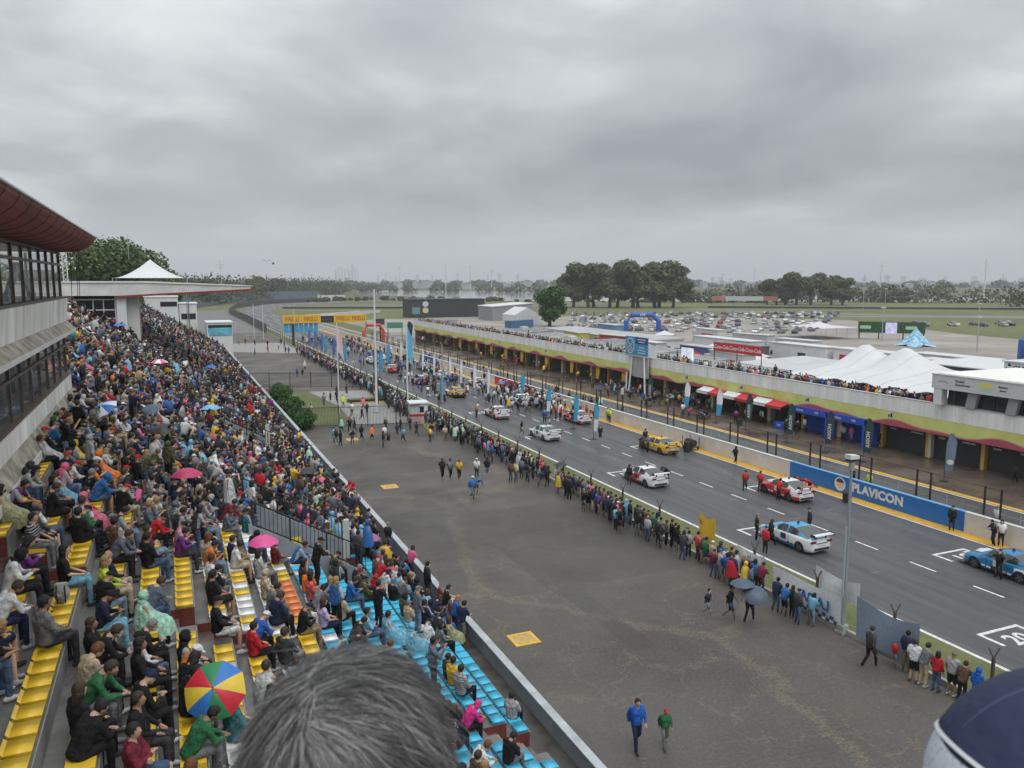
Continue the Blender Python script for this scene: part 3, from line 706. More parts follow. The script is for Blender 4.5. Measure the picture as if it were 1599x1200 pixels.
# blue stadium sign on slanting legs
sg = thing('stadium_sign', 'blue and purple sign board with round crest on slanting white legs', 'sign', (62.4,98.5,0))
MB().box(-.06,.06,-3.0,3.0,5.7,8.35).build('board', mat('sign_cyan',(.04,.33,.52),.5,var=.15,vscale=.6,col2=(.05,.24,.45)), sg)
MB().box(-.075,-.062,-3.0,.2,7.35,8.3).build('purple_panel', mat('sign_purple',(.06,.03,.20),.5), sg)
MB().box(-.09,.1,-3.1,3.1,5.45,5.695).build('ledge', mat('ledge_tan',(.45,.40,.30),.7), sg)
r2 = [(math.cos(a)*1.05,math.sin(a)*1.15) for a in np.linspace(0,2*math.pi,24,endpoint=False)]
MB().prism([(p[0]+1.6,p[1]+7.0) for p in r2],-.078,-.064,'x').build('crest_rim', white_p, sg)
MB().prism([(p[0]*.86+1.6,p[1]*.86+7.0) for p in r2],-.084,-.079,'x').build('crest', mat('crest_blue',(.08,.22,.40),.5), sg)
c_ = MB()
for p,q in (((1.0,6.5),(2.2,7.5)),((2.2,6.5),(1.0,7.5)),((1.2,6.2),(1.6,6.5)),((2.0,6.2),(1.6,6.5))): c_.bar((-.09,p[0],p[1]),(-.09,q[0],q[1]),.01,.14)
c_.build('crest_mark', white_p, sg)
for i,(zz,w) in enumerate(((8.0,2.2),(7.65,1.6),(6.85,1.4),(6.45,1.9),(6.08,1.9))): MB().box(-.085,-.077,-1.4-w/2,-1.4+w/2,zz-.08,zz+.08).build('text_bar', mat('sign_text_pale',(.5,.6,.72),.5), sg)
b_ = MB()
for i in range(12): b_.box(.12,.3,-2.9+i*.36,-2.9+i*.36+.34,2.5,5.44)
b_.build('vertical_boards', mat('board_grey',(.36,.36,.34),.8,var=.2,vscale=1,stretch=(1,1,.2)), sg)
for a,b in (((-.2,2.3,0),(.2,2.9,2.9)),((-.6,1.0,0),(.1,1.3,5.4)),((-.5,-3.2,0),(-.1,-2.2,5.6))): MB().tube([a,b],.13,8).build('leg', white_p, sg)
# ---------------------------------------------------------------- paddock behind
def marquee(name, label, x0,x1,y0,y1,z0,peaks,zp,mt=tent_white,sag=.6):
    t = thing(name,label,'tent',((x0+x1)/2,(y0+y1)/2,0)); cx,cy=(x0+x1)/2,(y0+y1)/2
    def fn(u,v):
        x=x0+(x1-x0)*u; y=y0+(y1-y0)*v; z=z0
        for px,py in peaks:
            d=math.hypot((x-px)/((x1-x0)*.42),(y-py)/((y1-y0)*.42/max(1,len(peaks)/2)))
            z=max(z,z0+(zp-z0)*(.42*max(0,1-d*.62)+.58*max(0,1-d*1.5)**1.7))
        e=min(u,1-u,v,1-v); z=z0+(z-z0)*min(1,e*7)+ (.35*math.sin(v*math.pi*6)**2 if u<.02 else 0)
        return (x-cx,y-cy,z)
    MB().grid(fn,30,40).build('canopy',mt,t,smooth=True)
    for q in range(1,8):
        vq=q/8; MB().grid(lambda u,v:(lambda p:(p[0],p[1],p[2]+.012))(fn(.02+.96*u,vq+(v-.5)*.0025)),30,1).build('seam',mat('tent_seam',(.36,.37,.38),.6),t)
    for q in (0,.25,.5,.75,1):
        p=fn(0,q); MB().tube([p,(p[0]-1.6,p[1],4.5 if x0<70 else 0)],.02,4).build('guy_rope',concrete_lt,t)
    for yy in np.linspace(y0,y1,5):
        for xx in (x0+.1,x1-.1): MB().tube([(xx-cx,yy-cy,0),(xx-cx,yy-cy,z0+.05)],.05,6).build('pole',galv,t)
    return t
marquee('stretch_marquee','large white stretch marquee with two peaks above the pit roof crowd',66.2,84,51,74,5.6,[(76,69.6),(76,64.0)],9.2)
for yy in (69.5,61.5):
    t = thing('marquee_flag','blue triangular side flag under the marquee edge, '+('nearer the red banner' if yy>65 else 'nearer the control room'),'flag',(66.0,yy,4.5))
    MB().add([(0,-.5,.05),(0,.5,.2),(0,.1,1.6),(.03,-.5,.05),(.03,.5,.2),(.03,.1,1.6)],[(0,1,2),(5,4,3),(0,3,4,1),(1,4,5,2),(2,5,3,0)]).build('cloth',mat('flag_navy',(.03,.10,.26),.7),t)
    MB().tube([(.01,.1,0),(.01,.1,1.7)],.025,5).build('pole',galv,t)
t = thing('red_banner','long red banner with white script lettering over the pit roof','banner',(80,97.9,0))
MB().box(-.05,.05,-5.6,5.6,5.35,6.75).build('cloth',mat('coke_cloth',(.50,.02,.03),.5,var=.06),t)
for yy in (3.7,0,-3.7): lettering('Coca-Cola',.82,(-.056,yy,6.05),R(-90),white_p,t,.004,.02,.35)
for yy in (-5.5,0,5.5): MB().tube([(.1,yy,0),(.1,yy,6.8)],.07,6).build('post',steel_dk,t)
def roofbox(name,label,x0,x1,y0,y1,h,wm,rm=None,feat=None,cat='building',sl=.4):
    t=thing(name,label,cat,((x0+x1)/2,(y0+y1)/2,0)); a,b=(x1-x0)/2,(y1-y0)/2
    MB().box(-a,a,-b,b,0,h).build('wall',wm,t)
    MB().prism([(-a-.2,h+.003),(a+.2,h+.003),(a+.2,h+.15+sl),(-a-.2,h+.15)],-b-.2,b+.2,'y').build('roof',rm or tent_white,t)
    for f in (feat or []): MB().box(-a-.05,-a-.004,*f[:4]).build(f[4],f[5],t)
    return t
grey_roof = mat('sheet_roof',(.36,.365,.37),.5,var=.12,vscale=.2); cream = mat('wall_cream',(.55,.53,.47),.7,var=.1)
dk = mat('cladding_dark',(.032,.037,.042),.6,var=.12,vscale=.3); ora = mat('panel_orange',(.55,.20,.06),.5)
for i in range(7):
    t=roofbox('workshop_shed',f'low grey roofed workshop behind the far pit roof, {["nearest the stadium sign","second","third","fourth","fifth","sixth","farthest of the line"][i]} along the row',79,86.5+(i%3),108+i*14.2,120.5+i*14.2,2.7+.35*(i%3),concrete_lt,mat('shed_roof_%d'%(i%3),[(.27,.275,.28),(.34,.34,.335),(.22,.23,.24)][i%3],.45,var=.2,vscale=.35,rvar=.2),sl=.5)
    for q in range(5): MB().box(-4,4,-5+q*2.4,-4.9+q*2.4,3.3+.35*(i%3),3.42+.35*(i%3)).build('roof_rib',galv,t)
    if i%2: MB().box(-1,.6,-1,1,3.2+.35*(i%3),4.1+.35*(i%3)).build('roof_unit',concrete_lt,t)
rg=random.Random(31)
for i,(x,y,c,lab) in enumerate([(96,112,(.55,.56,.57),'white pop up gazebo nearest the red banner'),(101,119,(.5,.5,.52),'pale gazebo behind the white gazebo'),(95,128,(.42,.05,.05),'red pop up gazebo behind the workshops'),(104,135,(.55,.56,.57),'white gazebo in the middle of the paddock'),(97,146,(.08,.16,.35),'blue pop up gazebo behind the workshops'),(118,150,(.55,.56,.57),'white gazebo beside the long trailer'),(110,165,(.5,.5,.48),'cream gazebo near the low white shed'),(120,176,(.55,.56,.57),'white gazebo on the sandy ground before the arch')]):
    t=thing('gazebo',lab,'tent',(x,y,0),rg.random()); gm=mat('gazebo_%d'%i,c,.6,var=.06)
    MB().grid(lambda u,v:((u-.5)*5,(v-.5)*5,2.3+1.1*(1-max(abs(2*u-1),abs(2*v-1)))),8,8).build('canopy',gm,t)
    for sx in (-2.4,2.4):
        for sy in (-2.4,2.4): MB().tube([(sx,sy,0),(sx,sy,2.3)],.04,5).build('leg',galv,t)
        MB().box(sx-.02,sx+.02,-2.5,2.5,2.0,2.3).build('valance',gm,t)
for i,(x,y,rz,c,lab) in enumerate([(90,112,.1,(.55,.56,.57),'white delivery van behind the workshops near the sign'),(100,127,1.2,(.5,.5,.5),'pale van between the gazebos'),(92,150,.2,(.12,.13,.15),'dark van behind the workshops'),(114,140,.7,(.56,.56,.57),'white van beside the long trailer'),(131,98,.9,(.56,.57,.58),'white van on the gravel behind the marquee'),(124,112,.4,(.3,.3,.32),'grey van on the gravel near the trailers'),(106,156,1.0,(.55,.55,.55),'white van by the low white shed')]):
    t=thing('van',lab,'van',(x,y,0),rz); vm_=mat('van_%d'%i,c,.35,var=.05)
    MB().prism([(-2.6,.35),(2.5,.35),(2.55,1.0),(1.9,1.25),(1.2,2.2),(-2.6,2.3)],-.95,.95,'x').build('body',vm_,t)
    MB().prism([(1.25,2.08),(1.85,1.32),(1.9,1.3),(1.3,2.12)],-.85,.85,'x').build('windscreen',glass_dk,t)
    for sx in (-.96,.96): MB().box(sx-.01,sx+.01,.4,1.2,1.3,1.95).build('side_window',glass_dk,t)
    for sx in (-.85,.85):
        for sy in (-1.7,1.6): MB().prism([(math.cos(a)*.36+sy,math.sin(a)*.36+.36) for a in np.linspace(0,6.28,12,endpoint=False)],sx-.12,sx+.12,'x').build('wheel',black,t)
roofbox('hospitality_shed','pale grey roofed shed behind the red script banner',84,98,80,103,3.2,white_dirty,mat('roof_palegrey',(.46,.47,.48),.5,var=.1,vscale=.3),sl=.5)
roofbox('team_truck','long white team trailer with grey lettering beyond the sheds',108,111.5,128,147,4.1,white_p,tent_white,[(-6,1,1.8,2.7,'print',mat('print_grey',(.36,.36,.38),.6)),(5,7,.4,2.4,'door',concrete_lt)],'trailer',0)
roofbox('team_truck','white trailer with a dark open doorway behind the red banner',112,115.5,112,126,4.0,white_p,tent_white,[(-2,0,.6,2.6,'door',dk)],'trailer',0)
roofbox('team_truck','white trailer with red sloping stripe beside the paddock road',113,116.5,98,111,4.0,white_p,tent_white,[(2,5,.6,3.0,'stripe',red_p)],'trailer',0)
roofbox('team_truck','plain white trailer nearest the parked car rows',118,121.5,84,98,4.0,white_p,tent_white,[],'trailer',0)
roofbox('team_truck','dusty pink and red printed trailer beyond the paddock',112,115.5,80,92,3.8,mat('faded_pink',(.5,.25,.25),.6,var=.2),tent_white,[(0,5,.6,3.0,'print',mat('faded_red',(.5,.10,.10),.6,var=.25,vscale=1.2))],'trailer',0)
for i,(x,y,c,rc,lab) in enumerate([(91,109,(.5,.51,.52),(.5,.5,.51),'white race transporter nearest the red banner'),(94,122,(.06,.12,.3),(.4,.41,.42),'blue race transporter behind the workshops'),(91,137,(.5,.5,.5),(.55,.55,.55),'white race transporter with pale roof behind the workshops'),(95,155,(.35,.04,.05),(.45,.45,.45),'red race transporter behind the workshops'),(92,170,(.5,.42,.08),(.4,.4,.4),'yellow race transporter near the far workshops'),(105,122,(.09,.09,.1),(.2,.2,.21),'black race transporter between the gazebos'),(124,128,(.5,.5,.51),(.52,.52,.53),'white race transporter before the car rows'),(127,146,(.42,.43,.45),(.5,.5,.5),'grey race transporter before the car rows'),(130,166,(.5,.5,.5),(.53,.53,.54),'white race transporter nearest the blue arch'),(117,196,(.1,.2,.32),(.45,.46,.48),'blue transporter on the sandy ground')]):
    t=roofbox('race_transporter',lab,x,x+2.7,y,y+10.5,3.7,mat('transporter_%d'%i,c,.45,var=.08,vscale=.5),mat('transporter_roof_%d'%i,rc,.5,var=.1),[(-3,2.5,1.2,2.6,'print',mat('transporter_print_%d'%(i%4),[(.4,.05,.05),(.05,.1,.3),(.5,.5,.5),(.08,.08,.08)][i%4],.5))],'truck',0); t.rotation_euler[2]=R(-6+5*(i%4))
    MB().box(-1.25,1.25,5.4,7.4,.4,2.9).build('cab',mat('transporter_%d'%i,c),t); MB().box(-1.1,1.1,7.41,7.45,1.6,2.6).build('windscreen',glass_dk,t)
    for yy in (-4,-3,6.2):
        for sx in (-1.15,1.15): MB().prism([(math.cos(a)*.5+yy,math.sin(a)*.5+.5) for a in np.linspace(0,6.28,12,endpoint=False)],sx-.2,sx+.22,'x').build('wheel',black,t)
roofbox('dark_pavilion','dark clad pavilion with orange panels behind the white marquee',100,112,70,82,4.6,dk,tent_white,[(-5,-1.5,2.0,3.6,'panel',ora),(2,4.5,1.6,3.0,'panel',ora)],sl=.2)
roofbox('beige_shed','beige walled shed with flat white roof beyond the marquee',108,119,66,90,3.4,mat('wall_beige',(.36,.31,.24),.7,var=.1),tent_white,sl=.1)
roofbox('flat_shed','flat white roof shed behind the marquee near the blue arch',92,112,42,60,4.3,white_p,tent_white,sl=.2)
roofbox('flat_shed','long pale roof shed behind the control room',77,90,30,47,6.0,white_p,mat('roof_pale',(.66,.66,.64),.6,var=.06),sl=.5)
roofbox('low_shed','long white flat shed with strip lights beyond the round tree',96,106,148,200,3.2,white_dirty,grey_roof,sl=.3)
t=roofbox('checker_unit','white unit with black speckled print beside the flat shed',94,98,60.5,65,6.6,white_p,tent_white,[],'trailer',0)
sp=MB(); rr=random.Random(3)
for q in range(70): 
    yy=rr.uniform(-2.2,2.0); zz=rr.uniform(3.4,6.2); sp.box(-2.012,-2.003,yy,yy+rr.uniform(.1,.35),zz,zz+rr.uniform(.1,.3))
sp.build('print',steel_dk,t)
roofbox('red_unit','bright red unit with white emblem behind the pale sheds',156,160,97,104,3.6,red_p,red_p,[(-1,1,1.5,3.5,'emblem',mat('emblem_pink',(.6,.3,.28),.5))],'stand',0)
# black clad media building and its neighbours at the far end of the pits
t = thing('black_hall','long black clad hall with two round emblems above the far pits','building',(116.3,347,0))
MB().box(-17.7,17.7,-6,6,0,7.9).build('wall',dk,t)
MB().box(-18,18,-6.3,6.3,7.903,8.2).build('roof',mat('roof_dark',(.05,.055,.06),.6),t)
for i in range(9): MB().box(-17.6+i*4.0,-17.6+i*4.0+.06,-6.05,-6.003,0,7.9).build('cladding_rib',mat('rib',(.06,.065,.07),.6),t)
for zz,c in ((6.0,(.5,.5,.6)),(3.2,(.6,.5,.3))):
    MB().prism([(p[0]*1.3-10.6,p[1]*1.1+zz) for p in r2],-6.12,-6.06,'y').build('emblem',mat('hall_emblem_%d'%int(zz),c,.6),t)
MB().box(-16.8,-13.2,-6.1,-6.06,1.6,4.6).build('poster',mat('hall_poster',(.12,.25,.28),.6),t)
def grey_hall():
    t = thing('grey_hall','low grey sheet metal hall with pale sloping roof beside the black hall','building',(131,310,0))
    MB().prism([(-9,0),(9,0),(9,6.8),(-9,5.6)],-8,8,'y').build('wall',mat('sheet_grey',(.24,.25,.25),.6,var=.1),t)
    MB().prism([(-9.3,5.65),(9.3,6.85),(9.3,7.15),(-9.3,5.95)],-8.3,8.3,'y').build('roof',white_dirty,t)
    t = thing('striped_tent','white marquee with gabled front beside the grey hall','tent',(124,276,0))
    MB().prism([(-5,0),(5,0),(5,3.6),(0,6.4),(-5,3.6)],-4,8,'y').build('wall',tent_white,t)
    for i in range(6): MB().box(-4.9+i*1.7,-4.8+i*1.7,-4.05,-4.004,0,3.6).build('frame',galv,t)
    t = thing('blue_bus','blue and white bus parked behind the far pit roof','bus',(107,241,0),R(-62))
    b = MB(); b.box(-1.3,1.3,-6,6,.4,3.4); b.build('body',mat('bus_blue',(.05,.11,.22),.4,var=.2),t)
    MB().box(-1.33,-1.303,-5.6,5.4,1.9,2.9).build('window',mat('bus_window',(.35,.45,.52),.2),t)
    MB().box(-1.33,-1.303,-3,5.8,.7,1.6).build('white_swoosh',white_p,t)
    for yy in (-4,4):
        for s in (-1.25,1.25): MB().prism([(math.cos(a)*.5+yy,math.sin(a)*.5+.5) for a in np.linspace(0,6.28,12,endpoint=False)],s-.15,s+.15,'x').build('wheel',black,t)
grey_hall()
# inflatable arches
def arch(name,label,x,y,w,h,r,m,rz=0,txt=None,leg_m=None,cat='arch'):
    t=thing(name,label,cat,(x,y,0),rz)
    pts=[(-w/2,0,0),(-w/2,0,h*.62),(-w/2*.62,0,h),(w/2*.62,0,h),(w/2,0,h*.62),(w/2,0,0)]
    MB().tube(pts,r,10).build('tube',m,t,smooth=False)
    if txt: lettering(txt,r*1.5,(0,-r-.02,h),0,white_p,t,.02,.02)
    return t
blue_arch = mat('arch_blue',(.02,.10,.38),.45,var=.08)
arch('inflatable_arch','blue inflatable arch with white lettering among the parked cars',142,221,10.5,5.3,.85,blue_arch,R(-28),'YPF')
arch('inflatable_arch','blue inflatable arch half cut by the right picture edge',163,104,9,7.0,1.0,blue_arch,R(-30),'YPF')
# star shaped blue tent, screens, back stands
t=thing('star_tent','blue star shaped tent with white spots on the far paddock','tent',(174,144,0)); t.scale=(.82,)*3
def star(u,v):
    a=2*math.pi*u; r=v*(6.2*(.62+.38*abs(math.cos(a*2.5)))); return (r*math.cos(a),r*math.sin(a),5.6*(1-v)**1.4+.25*(1-abs(math.cos(a*2.5)))*2.4*v)
MB().grid(star,40,10).build('canopy',mat('star_blue',(.02,.22,.55),.5,var=.6,vscale=1.6,col2=(.3,.5,.7)),t)
MB().tube([(0,0,0),(0,0,5.6)],.08,6).build('mast',galv,t)
t=thing('green_backdrop','dark green event backdrop with a small lit screen','stage',(187,163,0),R(-48)); t.scale=(.78,)*3
MB().box(-11,11,-.3,.3,2.2,6.2).build('board',mat('backdrop_green',(.02,.07,.025),.6,var=.2),t)
MB().box(-1.9,1.9,-.36,-.31,2.0,6.0).build('screen',mat('screen_lit',(.42,.42,.62),.4,var=.4,vscale=1.2,emit=.5),t)
for xx in (-8.5,6.5): MB().box(xx-1.8,xx+1.8,-.36,-.31,3.6,4.8).build('pale_panel',mat('panel_mint',(.35,.55,.40),.5),t)
for xx in (-10.5,-4,4,10.5): MB().box(xx-.2,xx+.2,-.2,.2,0,2.2).build('leg',steel_dk,t)
marquee('event_marquee','white flat marquee in front of the green backdrop',166,180,168,184,3.2,[(173,176)],4.8)
t=thing('video_screen','small bright video screen standing on the pit roof deck','screen',(66.6,92.0,4.5))
MB().box(-.08,.08,-1.3,1.3,.8,2.6).build('panel',mat('video_lit',(.55,.6,.7),.4,var=.5,vscale=.8,emit=.6,col2=(.8,.8,.85)),t)
MB().box(-.1,.1,-.1,.1,0,.8).build('stand',steel_dk,t)
t=thing('far_banner','long faded red and white banner on the far side of the infield','banner',(352,425,0),R(-39))
for i,(a,b,c) in enumerate(((-21,-12,(.42,.17,.15)),(-12,12,(.48,.5,.52)),(12,21,(.36,.12,.12)))): MB().box(a,b,-.1,.1,3.0,6.0).build('cloth',mat('far_banner_%d'%i,c,.6,var=.1),t)
for xx in (-21,-7,7,21): MB().box(xx-.15,xx+.15,.12,.4,0,6.2).build('post',steel_dk,t)
# lamp posts and masts in the background
for i,(x,y,h,lab) in enumerate([(178,158,9,'grey mast beside the green backdrop'),(171,125,8,'thin grey mast between the star tent and the backdrop'),(205,150,10,'dark lamp post beyond the star tent'),(262,232,13,'pale lamp mast near the far right grass'),(356,330,19,'tall pale lamp mast before the far right trees'),(470,330,20,'tall pale lamp mast at the right far tree line'),(330,420,20,'tall pale mast behind the faded banner'),(395,420,22,'tall pale mast standing before the right grove')]):
    t=thing('lamp_mast',lab,'lamp post',(x,y,0)); MB().tube([(0,0,0),(0,0,h)],[.16,.09],6).build('pole',galv,t); MB().box(-.7,.7,-.25,.25,h,h+.3).build('lamp_head',concrete_lt,t)
# ---------------------------------------------------------------- trees, far country, skyline, haze
def leaf_mat(name, c, c2):
    m = mat(name, c, .75, var=.0, spec=.2); N,L,b = nodes(m)
    oi = N.new('ShaderNodeNewGeometry'); no = N.new('ShaderNodeTexNoise'); no.inputs['Scale'].default_value=.35; no.inputs['Detail'].default_value=4
    L.new(oi.outputs['Position'], no.inputs['Vector'])
    mx = N.new('ShaderNodeMixRGB'); mx.inputs[1].default_value=(*c,1); mx.inputs[2].default_value=(*c2,1)
    ad = N.new('ShaderNodeMath'); ad.operation='ADD'; sb = N.new('ShaderNodeMath'); sb.operation='MULTIPLY_ADD'; sb.inputs[1].default_value=2.2; sb.inputs[2].default_value=-.85
    L.new(no.outputs[0], sb.inputs[0]); sb.use_clamp=True
    md = N.new('ShaderNodeMixRGB'); md.inputs[0].default_value=.5; L.new(sb.outputs[0], md.inputs[1]); L.new(oi.outputs['Random Per Island'], md.inputs[2])
    L.new(md.outputs[0], mx.inputs[0]); L.new(mx.outputs[0], b.inputs['Base Color'])
    b.inputs['Subsurface Weight'].default_value = 0; return m
leaf_a = leaf_mat('foliage_olive', (.050,.066,.032), (.15,.16,.075))
leaf_b = leaf_mat('foliage_green', (.045,.082,.025), (.14,.185,.06))
leaf_c = leaf_mat('foliage_bush', (.022,.06,.014), (.06,.12,.03))
bark = mat('bark', (.07,.055,.042), .9, var=.3, vscale=2)
def crown_mesh(name, lobes, nleaf, ls, m, seed):
    """many leaf sized faces spread through the lobes of a crown"""
    rs = np.random.RandomState(seed); V=[]; 
    tot = sum(l[1][0]*l[1][1]+l[1][2]*l[1][0] for l in lobes)
    for c,r in lobes:
        n = max(12,int(nleaf*(r[0]*r[1]+r[2]*r[0])/tot))
        d = rs.normal(size=(n,3)); d /= np.linalg.norm(d,axis=1)[:,None]
        rad = .45+.55*rs.rand(n)**.45; rad *= 1+.14*np.sin(d[:,0]*5+seed)*np.cos(d[:,2]*6+d[:,1]*4)
        p = np.array(c)+d*rad[:,None]*np.array(r)
        nrm = d*.8+rs.normal(size=(n,3))*.55+np.array((0,0,.35)); nrm/=np.linalg.norm(nrm,axis=1)[:,None]
        u = np.cross(nrm, rs.normal(size=(n,3))); u/=np.linalg.norm(u,axis=1)[:,None]; w=np.cross(nrm,u)
        s = ls*(.6+.8*rs.rand(n))[:,None]
        V.append(np.stack([p-u*s*.5-w*s*.3, p+u*s*.45-w*s*.42, p+u*s*.6+w*s*.38, p-u*s*.35+w*s*.5],1).reshape(-1,3))
    V=np.concatenate(V); n=len(V)//4
    me=bpy.data.meshes.new(name); me.vertices.add(len(V)); me.vertices.foreach_set('co',V.ravel())
    me.loops.add(len(V)); me.loops.foreach_set('vertex_index',np.arange(len(V),dtype=np.int32))
    me.polygons.add(n); me.polygons.foreach_set('loop_start',np.arange(0,4*n,4,dtype=np.int32))
    me.materials.append(m); me.update(calc_edges=True); return me
def make_tree_meshes(kind, seed):
    r = random.Random(seed); T = MB(); lobes=[]
    if kind=='tall':      # eucalyptus like, several limbs, ragged top. unit height 20
        T.tube([(0,0,0),(.3,.1,3.5),(.2,.3,7)],[.75,.6,.45],7)
        for i in range(10):
            a=i*2.4+r.random(); L_=r.uniform(3,6.4); h=r.uniform(6.5,18.2)
            e=(math.cos(a)*L_*.8,math.sin(a)*L_*.8,h); T.tube([(.2,.3,5.5+r.random()*2),(e[0]*.5,e[1]*.5,h*.72),e],[.32,.2,.08],5)
            s=r.uniform(2.4,4.0); lobes.append((e,(s*1.15,s*1.15,s*.85)))
            for q in range(3): lobes.append(((e[0]+r.uniform(-2,2),e[1]+r.uniform(-2,2),e[2]+r.uniform(-2.4,1.4)),(s*.62,s*.62,s*.5)))
        lobes.append(((.2,.2,14),(3.4,3.4,3.6)))
        return T, lobes, 7000, .78, leaf_a
    if kind=='round':
        T.tube([(0,0,0),(.1,0,2.2),(0,.1,4)],[.45,.36,.2],7)
        for i in range(16):
            a=r.uniform(0,6.28); q=r.uniform(0,3.2); z=r.uniform(2.6,8.2); q*=1-.5*abs(z-5)/4
            lobes.append(((math.cos(a)*q,math.sin(a)*q,z),(2.0,2.0,1.6)))
        return T, lobes, 4200, .42, leaf_c
    if kind=='broad':
        T.tube([(0,0,0),(.1,0,2.5),(0,.1,5)],[.5,.4,.25],7)
        for i in range(15):
            a=r.uniform(0,6.28); q=r.uniform(.5,5.2); z=r.uniform(4.2,9.8-q*.5)
            lobes.append(((math.cos(a)*q,math.sin(a)*q,z),(2.1,2.1,1.7)))
        return T, lobes, 6000, .55, leaf_b
TM = {}
for kind,seeds in (('tall',(1,2,3,4,31,32,33,34)),('round',(5,)),('broad',(6,7,8))):
    for s in seeds:
        T,lb,n,ls,lm = make_tree_meshes(kind,s)
        if s>30: n,ls,lm=15000,.42,leaf_b
        if kind=='broad': n,ls=9000,.34
        TM[kind,s]=(T.mesh('trunk',bark), crown_mesh('crown',lb,n,ls,lm,s))
def tree(kind, seed, x, y, sc, label, group, rz=0, sz=1, name='tree'):
    t = thing(name,label,'tree',(x,y,-.03),rz,group); wd=1.15 if kind=='tall' else 1.0; t.scale=(sc*wd,sc*wd,sc*sz)
    a,b = TM[kind,seed]; link('trunk',a,t); link('crown',b,t); return t
ord_ = ['first','second','third','fourth','fifth','sixth','seventh','eighth','ninth','tenth','eleventh','twelfth','thirteenth','fourteenth']
gx = [(230,436,1.12),(236,428,1.22),(242,432,1.25),(247,421,1.18),(254,424,1.2),(259,414,1.3),(265,418,1.28),(270,407,1.36),(275,410,1.3),(279,401,1.12)]
for i,(x,y,s) in enumerate(gx): tree('tall',1+i%4,x,y,s*1.08,f'tall dark tree, {ord_[i]} of the central grove beyond the parked cars','central grove trees',i*1.3,name='grove_tree')
gx = [(379,434,.86),(383,429,.92),(388,426,.98),(392,420,1.05),(399,414,1.06),(408,405,1.02),(413,400,.98)]
for i,(x,y,s) in enumerate(gx): tree('tall',1+(i+2)%4,x,y,s*1.02,f'tall dark tree, {ord_[i]} of the right hand grove behind the faded banner','right grove trees',i*2.1,name='grove_tree')
tree('round',5,126.5,258,1.6,'single round bushy green tree behind the pit roof crowd','single trees',.4,.95,name='round_tree')
for i,(x,y,s,k,sd_) in enumerate([(-25,204,1.16,'broad',6),(-19.5,208,1.24,'broad',7),(-11.8,200,1.22,'tall',32),(-7.2,212,1.04,'tall',33),(-11,222,1.3,'tall',31),(-3.4,206,.9,'tall',34),(-33,190,1.2,'broad',8),(-15,228,1.15,'broad',7)]):
    tree(k,sd_,x,y,s*(1.05 if k=='tall' else 1.55),f'big leafy tree, {ord_[i]} of the clump behind the white pavilion','trees behind the pavilion',i,name='leafy_tree').scale.x*=1.0
rs=random.Random(5)
for i in range(14):
    u=i/13; x=2+u*115+rs.uniform(-6,6); y=430+u*300+rs.uniform(-25,25)
    tree('tall' if i%3 else 'broad',(1+i%4) if i%3 else 6+i%2,x-26,y+40,rs.uniform(.8,1.15)*(1 if i%3 else 1.6),f'hazy dark tree, {ord_[i]} in the row behind the far blue stand','trees behind the far stand',i*1.7,name='row_tree')
# bushes at the garden beside the stand
for i,(x,y,s,lab) in enumerate([(13.5,113,.30,'farthest of three clipped round bushes beside the parapet wall'),(13.1,101,.34,'middle of three clipped round bushes beside the parapet wall'),(12.8,90.5,.40,'nearest of three clipped round bushes beside the parapet wall')]):
    b_=MB(); T,lb,n,ls,lm = make_tree_meshes('round',20+i)
    lobes=[((0,0,.9),(1.7,2.2,1.0)),((.4,.8,.8),(1.2,1.4,.9)),((-.3,-.9,.8),(1.3,1.4,.95))]
    t=thing('round_bush',lab,'bush',(x+.4,y,-.01),0,'clipped bushes'); t.scale=(1.0,1.35,1.2)
    link('foliage',crown_mesh('foliage',lobes,2600,.16,leaf_c,40+i),t)
    MB().tube([(0,0,0),(0,0,.8)],.12,6).build('stem',bark,t)
t=thing('young_palm','small pale yellow green palm beside the fence crowd','palm',(25.2,80.5,0))
lf=MB()
for i in range(16):
    a=i*2.4; l=1.0+.3*math.sin(i); lf.add([(0,0,.35),(math.cos(a-.12)*l*.6,math.sin(a-.12)*l*.6,1.25),(math.cos(a)*l,math.sin(a)*l,.8),(math.cos(a+.12)*l*.6,math.sin(a+.12)*l*.6,1.25)],[(0,1,2,3)])
lf.build('fronds',mat('palm_leaf',(.22,.24,.06),.7,var=.2),t); MB().tube([(0,0,0),(0,0,.5)],[.14,.1],6).build('trunk',bark,t)
# woods and scrub that read as one mass
def mass(name, pts, n, ls, m, label, hmin, hmax, seed):
    rs=np.random.RandomState(seed); lobes=[]
    for i in range(n):
        u=rs.rand()*(len(pts)-1); j=int(u); f=u-j; p=np.array(pts[j])*(1-f)+np.array(pts[j+1])*f
        w=p[2]; h=hmin+(hmax-hmin)*rs.rand()**1.6; a=rs.normal()*w*.4; b=rs.normal()*w*.4
        lobes.append(((p[0]+a,p[1]+b,h*.5),(h*.75*rs.uniform(.8,1.7),h*.75*rs.uniform(.8,1.7),h*.55)))
    o=link(name,crown_mesh(name,lobes,n*75,ls*.75,m,seed)); return tag(o,label,'woodland',kind='stuff')
leaf_far = leaf_mat('foliage_far', (.042,.056,.03), (.10,.115,.055))
mass('lagoon_scrub',[(90,620,25),(150,660,20),(210,640,14),(255,560,10),(330,505,12),(420,450,10)],95,1.3,leaf_far,'low dark scrub along the near bank of the lagoon',1.0,3.6,11)
mass('far_bank_scrub',[(110,980,40),(260,1180,50),(480,1000,40),(640,820,40),(800,640,40)],120,2.4,leaf_far,'scrub and trees along the far bank of the lagoon',4,12,12)
mass('infield_wood',[(330,520,20),(430,470,20),(560,400,22),(700,330,25),(820,260,30)],150,1.9,leaf_far,'hazy belt of trees beyond the infield on the right',5,15,13)
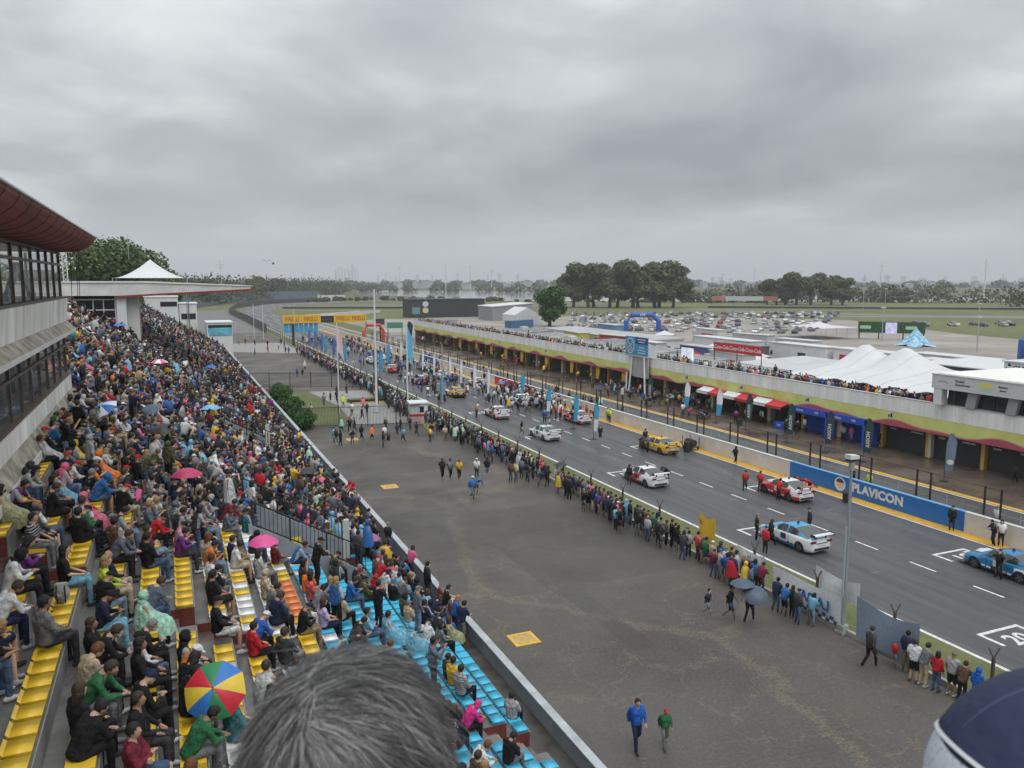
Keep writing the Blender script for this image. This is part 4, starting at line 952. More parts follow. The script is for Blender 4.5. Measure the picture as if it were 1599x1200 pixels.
mass('right_belt',[(480,330,10),(560,300,15),(700,250,20),(860,170,25)],120,1.8,leaf_far,'dark tree belt along the right edge of the circuit',6,17,14)
mass('horizon_wood',[(-300,1400,120),(200,1900,160),(800,1900,160),(1500,1400,160),(2100,800,160)],420,5.5,leaf_far,'low bluish woodland along the horizon',6,17,15)
mass('left_far_wood',[(-60,430,22),(-8,520,22),(40,640,26),(90,760,30),(150,900,40),(210,1150,50)],300,1.7,leaf_far,'dark wood behind the far stand and bend',7,21,16)
# far grey blue grandstands along the bend
def far_stand(x0,y0,x1,y1,label,h=7.5,depth=12):
    L_=math.hypot(x1-x0,y1-y0); t=thing('bleacher_stand',label,'grandstand',(x0,y0,0),math.atan2(y1-y0,x1-x0),'far bleachers')
    n=9
    for i in range(n): MB().box(0,L_,depth*i/n,depth*(i+1)/n-.02,0,1.2+(h-1.2)*i/(n-1)).build('tier',mat('far_tier_%d'%(i%2),[(.085,.11,.135),(.13,.16,.19)][i%2],.7,var=.2,vscale=.2),t)
    MB().box(0,L_,-.3,0,0,1.6).build('front_wall',mat('far_stand_wall',(.11,.12,.13),.7),t)
far_stand(8,395,13,495,'nearest far empty blue grey bleacher along the track bend'); far_stand(14.5,505,34,592,'second far empty bleacher along the bend'); far_stand(38,600,74,657,'third far empty bleacher along the bend'); far_stand(79,662,128,695,'farthest empty bleacher at the end of the bend')
t=thing('far_wall','dark debris fence along the outer edge of the far track','fence',(0,0,0))
w=MB(); pts=[(28.6,262),(29.3,330),(28.6,420),(38.5,506),(67,586),(116,640)]
for a,b in zip(pts[:-1],pts[1:]): MB().bar((*a,1.4),(*b,1.4),.2,2.8).build('panel',mat('fence_dark',(.07,.07,.07),.8,var=.2),t)
t=thing('hoarding','white roadside hoarding on the far infield bend','hoarding',(128,672,0)); MB().box(-10,10,-.2,.2,.3,4.2).build('board',white_dirty,t); MB().box(-12.6,-11,-.2,.2,.3,4.6).build('post_board',white_dirty,t)
# low barriers across the infield
for i,(a,b,lab) in enumerate([((50,352),(88,395),'white low barrier wall on the infield nearest the gantry'),((70,372),(100,402),'second white low barrier on the infield grass'),((62,480),(135,452),'long dark tyre barrier across the infield'),((300,395),(560,215),'dark tyre barrier along the far right track'),((420,268),(560,190),'second dark barrier line on the right grass')]):
    t=thing('track_barrier',lab,'barrier',(a[0],a[1],0),0,'infield barriers'); MB().bar((0,0,.6),(b[0]-a[0],b[1]-a[1],.6),.8,1.2).build('block',white_dirty if i<2 else mat('barrier_dark',(.05,.05,.05),.8),t)
    MB().bar((0,0,1.25),(b[0]-a[0],b[1]-a[1],1.25),.9,.1).build('cap',white_dirty,t)
# skyline
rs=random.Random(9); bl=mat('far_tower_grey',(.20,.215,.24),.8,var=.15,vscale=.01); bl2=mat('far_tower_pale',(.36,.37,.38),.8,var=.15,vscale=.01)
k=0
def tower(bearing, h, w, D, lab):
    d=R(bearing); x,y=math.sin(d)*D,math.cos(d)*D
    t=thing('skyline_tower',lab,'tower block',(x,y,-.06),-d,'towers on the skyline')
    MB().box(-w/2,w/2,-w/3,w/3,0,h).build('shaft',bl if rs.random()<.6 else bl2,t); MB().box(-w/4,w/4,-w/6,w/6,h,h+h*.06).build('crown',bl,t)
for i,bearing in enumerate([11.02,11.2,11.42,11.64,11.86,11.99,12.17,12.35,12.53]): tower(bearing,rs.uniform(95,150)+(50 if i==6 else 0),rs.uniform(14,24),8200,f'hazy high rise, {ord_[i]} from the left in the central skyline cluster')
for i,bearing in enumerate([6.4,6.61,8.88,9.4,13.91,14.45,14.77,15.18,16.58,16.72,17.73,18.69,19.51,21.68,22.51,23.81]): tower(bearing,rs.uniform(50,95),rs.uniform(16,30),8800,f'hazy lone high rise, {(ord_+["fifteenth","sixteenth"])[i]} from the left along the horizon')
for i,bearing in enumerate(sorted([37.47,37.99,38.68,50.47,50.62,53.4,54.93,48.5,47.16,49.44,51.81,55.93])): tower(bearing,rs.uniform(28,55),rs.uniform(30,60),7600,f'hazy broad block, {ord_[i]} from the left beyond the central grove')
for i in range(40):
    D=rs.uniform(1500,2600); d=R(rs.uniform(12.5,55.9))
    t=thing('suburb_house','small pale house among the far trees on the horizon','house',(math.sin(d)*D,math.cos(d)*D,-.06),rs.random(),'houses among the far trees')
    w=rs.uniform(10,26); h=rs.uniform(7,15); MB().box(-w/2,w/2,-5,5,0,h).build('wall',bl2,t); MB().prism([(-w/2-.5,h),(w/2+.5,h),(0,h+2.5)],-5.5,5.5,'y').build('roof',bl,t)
for i,(bearing,D,h) in enumerate([(15.45,1250,38),(18.69,1150,40),(20.44,1250,40),(21.96,1250,34),(40.26,1500,40),(48.12,900,34),(53.98,830,36)]):
    d=R(bearing)
    t=thing('pylon',f'thin pale pylon on the horizon, {ord_[i]} from the left','pylon',(math.sin(d)*D,math.cos(d)*D,0),0,'far pylons'); MB().tube([(0,0,0),(0,0,h)],[.9,.35],5).build('mast',concrete_lt,t); MB().bar((-3,0,h*.9),(3,0,h*.9),.4).build('arm',concrete_lt,t)
# two birds
for i,(bearing,z) in enumerate(((6.44,19.8),(6.86,19.4))):
    d=R(bearing); D=150.
    t=thing('bird','dark bird in flight over the left tree line, '+('upper left one' if i==0 else 'lower right one'),'bird',(math.sin(d)*D,math.cos(d)*D,z),i*1.3,'birds in the sky')
    MB().add([(0,-.35,0),(.09,0,.05),(0,.4,0),(-.09,0,.05),(0,0,-.08)],[(0,1,4),(1,2,4),(2,3,4),(3,0,4),(0,3,1),(1,3,2)]).build('body',black,t)
    for s in (-1,1): MB().add([(0,-.14,.03),(s*.45,-.02,.28),(s*.85,.1,.12),(s*.4,.14,.22),(0,.14,.03)],[(0,1,2,3,4)]).build('wing',black,t)
# haze: one even box of air round the place
hb=MB().box(-12000,12000,-12000,12000,-1.2,230).mesh('haze',[])
hm=bpy.data.materials.new('haze_air'); hm.use_nodes=True; hN=hm.node_tree.nodes; hN.clear()
ho=hN.new('ShaderNodeOutputMaterial'); pv=hN.new('ShaderNodeVolumePrincipled'); pv.inputs['Color'].default_value=(.93,.96,1,1); pv.inputs['Density'].default_value=2.0e-4; pv.inputs['Anisotropy'].default_value=.1
hm.node_tree.links.new(pv.outputs[0],ho.inputs['Volume']); 
try: hm.cycles.homogeneous_volume=True
except Exception: pass
hb.materials.append(hm); tag(link('haze',hb),'thin grey haze in the air over the circuit','haze',kind='stuff')
# ---------------------------------------------------------------- race cars and parked cars
def lerp_tab(tab, t):
    for (a,b),(c,d) in zip(tab[:-1],tab[1:]):
        if t <= c: return b+(d-b)*(t-a)/(c-a) if c>a else d
    return tab[-1][1]
ZT=[(-2.26,.70),(-2.2,.93),(-2.0,1.0),(-1.5,1.02),(-.9,.97),(.5,.94),(.9,.93),(1.5,.83),(1.95,.72),(2.15,.62),(2.27,.48)]
WT=[(-2.26,.66),(-2.18,.80),(-1.9,.90),(-1.3,.935),(0,.90),(1.3,.935),(1.8,.90),(2.1,.78),(2.27,.52)]
ROOF=[(-1.95,1.0),(-1.5,1.13),(-1.0,1.30),(-.6,1.385),(-.1,1.41),(.25,1.37),(.6,1.22),(1.02,.94)]
def car_body_mb(pattern, nst=44):
    b=MB(); ys=np.linspace(-2.26,2.27,nst); rows=[]
    for y in ys:
        w=lerp_tab(WT,y); zt=lerp_tab(ZT,y); zb=.17 if abs(y)<2.0 else .20
        za=0
        for yw in (-1.33,1.36):
            d=abs(y-yw)
            if d<.38: za=max(za,.30+math.sqrt(.38**2-d*d))
        z0=max(zb,za); fl=1+.02*(za>0)
        half=[(0,zb+.05),(w*.62,zb+.02),(w*.97*fl,z0),(w*1.0*fl,max(z0+.02,.34)),(w*fl,max(z0+.04,.5)),(w*.985,max(z0+.05,zt-.2)),(w*.93,zt-.06),(w*.80,zt),(w*.45,zt+.025),(0,zt+.035)]
        rows.append([(x,y,z) for x,z in half]+[(-x,y,z) for x,z in half[-2:0:-1]])
    n=len(rows[0])
    for i in range(nst-1):
        for j in range(n):
            q=[rows[i][j],rows[i][(j+1)%n],rows[i+1][(j+1)%n],rows[i+1][j]]
            c=[sum(p[k] for p in q)/4 for k in range(3)]
            b.add(q,[(0,1,2,3)],pattern(*c))
    b.add(rows[0],[tuple(range(n))],pattern(0,-2.26,.6)); b.add(rows[-1],[tuple(range(n))[::-1]],pattern(0,2.27,.4))
    return b
def weld(me, d=.0015):
    bm=bmesh.new(); bm.from_mesh(me); bmesh.ops.remove_doubles(bm,verts=bm.verts[:],dist=d); bmesh.ops.recalc_face_normals(bm,faces=bm.faces[:]); bm.to_mesh(me); bm.free(); me.update(); return me
def gh(y): # greenhouse half section
    r=lerp_tab(ROOF,y); belt=min(lerp_tab(ZT,y)-.01,r-.005); f=(r-belt)/.45
    return [(.83,belt),(.83-.12*f,belt+(r-belt)*.5),(.80-.17*f,r-.035*min(1,f*3)),(.46,r),(0,r+.012)]
def wheel_parts():
    n=20; T=MB(); T.lathe([(.20,-.11),(.30,-.12),(.325,-.09),(.33,0),(.325,.09),(.30,.12),(.20,.11)],n=n)
    Rm=MB(); Rm.lathe([(.02,-.10),(.21,-.105),(.205,.105),(.02,.10)],n=n,m=1)
    for k in range(5):
        a=k*1.2566; Rm.bar((math.cos(a)*.04,math.sin(a)*.04,-.118),(math.cos(a)*.205,math.sin(a)*.205,-.112),.06,.03,0); Rm.bar((math.cos(a)*.04,math.sin(a)*.04,.118),(math.cos(a)*.205,math.sin(a)*.205,.112),.06,.03,0)
    rot=Matrix.Rotation(R(90),4,'Y')
    tm=T.mesh('tyre',black,False); rm=Rm.mesh('rim',[mat('rim_grey',(.20,.20,.21),.35,metal=.7),mat('rim_dark',(.03,.03,.03),.5)]); tm.transform(rot); rm.transform(rot); return tm,rm
TYRE,RIM=wheel_parts()
def paint(name,c): 
    m=mat(name,c,.28,var=.05,vscale=2,spec=.5); nodes(m)[2].inputs['Coat Weight'].default_value=.5; return m
PW=paint('car_white',(.66,.67,.68)); PR=paint('car_red',(.50,.018,.03)); PB=paint('car_blue',(.02,.27,.47)); PN=paint('car_navy',(.02,.03,.10)); PK=paint('car_black',(.02,.02,.022)); PY=paint('car_yellow',(.66,.38,.02)); PO=paint('car_ochre',(.42,.30,.13)); PG=paint('car_pale_green',(.40,.58,.52)); PC=paint('car_sky',(.16,.45,.62))
carglass=mat('car_glass',(.03,.035,.04),.06,spec=.9); carglass2=mat('car_rear_glass',(.07,.078,.075),.12,spec=.7)
def race_car(x,y,mats,pattern,label,rz=0,roofm=0,spoil=None,stack=False):
    t=thing('race_car',label,'race car',(x,y,0),rz,'race cars on the starting grid')
    me=weld(car_body_mb(pattern).mesh('body',mats)); me.polygons.foreach_set('use_smooth',[True]*len(me.polygons)); link('body',me,t)
    ys=list(np.linspace(-1.93,1.0,26)); top=MB(); 
    S_=[gh(v) for v in ys]
    def strip(i,j,sgn,dst): 
        a,b,c,d=S_[i][j],S_[i][j+1],S_[i+1][j+1],S_[i+1][j]
        q=[(sgn*a[0],ys[i],a[1]),(sgn*b[0],ys[i],b[1]),(sgn*c[0],ys[i+1],c[1]),(sgn*d[0],ys[i+1],d[1])]; dst.add(q,[(0,1,2,3)])
    ws=MB(); rw=MB(); sw={}
    for i in range(25):
        ym=(ys[i]+ys[i+1])/2
        for sgn in (1,-1):
            for j in range(4):
                if j>=2: dst = ws if ym>.32 else (rw if ym<-.72 else top)
                else:
                    if -1.15<ym<.62 and abs(ym+.28)>.06: dst=sw.setdefault((sgn,ym>-.28),MB())
                    else: dst=top
                strip(i,j,sgn,dst)
    def fin(b,nm,m):
        me=weld(b.mesh(nm,m)); me.polygons.foreach_set('use_smooth',[True]*len(me.polygons)); return link(nm,me,t)
    fin(top,'roof',mats[roofm]); fin(ws,'windscreen',carglass); fin(rw,'rear_window',carglass2)
    for q in sw.values(): fin(q,'side_window',carglass)
    for wx in (-.80,.80):
        for wy in (-1.33,1.36):
            o=link('wheel',TYRE,t,(wx,wy,.33)); link('rim',RIM,o)
        MB().bar((wx*1.15,.55,1.0),(wx*1.27,.58,1.03),.10,.12).build('mirror',mats[0],t)
        MB().box(wx*.82-.2,wx*.82+.2,2.02,2.17,.60,.70).build('headlight',mat('headlamp',(.55,.57,.6),.1),t)
        MB().box(wx*.80-.19,wx*.80+.19,-2.272,-2.2,.76,.88).build('tail_light',mat('tail_lamp',(.16,.01,.015),.2),t)
        for wy in (-1.33,1.36): MB().box(wx-.13*(1 if wx>0 else -1)-.1,wx-.13*(1 if wx>0 else -1)+.1,wy-.36,wy+.36,.3,.66).build('wheel_well',black,t)
    MB().box(-.78,.78,-2.45,-2.12,1.235,1.265).build('rear_wing',spoil or mats[0],t)
    for wx in (-.79,.79): MB().box(wx-.012,wx+.012,-2.47,-2.1,1.14,1.33).build('wing_end_plate',PK,t)
    for wx in (-.4,.4): MB().bar((wx,-2.12,.98),(wx,-2.26,1.24),.03,.1).build('wing_strut',PK,t)
    MB().box(-.85,.85,1.95,2.42,.09,.12).build('splitter',PK,t); MB().box(-.6,.6,-2.29,-2.265,.30,.44).build('diffuser',PK,t)
    MB().box(-.26,.26,-2.285,-2.262,.56,.67).build('number_plate',white_p,t)
    # race number panels, sun strip and sponsor blocks
    for wx in (-.925,.925):
        MB().box(wx-.006,wx+.006,-.22,.22,.50,.84).build('door_panel',mat('decal_pale',(.62,.62,.5),.4) if mats[0] is not PW else mat('decal_navy',(.03,.05,.12),.4),t)
        for q,(a,b) in enumerate(((-.86,-.62),(-.54,-.34),(.34,.6),(.68,.9))): MB().box(wx-.004,wx+.004,a,b,.30+.02*(q%2),.40+.02*(q%2)).build('sponsor_block',PN if mats[0] is PW else PW,t)
    MB().grid(lambda u,v:((u-.5)*1.16*(1-.08*(1-v)),.36+.12*v,lerp_tab(ROOF,.36+.12*v)+.018-.06*(2*u-1)**4),8,2).build('sun_strip',mats[min(1,len(mats)-1)] if mats[0] is PW else PK,t)
    MB().box(-.5,.5,1.25,1.62,.915,.925).build('bonnet_block',mats[-1],t)
    MB().box(-.42,.42,-2.278,-2.262,.70,.745).build('tail_block',PK,t)
    # door seams
    for wx in (-.916,.916):
        d=MB()
        for yy in (.62,-.42): d.bar((wx*1.001,yy,.22),(wx*.985,yy,.9),.012,.012)
        d.build('door_seam',PK,t)
    MB().box(-.05,.05,-.35,-.25,1.41,1.56).build('roof_aerial',PK,t)
    return t
def pat_two(k,ylo=-9): return lambda x,y,z: 1 if (z>.55+k*y*.28 and y>ylo) else 0
def pat_toy(x,y,z): return 1 if (abs(y-.15+ (z-.6)*1.3)<.55 or (y>1.2 and abs(x)<.35) or (z<.30 and -1<y<1)) else 0
def pat_ypf(x,y,z): return 1 if (z<.42 and -1.0<y<1.2) or (z>.86 and y<-1.7 and abs(x)<.7) or (y>.9 and abs(x)>.5 and z>.6) else 0
def pat_blue(x,y,z): return 1 if (z<.45+.12*math.sin(y*3)) and y<.4 else (2 if (abs(z-.72)<.05 and y<.3) else 0)
def pat_red(x,y,z): return 1 if (y<-1.55 and z>.45 and z<.98 and x<.5) or (z>.94 and y<-.9) else 0
def pat_yel(x,y,z): return 1 if (y<-.4 and z<.62) or (y>1.4) else 0
def pat_mix(x,y,z): return 1 if math.sin(y*2.3+z*4)>.25 else 0
def pat_pl(x,y,z): return 0
race_car(43.0,28.6,[paint('car_mid_blue',(.012,.15,.33)),PN,PW],pat_blue,'blue race car with navy sill cut by the right picture edge')
race_car(35.6,37.4,[PW,PB],pat_ypf,'white race car with blue roof and blue sill beside the yellow fence flag',R(1.5),1)
race_car(43.1,46.4,[PR,PW],pat_red,'red race car with white tail in front of the blue wall panel',R(-1),1)
race_car(35.4,54.2,[PW,PR],pat_toy,'white race car with red swirls nearest the left track line, mid grid',R(1),0)
race_car(43.4,64.0,[PY,PO],pat_yel,'yellow and ochre race car with spare tyres stacked behind it',0,0)
race_car(35.9,74.2,[PW,PG],pat_pl,'plain white race car with pale green roof',R(1),1)
race_car(43.6,81.4,[PR,PW],pat_red,'red race car with white bonnet before the long pale wall',0,1)
race_car(36.2,88.2,[PW,PR],pat_mix,'white and red patterned race car beside two crew in white',0,0)
race_car(43.0,96.5,[PW,PC],pat_pl,'plain white race car hidden in the thick of the grid crowd',0,0)
race_car(37.4,106.8,[PY,PK],pat_yel,'yellow and black race car near the far light pole',0,0)
race_car(44.3,116.0,[PW,PR],pat_mix,'far white and red race car beside the red wall panel',0,0)
race_car(36.8,122.6,[PR,PW],pat_mix,'far red and white race car left of the white flags',0,1)
race_car(42.2,127.5,[PW,PK],pat_pl,'far plain white race car near the pit wall',0,0)
race_car(36.9,140.2,[PR,PW],pat_toy,'far red and white race car between the blue flags',0,1)
race_car(43.5,141.5,[PO,PW],pat_yel,'far tan and white race car at the blue wall panel',0,0)
race_car(37.3,157.0,[PW,PC],pat_mix,'farthest white and sky blue race car of the grid',0,0)
# stacked tyres and trolleys
def tyre_stack(x,y,n,lab,rz=0):
    t=thing('tyre_stack',lab,'tyres',(x,y,0),rz)
    me=MB().lathe([(.19,-.12),(.31,-.12),(.33,-.05),(.33,.05),(.31,.12),(.19,.12)],n=16).mesh('tyre',black)
    for i in range(n): link('tyre',me,t,(0,0,.125+.25*i))
    return t
tyre_stack(45.6,62.6,4,'four black tyres stacked behind the yellow race car'); tyre_stack(59.6,72.0,3,'stack of tyres on the pit apron before the garages'); tyre_stack(46.1,43.2,3,'black tyres by the wall behind the red race car')
for x,y,lab in [(58.6,77.4,'black tyre trolley on the wet pit apron near the white flag'),(46.6,63.4,'dark tool trolley beside the yellow race car')]:
    t=thing('tyre_trolley',lab,'trolley',(x,y,0)); MB().box(-.5,.5,-.8,.8,.3,.36).build('deck',steel_dk,t)
    for a in (-.45,.45):
        MB().bar((a,-.75,.36),(a,-.75,1.3),.05).build('upright',steel_dk,t); MB().bar((a,.75,.36),(a,.75,1.3),.05).build('upright',steel_dk,t)
    tm=MB().lathe([(.19,-.12),(.31,-.12),(.33,0),(.31,.12),(.19,.12)],n=14).mesh('tyre',black); tm.transform(Matrix.Rotation(R(90),4,'X'))
    for q in (-.5,-.17,.17,.5): link('tyre',tm,t,(0,q,.72))
    wm_=MB().lathe([(.02,-.04),(.12,-.04),(.12,.04),(.02,.04)],n=10).mesh('wheel',black); wm_.transform(Matrix.Rotation(R(90),4,'Y'))
    for a in (-.45,.45):
        for q in (-.6,.6): link('wheel',wm_,t,(a,q,.16))
for x,y,lab,rz in [(34.2,103.4,'black motorbike standing on the track beside the yellow race car',.3)]:
    t=thing('motorbike',lab,'motorbike',(x,y,0),rz); wm_=MB().lathe([(.2,-.06),(.3,-.06),(.31,0),(.3,.06),(.2,.06)],n=14).mesh('wheel',black); wm_.transform(Matrix.Rotation(R(90),4,'Y'))
    for q in (-.7,.7): link('wheel',wm_,t,(0,q,.31))
    MB().prism([(-.6,.5),(.35,.45),(.6,.75),(.4,1.0),(.1,.85),(-.5,.85),(-.75,.95)],-.13,.13,'x').build('body',steel_dk,t)
    MB().bar((-.35,.55,1.05),(.35,.55,1.05),.04).build('handlebar',galv,t)
# parked cars in the field: too small to show parts
pc_m=objcol('parked_paint',.3,.5,0,.6)
def small_car():
    b=car_body_mb(lambda x,y,z:0,14); ys=list(np.linspace(-1.93,1.0,9)); S_=[gh(v) for v in ys]
    for i in range(8):
        ym=(ys[i]+ys[i+1])/2
        for sg in (1,-1):
            for j in range(4):
                a,bb,c,d=S_[i][j],S_[i][j+1],S_[i+1][j+1],S_[i+1][j]
                b.add([(sg*a[0],ys[i],a[1]),(sg*bb[0],ys[i],bb[1]),(sg*c[0],ys[i+1],c[1]),(sg*d[0],ys[i+1],d[1])],[(0,1,2,3)],0 if (j>=2 and -.75<ym<.3) else 1)
    for wx in (-.82,.82):
        for wy in (-1.33,1.36): b.prism([(math.cos(a)*.33+wy,math.sin(a)*.33+.33) for a in np.linspace(0,6.28,10,endpoint=False)],wx-.1,wx+.1,'x',2)
    return b.mesh('parked_car',[pc_m,carglass,black])
PCM=small_car(); rp_=random.Random(21)
pcol=[('white',(.62,.63,.64,1)),('white',(.58,.58,.58,1)),('silver grey',(.33,.34,.35,1)),('silver grey',(.28,.29,.31,1)),('black',(.03,.03,.032,1)),('dark grey',(.09,.092,.1,1)),('silver grey',(.38,.39,.4,1)),('white',(.6,.6,.6,1)),('dark grey',(.07,.07,.075,1)),('black',(.025,.025,.03,1)),('white',(.6,.61,.62,1)),('red',(.22,.03,.03,1)),('blue',(.04,.08,.17,1))]
def park(x,y,rz,place):
    n,c=rp_.choice(pcol); o=tag(link('parked_car',PCM,None,(x,y,-.02),rz),f'{n} car parked {place}','car',f'{n} cars {place}'); o.color=c
cnt=0
for r_ in range(12):                                     # rows of the big field
    n_=20+r_; bx_,by_=124+r_*5.6,238+r_*10.2
    for i in range(n_):
        if rp_.random()<.24 or r_ in (3,7) and rp_.random()<.75: continue
        u=bx_+i*(3.1+r_*.08)+rp_.uniform(-.25,.25)+ (i%2)*.3; v=by_-i*(2.5-r_*.07)+rp_.uniform(-.4,.4)
        park(u,v,R(-52+r_)+rp_.uniform(-.07,.07)+(math.pi if rp_.random()<.4 else 0),'in the rows beyond the paddock sheds'); cnt+=1
for i in range(26):
    park(236+i*3.4+rp_.uniform(-1,1),212-i*1.2+rp_.uniform(-5,5)+ (i%2)*7,R(-30)+rp_.uniform(-.3,.3),'beside the infield road on the right'); cnt+=1
for i in range(7): park(262+i*6,319-i*2.2,R(-55),'in the single line on the grass before the banner')
for (x,y,rz) in [(121,106,.3),(133,102,.6),(128,121,1.2),(140,92,.2),(146,110,1.0)]: park(x,y,rz,'on the gravel behind the white marquee')
# ---------------------------------------------------------------- fences, poles, flags, gantry
fnc = thing('trackside_fence','rusty Y topped fence posts with wires along the grass verge','fence',(28.6,0,0))
pm=MB(); pm.box(-.05,.05,-.05,.05,0,2.05); pm.bar((0,0,2.0),(-.2,.08,2.45),.04); pm.bar((0,0,2.0),(.2,-.08,2.45),.04); pm=pm.mesh('post',rust)
y=5.6; py_=[]
while y<262: link('post',pm,fnc,(0,y,0)); py_.append(y); y+=4.55
for zz in (.5,.9,1.3,1.7,2.0): MB().bar((0,5.6,zz),(0,py_[-1],zz),.008).build('wire',galv,fnc)
MB().box(-.12,.06,-10,262,-.05,.22).build('kerb',mat('kerb_dirty',(.30,.285,.26),.8,var=.3,vscale=1.2),fnc)
def iron_fence(name,label,a,b,h=2.4):
    t=thing(name,label,'fence',(a[0],a[1],0)); d=Vector((b[0]-a[0],b[1]-a[1],0)); L_=d.length; n=int(L_/.16); bars=MB()
    for i in range(n+1):
        p=d*(i/n); bars.bar((p.x,p.y,.1),(p.x,p.y,h),.022)
    bars.build('bars',steel_dk,t)
    for z in (.2,h-.15): MB().bar((0,0,z),(d.x,d.y,z),.05).build('rail',steel_dk,t)
    for i in range(0,int(L_/3.2)+1):
        p=d*min(1,i*3.2/L_); MB().bar((p.x,p.y,0),(p.x,p.y,h+.1),.09).build('post',steel_dk,t)
iron_fence('iron_fence','black iron bar fence at the near end of the garden',(11,90.5),(26.2,87.2)); iron_fence('iron_fence','black iron bar fence across the far end of the garden',(11,128),(28,121)); iron_fence('iron_fence','short black iron fence beside the trackside crowd',(26.4,103),(28.2,118))
sheet('garden_lawn',[(11,92),(19,91),(20,104),(18.5,119),(11.2,122)],-.006,grass_near)
sheet('garden_path',[(19.2,90),(26,88.6),(27,118),(18.8,120),(20.2,104)],-.005,mat('path_pale',(.24,.235,.225),.6,var=.15,vscale=.5,rvar=.2))
t=thing('flower_bed','low raised bed with yellow and green edges by the iron fence','planter',(24.6,107,0)); MB().box(-2.6,2.6,-.8,.8,0,.35).build('kerb',steel_dk,t); MB().box(-2.5,2.5,-.7,.7,.352,.42).build('soil',grass_near,t); MB().box(-2.7,2.7,-1.4,-1.2,0,.12).build('edge',mat('edge_yellow',(.5,.36,.06),.6),t)
# poles
def pole(name,label,x,y,h,r=.09,head=None,m=None):
    t=thing(name,label,'pole',(x,y,0)); MB().tube([(0,0,0),(0,0,h)],[r,r*.6],8).build('shaft',m or galv,t); MB().box(-.25,.25,-.25,.25,0,.12).build('base',concrete,t)
    if head=='flood':
        MB().box(-.24,.24,-.12,.12,h-.06,h+.02).build('bracket',steel_dk,t); MB().prism([(-.27,h+.05),(.27,h+.05),(.27,h+.2),(-.27,h+.26)],-.18,.18,'y').build('floodlight',white_p,t); MB().box(-.1,.1,-.08,.08,h-.5,h-.12).build('ballast',galv,t)
    return t
t=pole('light_pole','thick grey light pole with white floodlight beside the hanging banners',28.45,26.5,8.35,.105,'flood',mat('pole_grey',(.22,.26,.285),.5,var=.12,vscale=2))
MB().box(-.2,.2,-.2,.2,0,.42).build('junction_box',galv,t); MB().box(-.14,-.10,-.04,.04,1.8,5.2).build('conduit',mat('conduit_grey',(.38,.42,.44),.5),t)
pole('tall_pole','tallest white pole with small cross arms at the garden',23.5,97,15.4,.17,None,white_p)
pole('thin_pole','thin grey pole standing beside the white booth',31.2,94,8.6,.10)
for x,y,h,lab in [(22.2,234,10,'left of two bare white poles on the far paving'),(24.6,233,10,'right of two bare white poles on the far paving'),(30.6,215,9,'far flagless white pole near the gantry')]: pole('bare_pole',lab,x,y,h,.09,None,white_p)
def cloth_flag(name,label,x,y,hp,w,hh,m,rz=0,droop=.5,pr=.05,z0=0):
    t=thing(name,label,'flag',(x,y,z0),rz); MB().tube([(0,0,0),(0,0,hp)],[pr,pr*.7],6).build('pole',white_p,t)
    MB().grid(lambda u,v:(u*w*(1-droop*.5*(1-v)),.12*math.sin(u*5+v*2)*u*1.5,hp-.1-hh*v-droop*u*hh*.7),10,8).build('cloth',m,t,smooth=True); return t
fl_b=fabric('flag_sky',(.10,.42,.66)); fl_w=fabric('flag_white',(.72,.73,.75)); fl_ar=mat('flag_multi',(.65,.62,.66),.8,var=.3,vscale=3,col2=(.6,.35,.38),coord='O')
cloth_flag('garden_flag','white flag with red patches on the pole by the garden',19.1,98.5,11.3,1.0,3.2,fl_ar,R(20),.8,.09); cloth_flag('garden_flag','tall sky blue flag on the pole beside the crowd',26.8,94.4,11.6,.9,4.0,fl_b,R(10),.7,.09)
def feather(name,label,x,y,h,m,m2=None,rz=0,w=.75,txt=None,lean=0.):
    t=thing(name,label,'flag',(x,y,0),rz)
    MB().tube([(0,0,0),(0,0,h*.7),(.12*w,0,h*.93),(w*.5,0,h)],[.03,.025,.018,.012],5).build('pole',steel_dk,t)
    def fn(u,v): 
        z=h*(.22+.77*v); ww=w*(.75+.25*math.sin(v*2.5)) if v<.8 else w*(1-(v-.8)*3.2); x0=.02+(.0 if v<.7 else (v-.7)*w*1.0)
        return (x0+u*max(.06,ww),.06*math.sin(v*7+u*3)*u,z)
    MB().grid(fn,4,14).build('cloth',m,t,smooth=True)
    if m2: MB().grid(lambda u,v:(lambda p:(p[0],p[1]-.012,p[2]))(fn(u,v*.42)),4,7).build('lower_panel',m2,t,smooth=True)
    MB().box(-.3,.3,-.3,.3,0,.05).build('base',steel_dk,t)
    if txt:
        me=text_mesh(txt,.46,.004,.008); me.transform(Matrix.Rotation(R(-90),4,'Y')); me.materials.clear(); me.materials.append(white_p); link('lettering',me,t,(w*.5,-.09,h*.52))
    return t
ords=ord_
fl_bl=fabric('feather_blue',(.045,.33,.56)); fl_dk=fabric('feather_dark',(.022,.05,.055)); fl_gr=fabric('feather_grey',(.14,.20,.27)); fl_nv=fabric('feather_navy',(.07,.16,.42))
for i,(x,y) in enumerate([(41.5,151),(40.2,140),(40.4,133),(39.7,124.4),(40.6,119),(40.3,113),(40.2,107),(39.9,100.8)]): feather('feather_flag',f'thin white feather flag on the grid centre line, {ords[7-i]} from the nearest',x,y,4.6,fl_w,None,R(-35),.38)
for i,(x,y) in enumerate([(44.2,99),(41.3,84.9),(41.1,77.6),(40.3,71.6),(33.2,101)]): feather('feather_flag',['sky blue feather flag nearest the thick grid crowd','sky blue feather flag leaning before the crowd, second nearest','sky blue feather flag beside the red race car','nearest sky blue feather flag behind the plain white race car','sky blue feather flag near the yellow race car'][i],x,y,3.9,fl_bl,fl_w if i%2 else None,R(-50),.55)
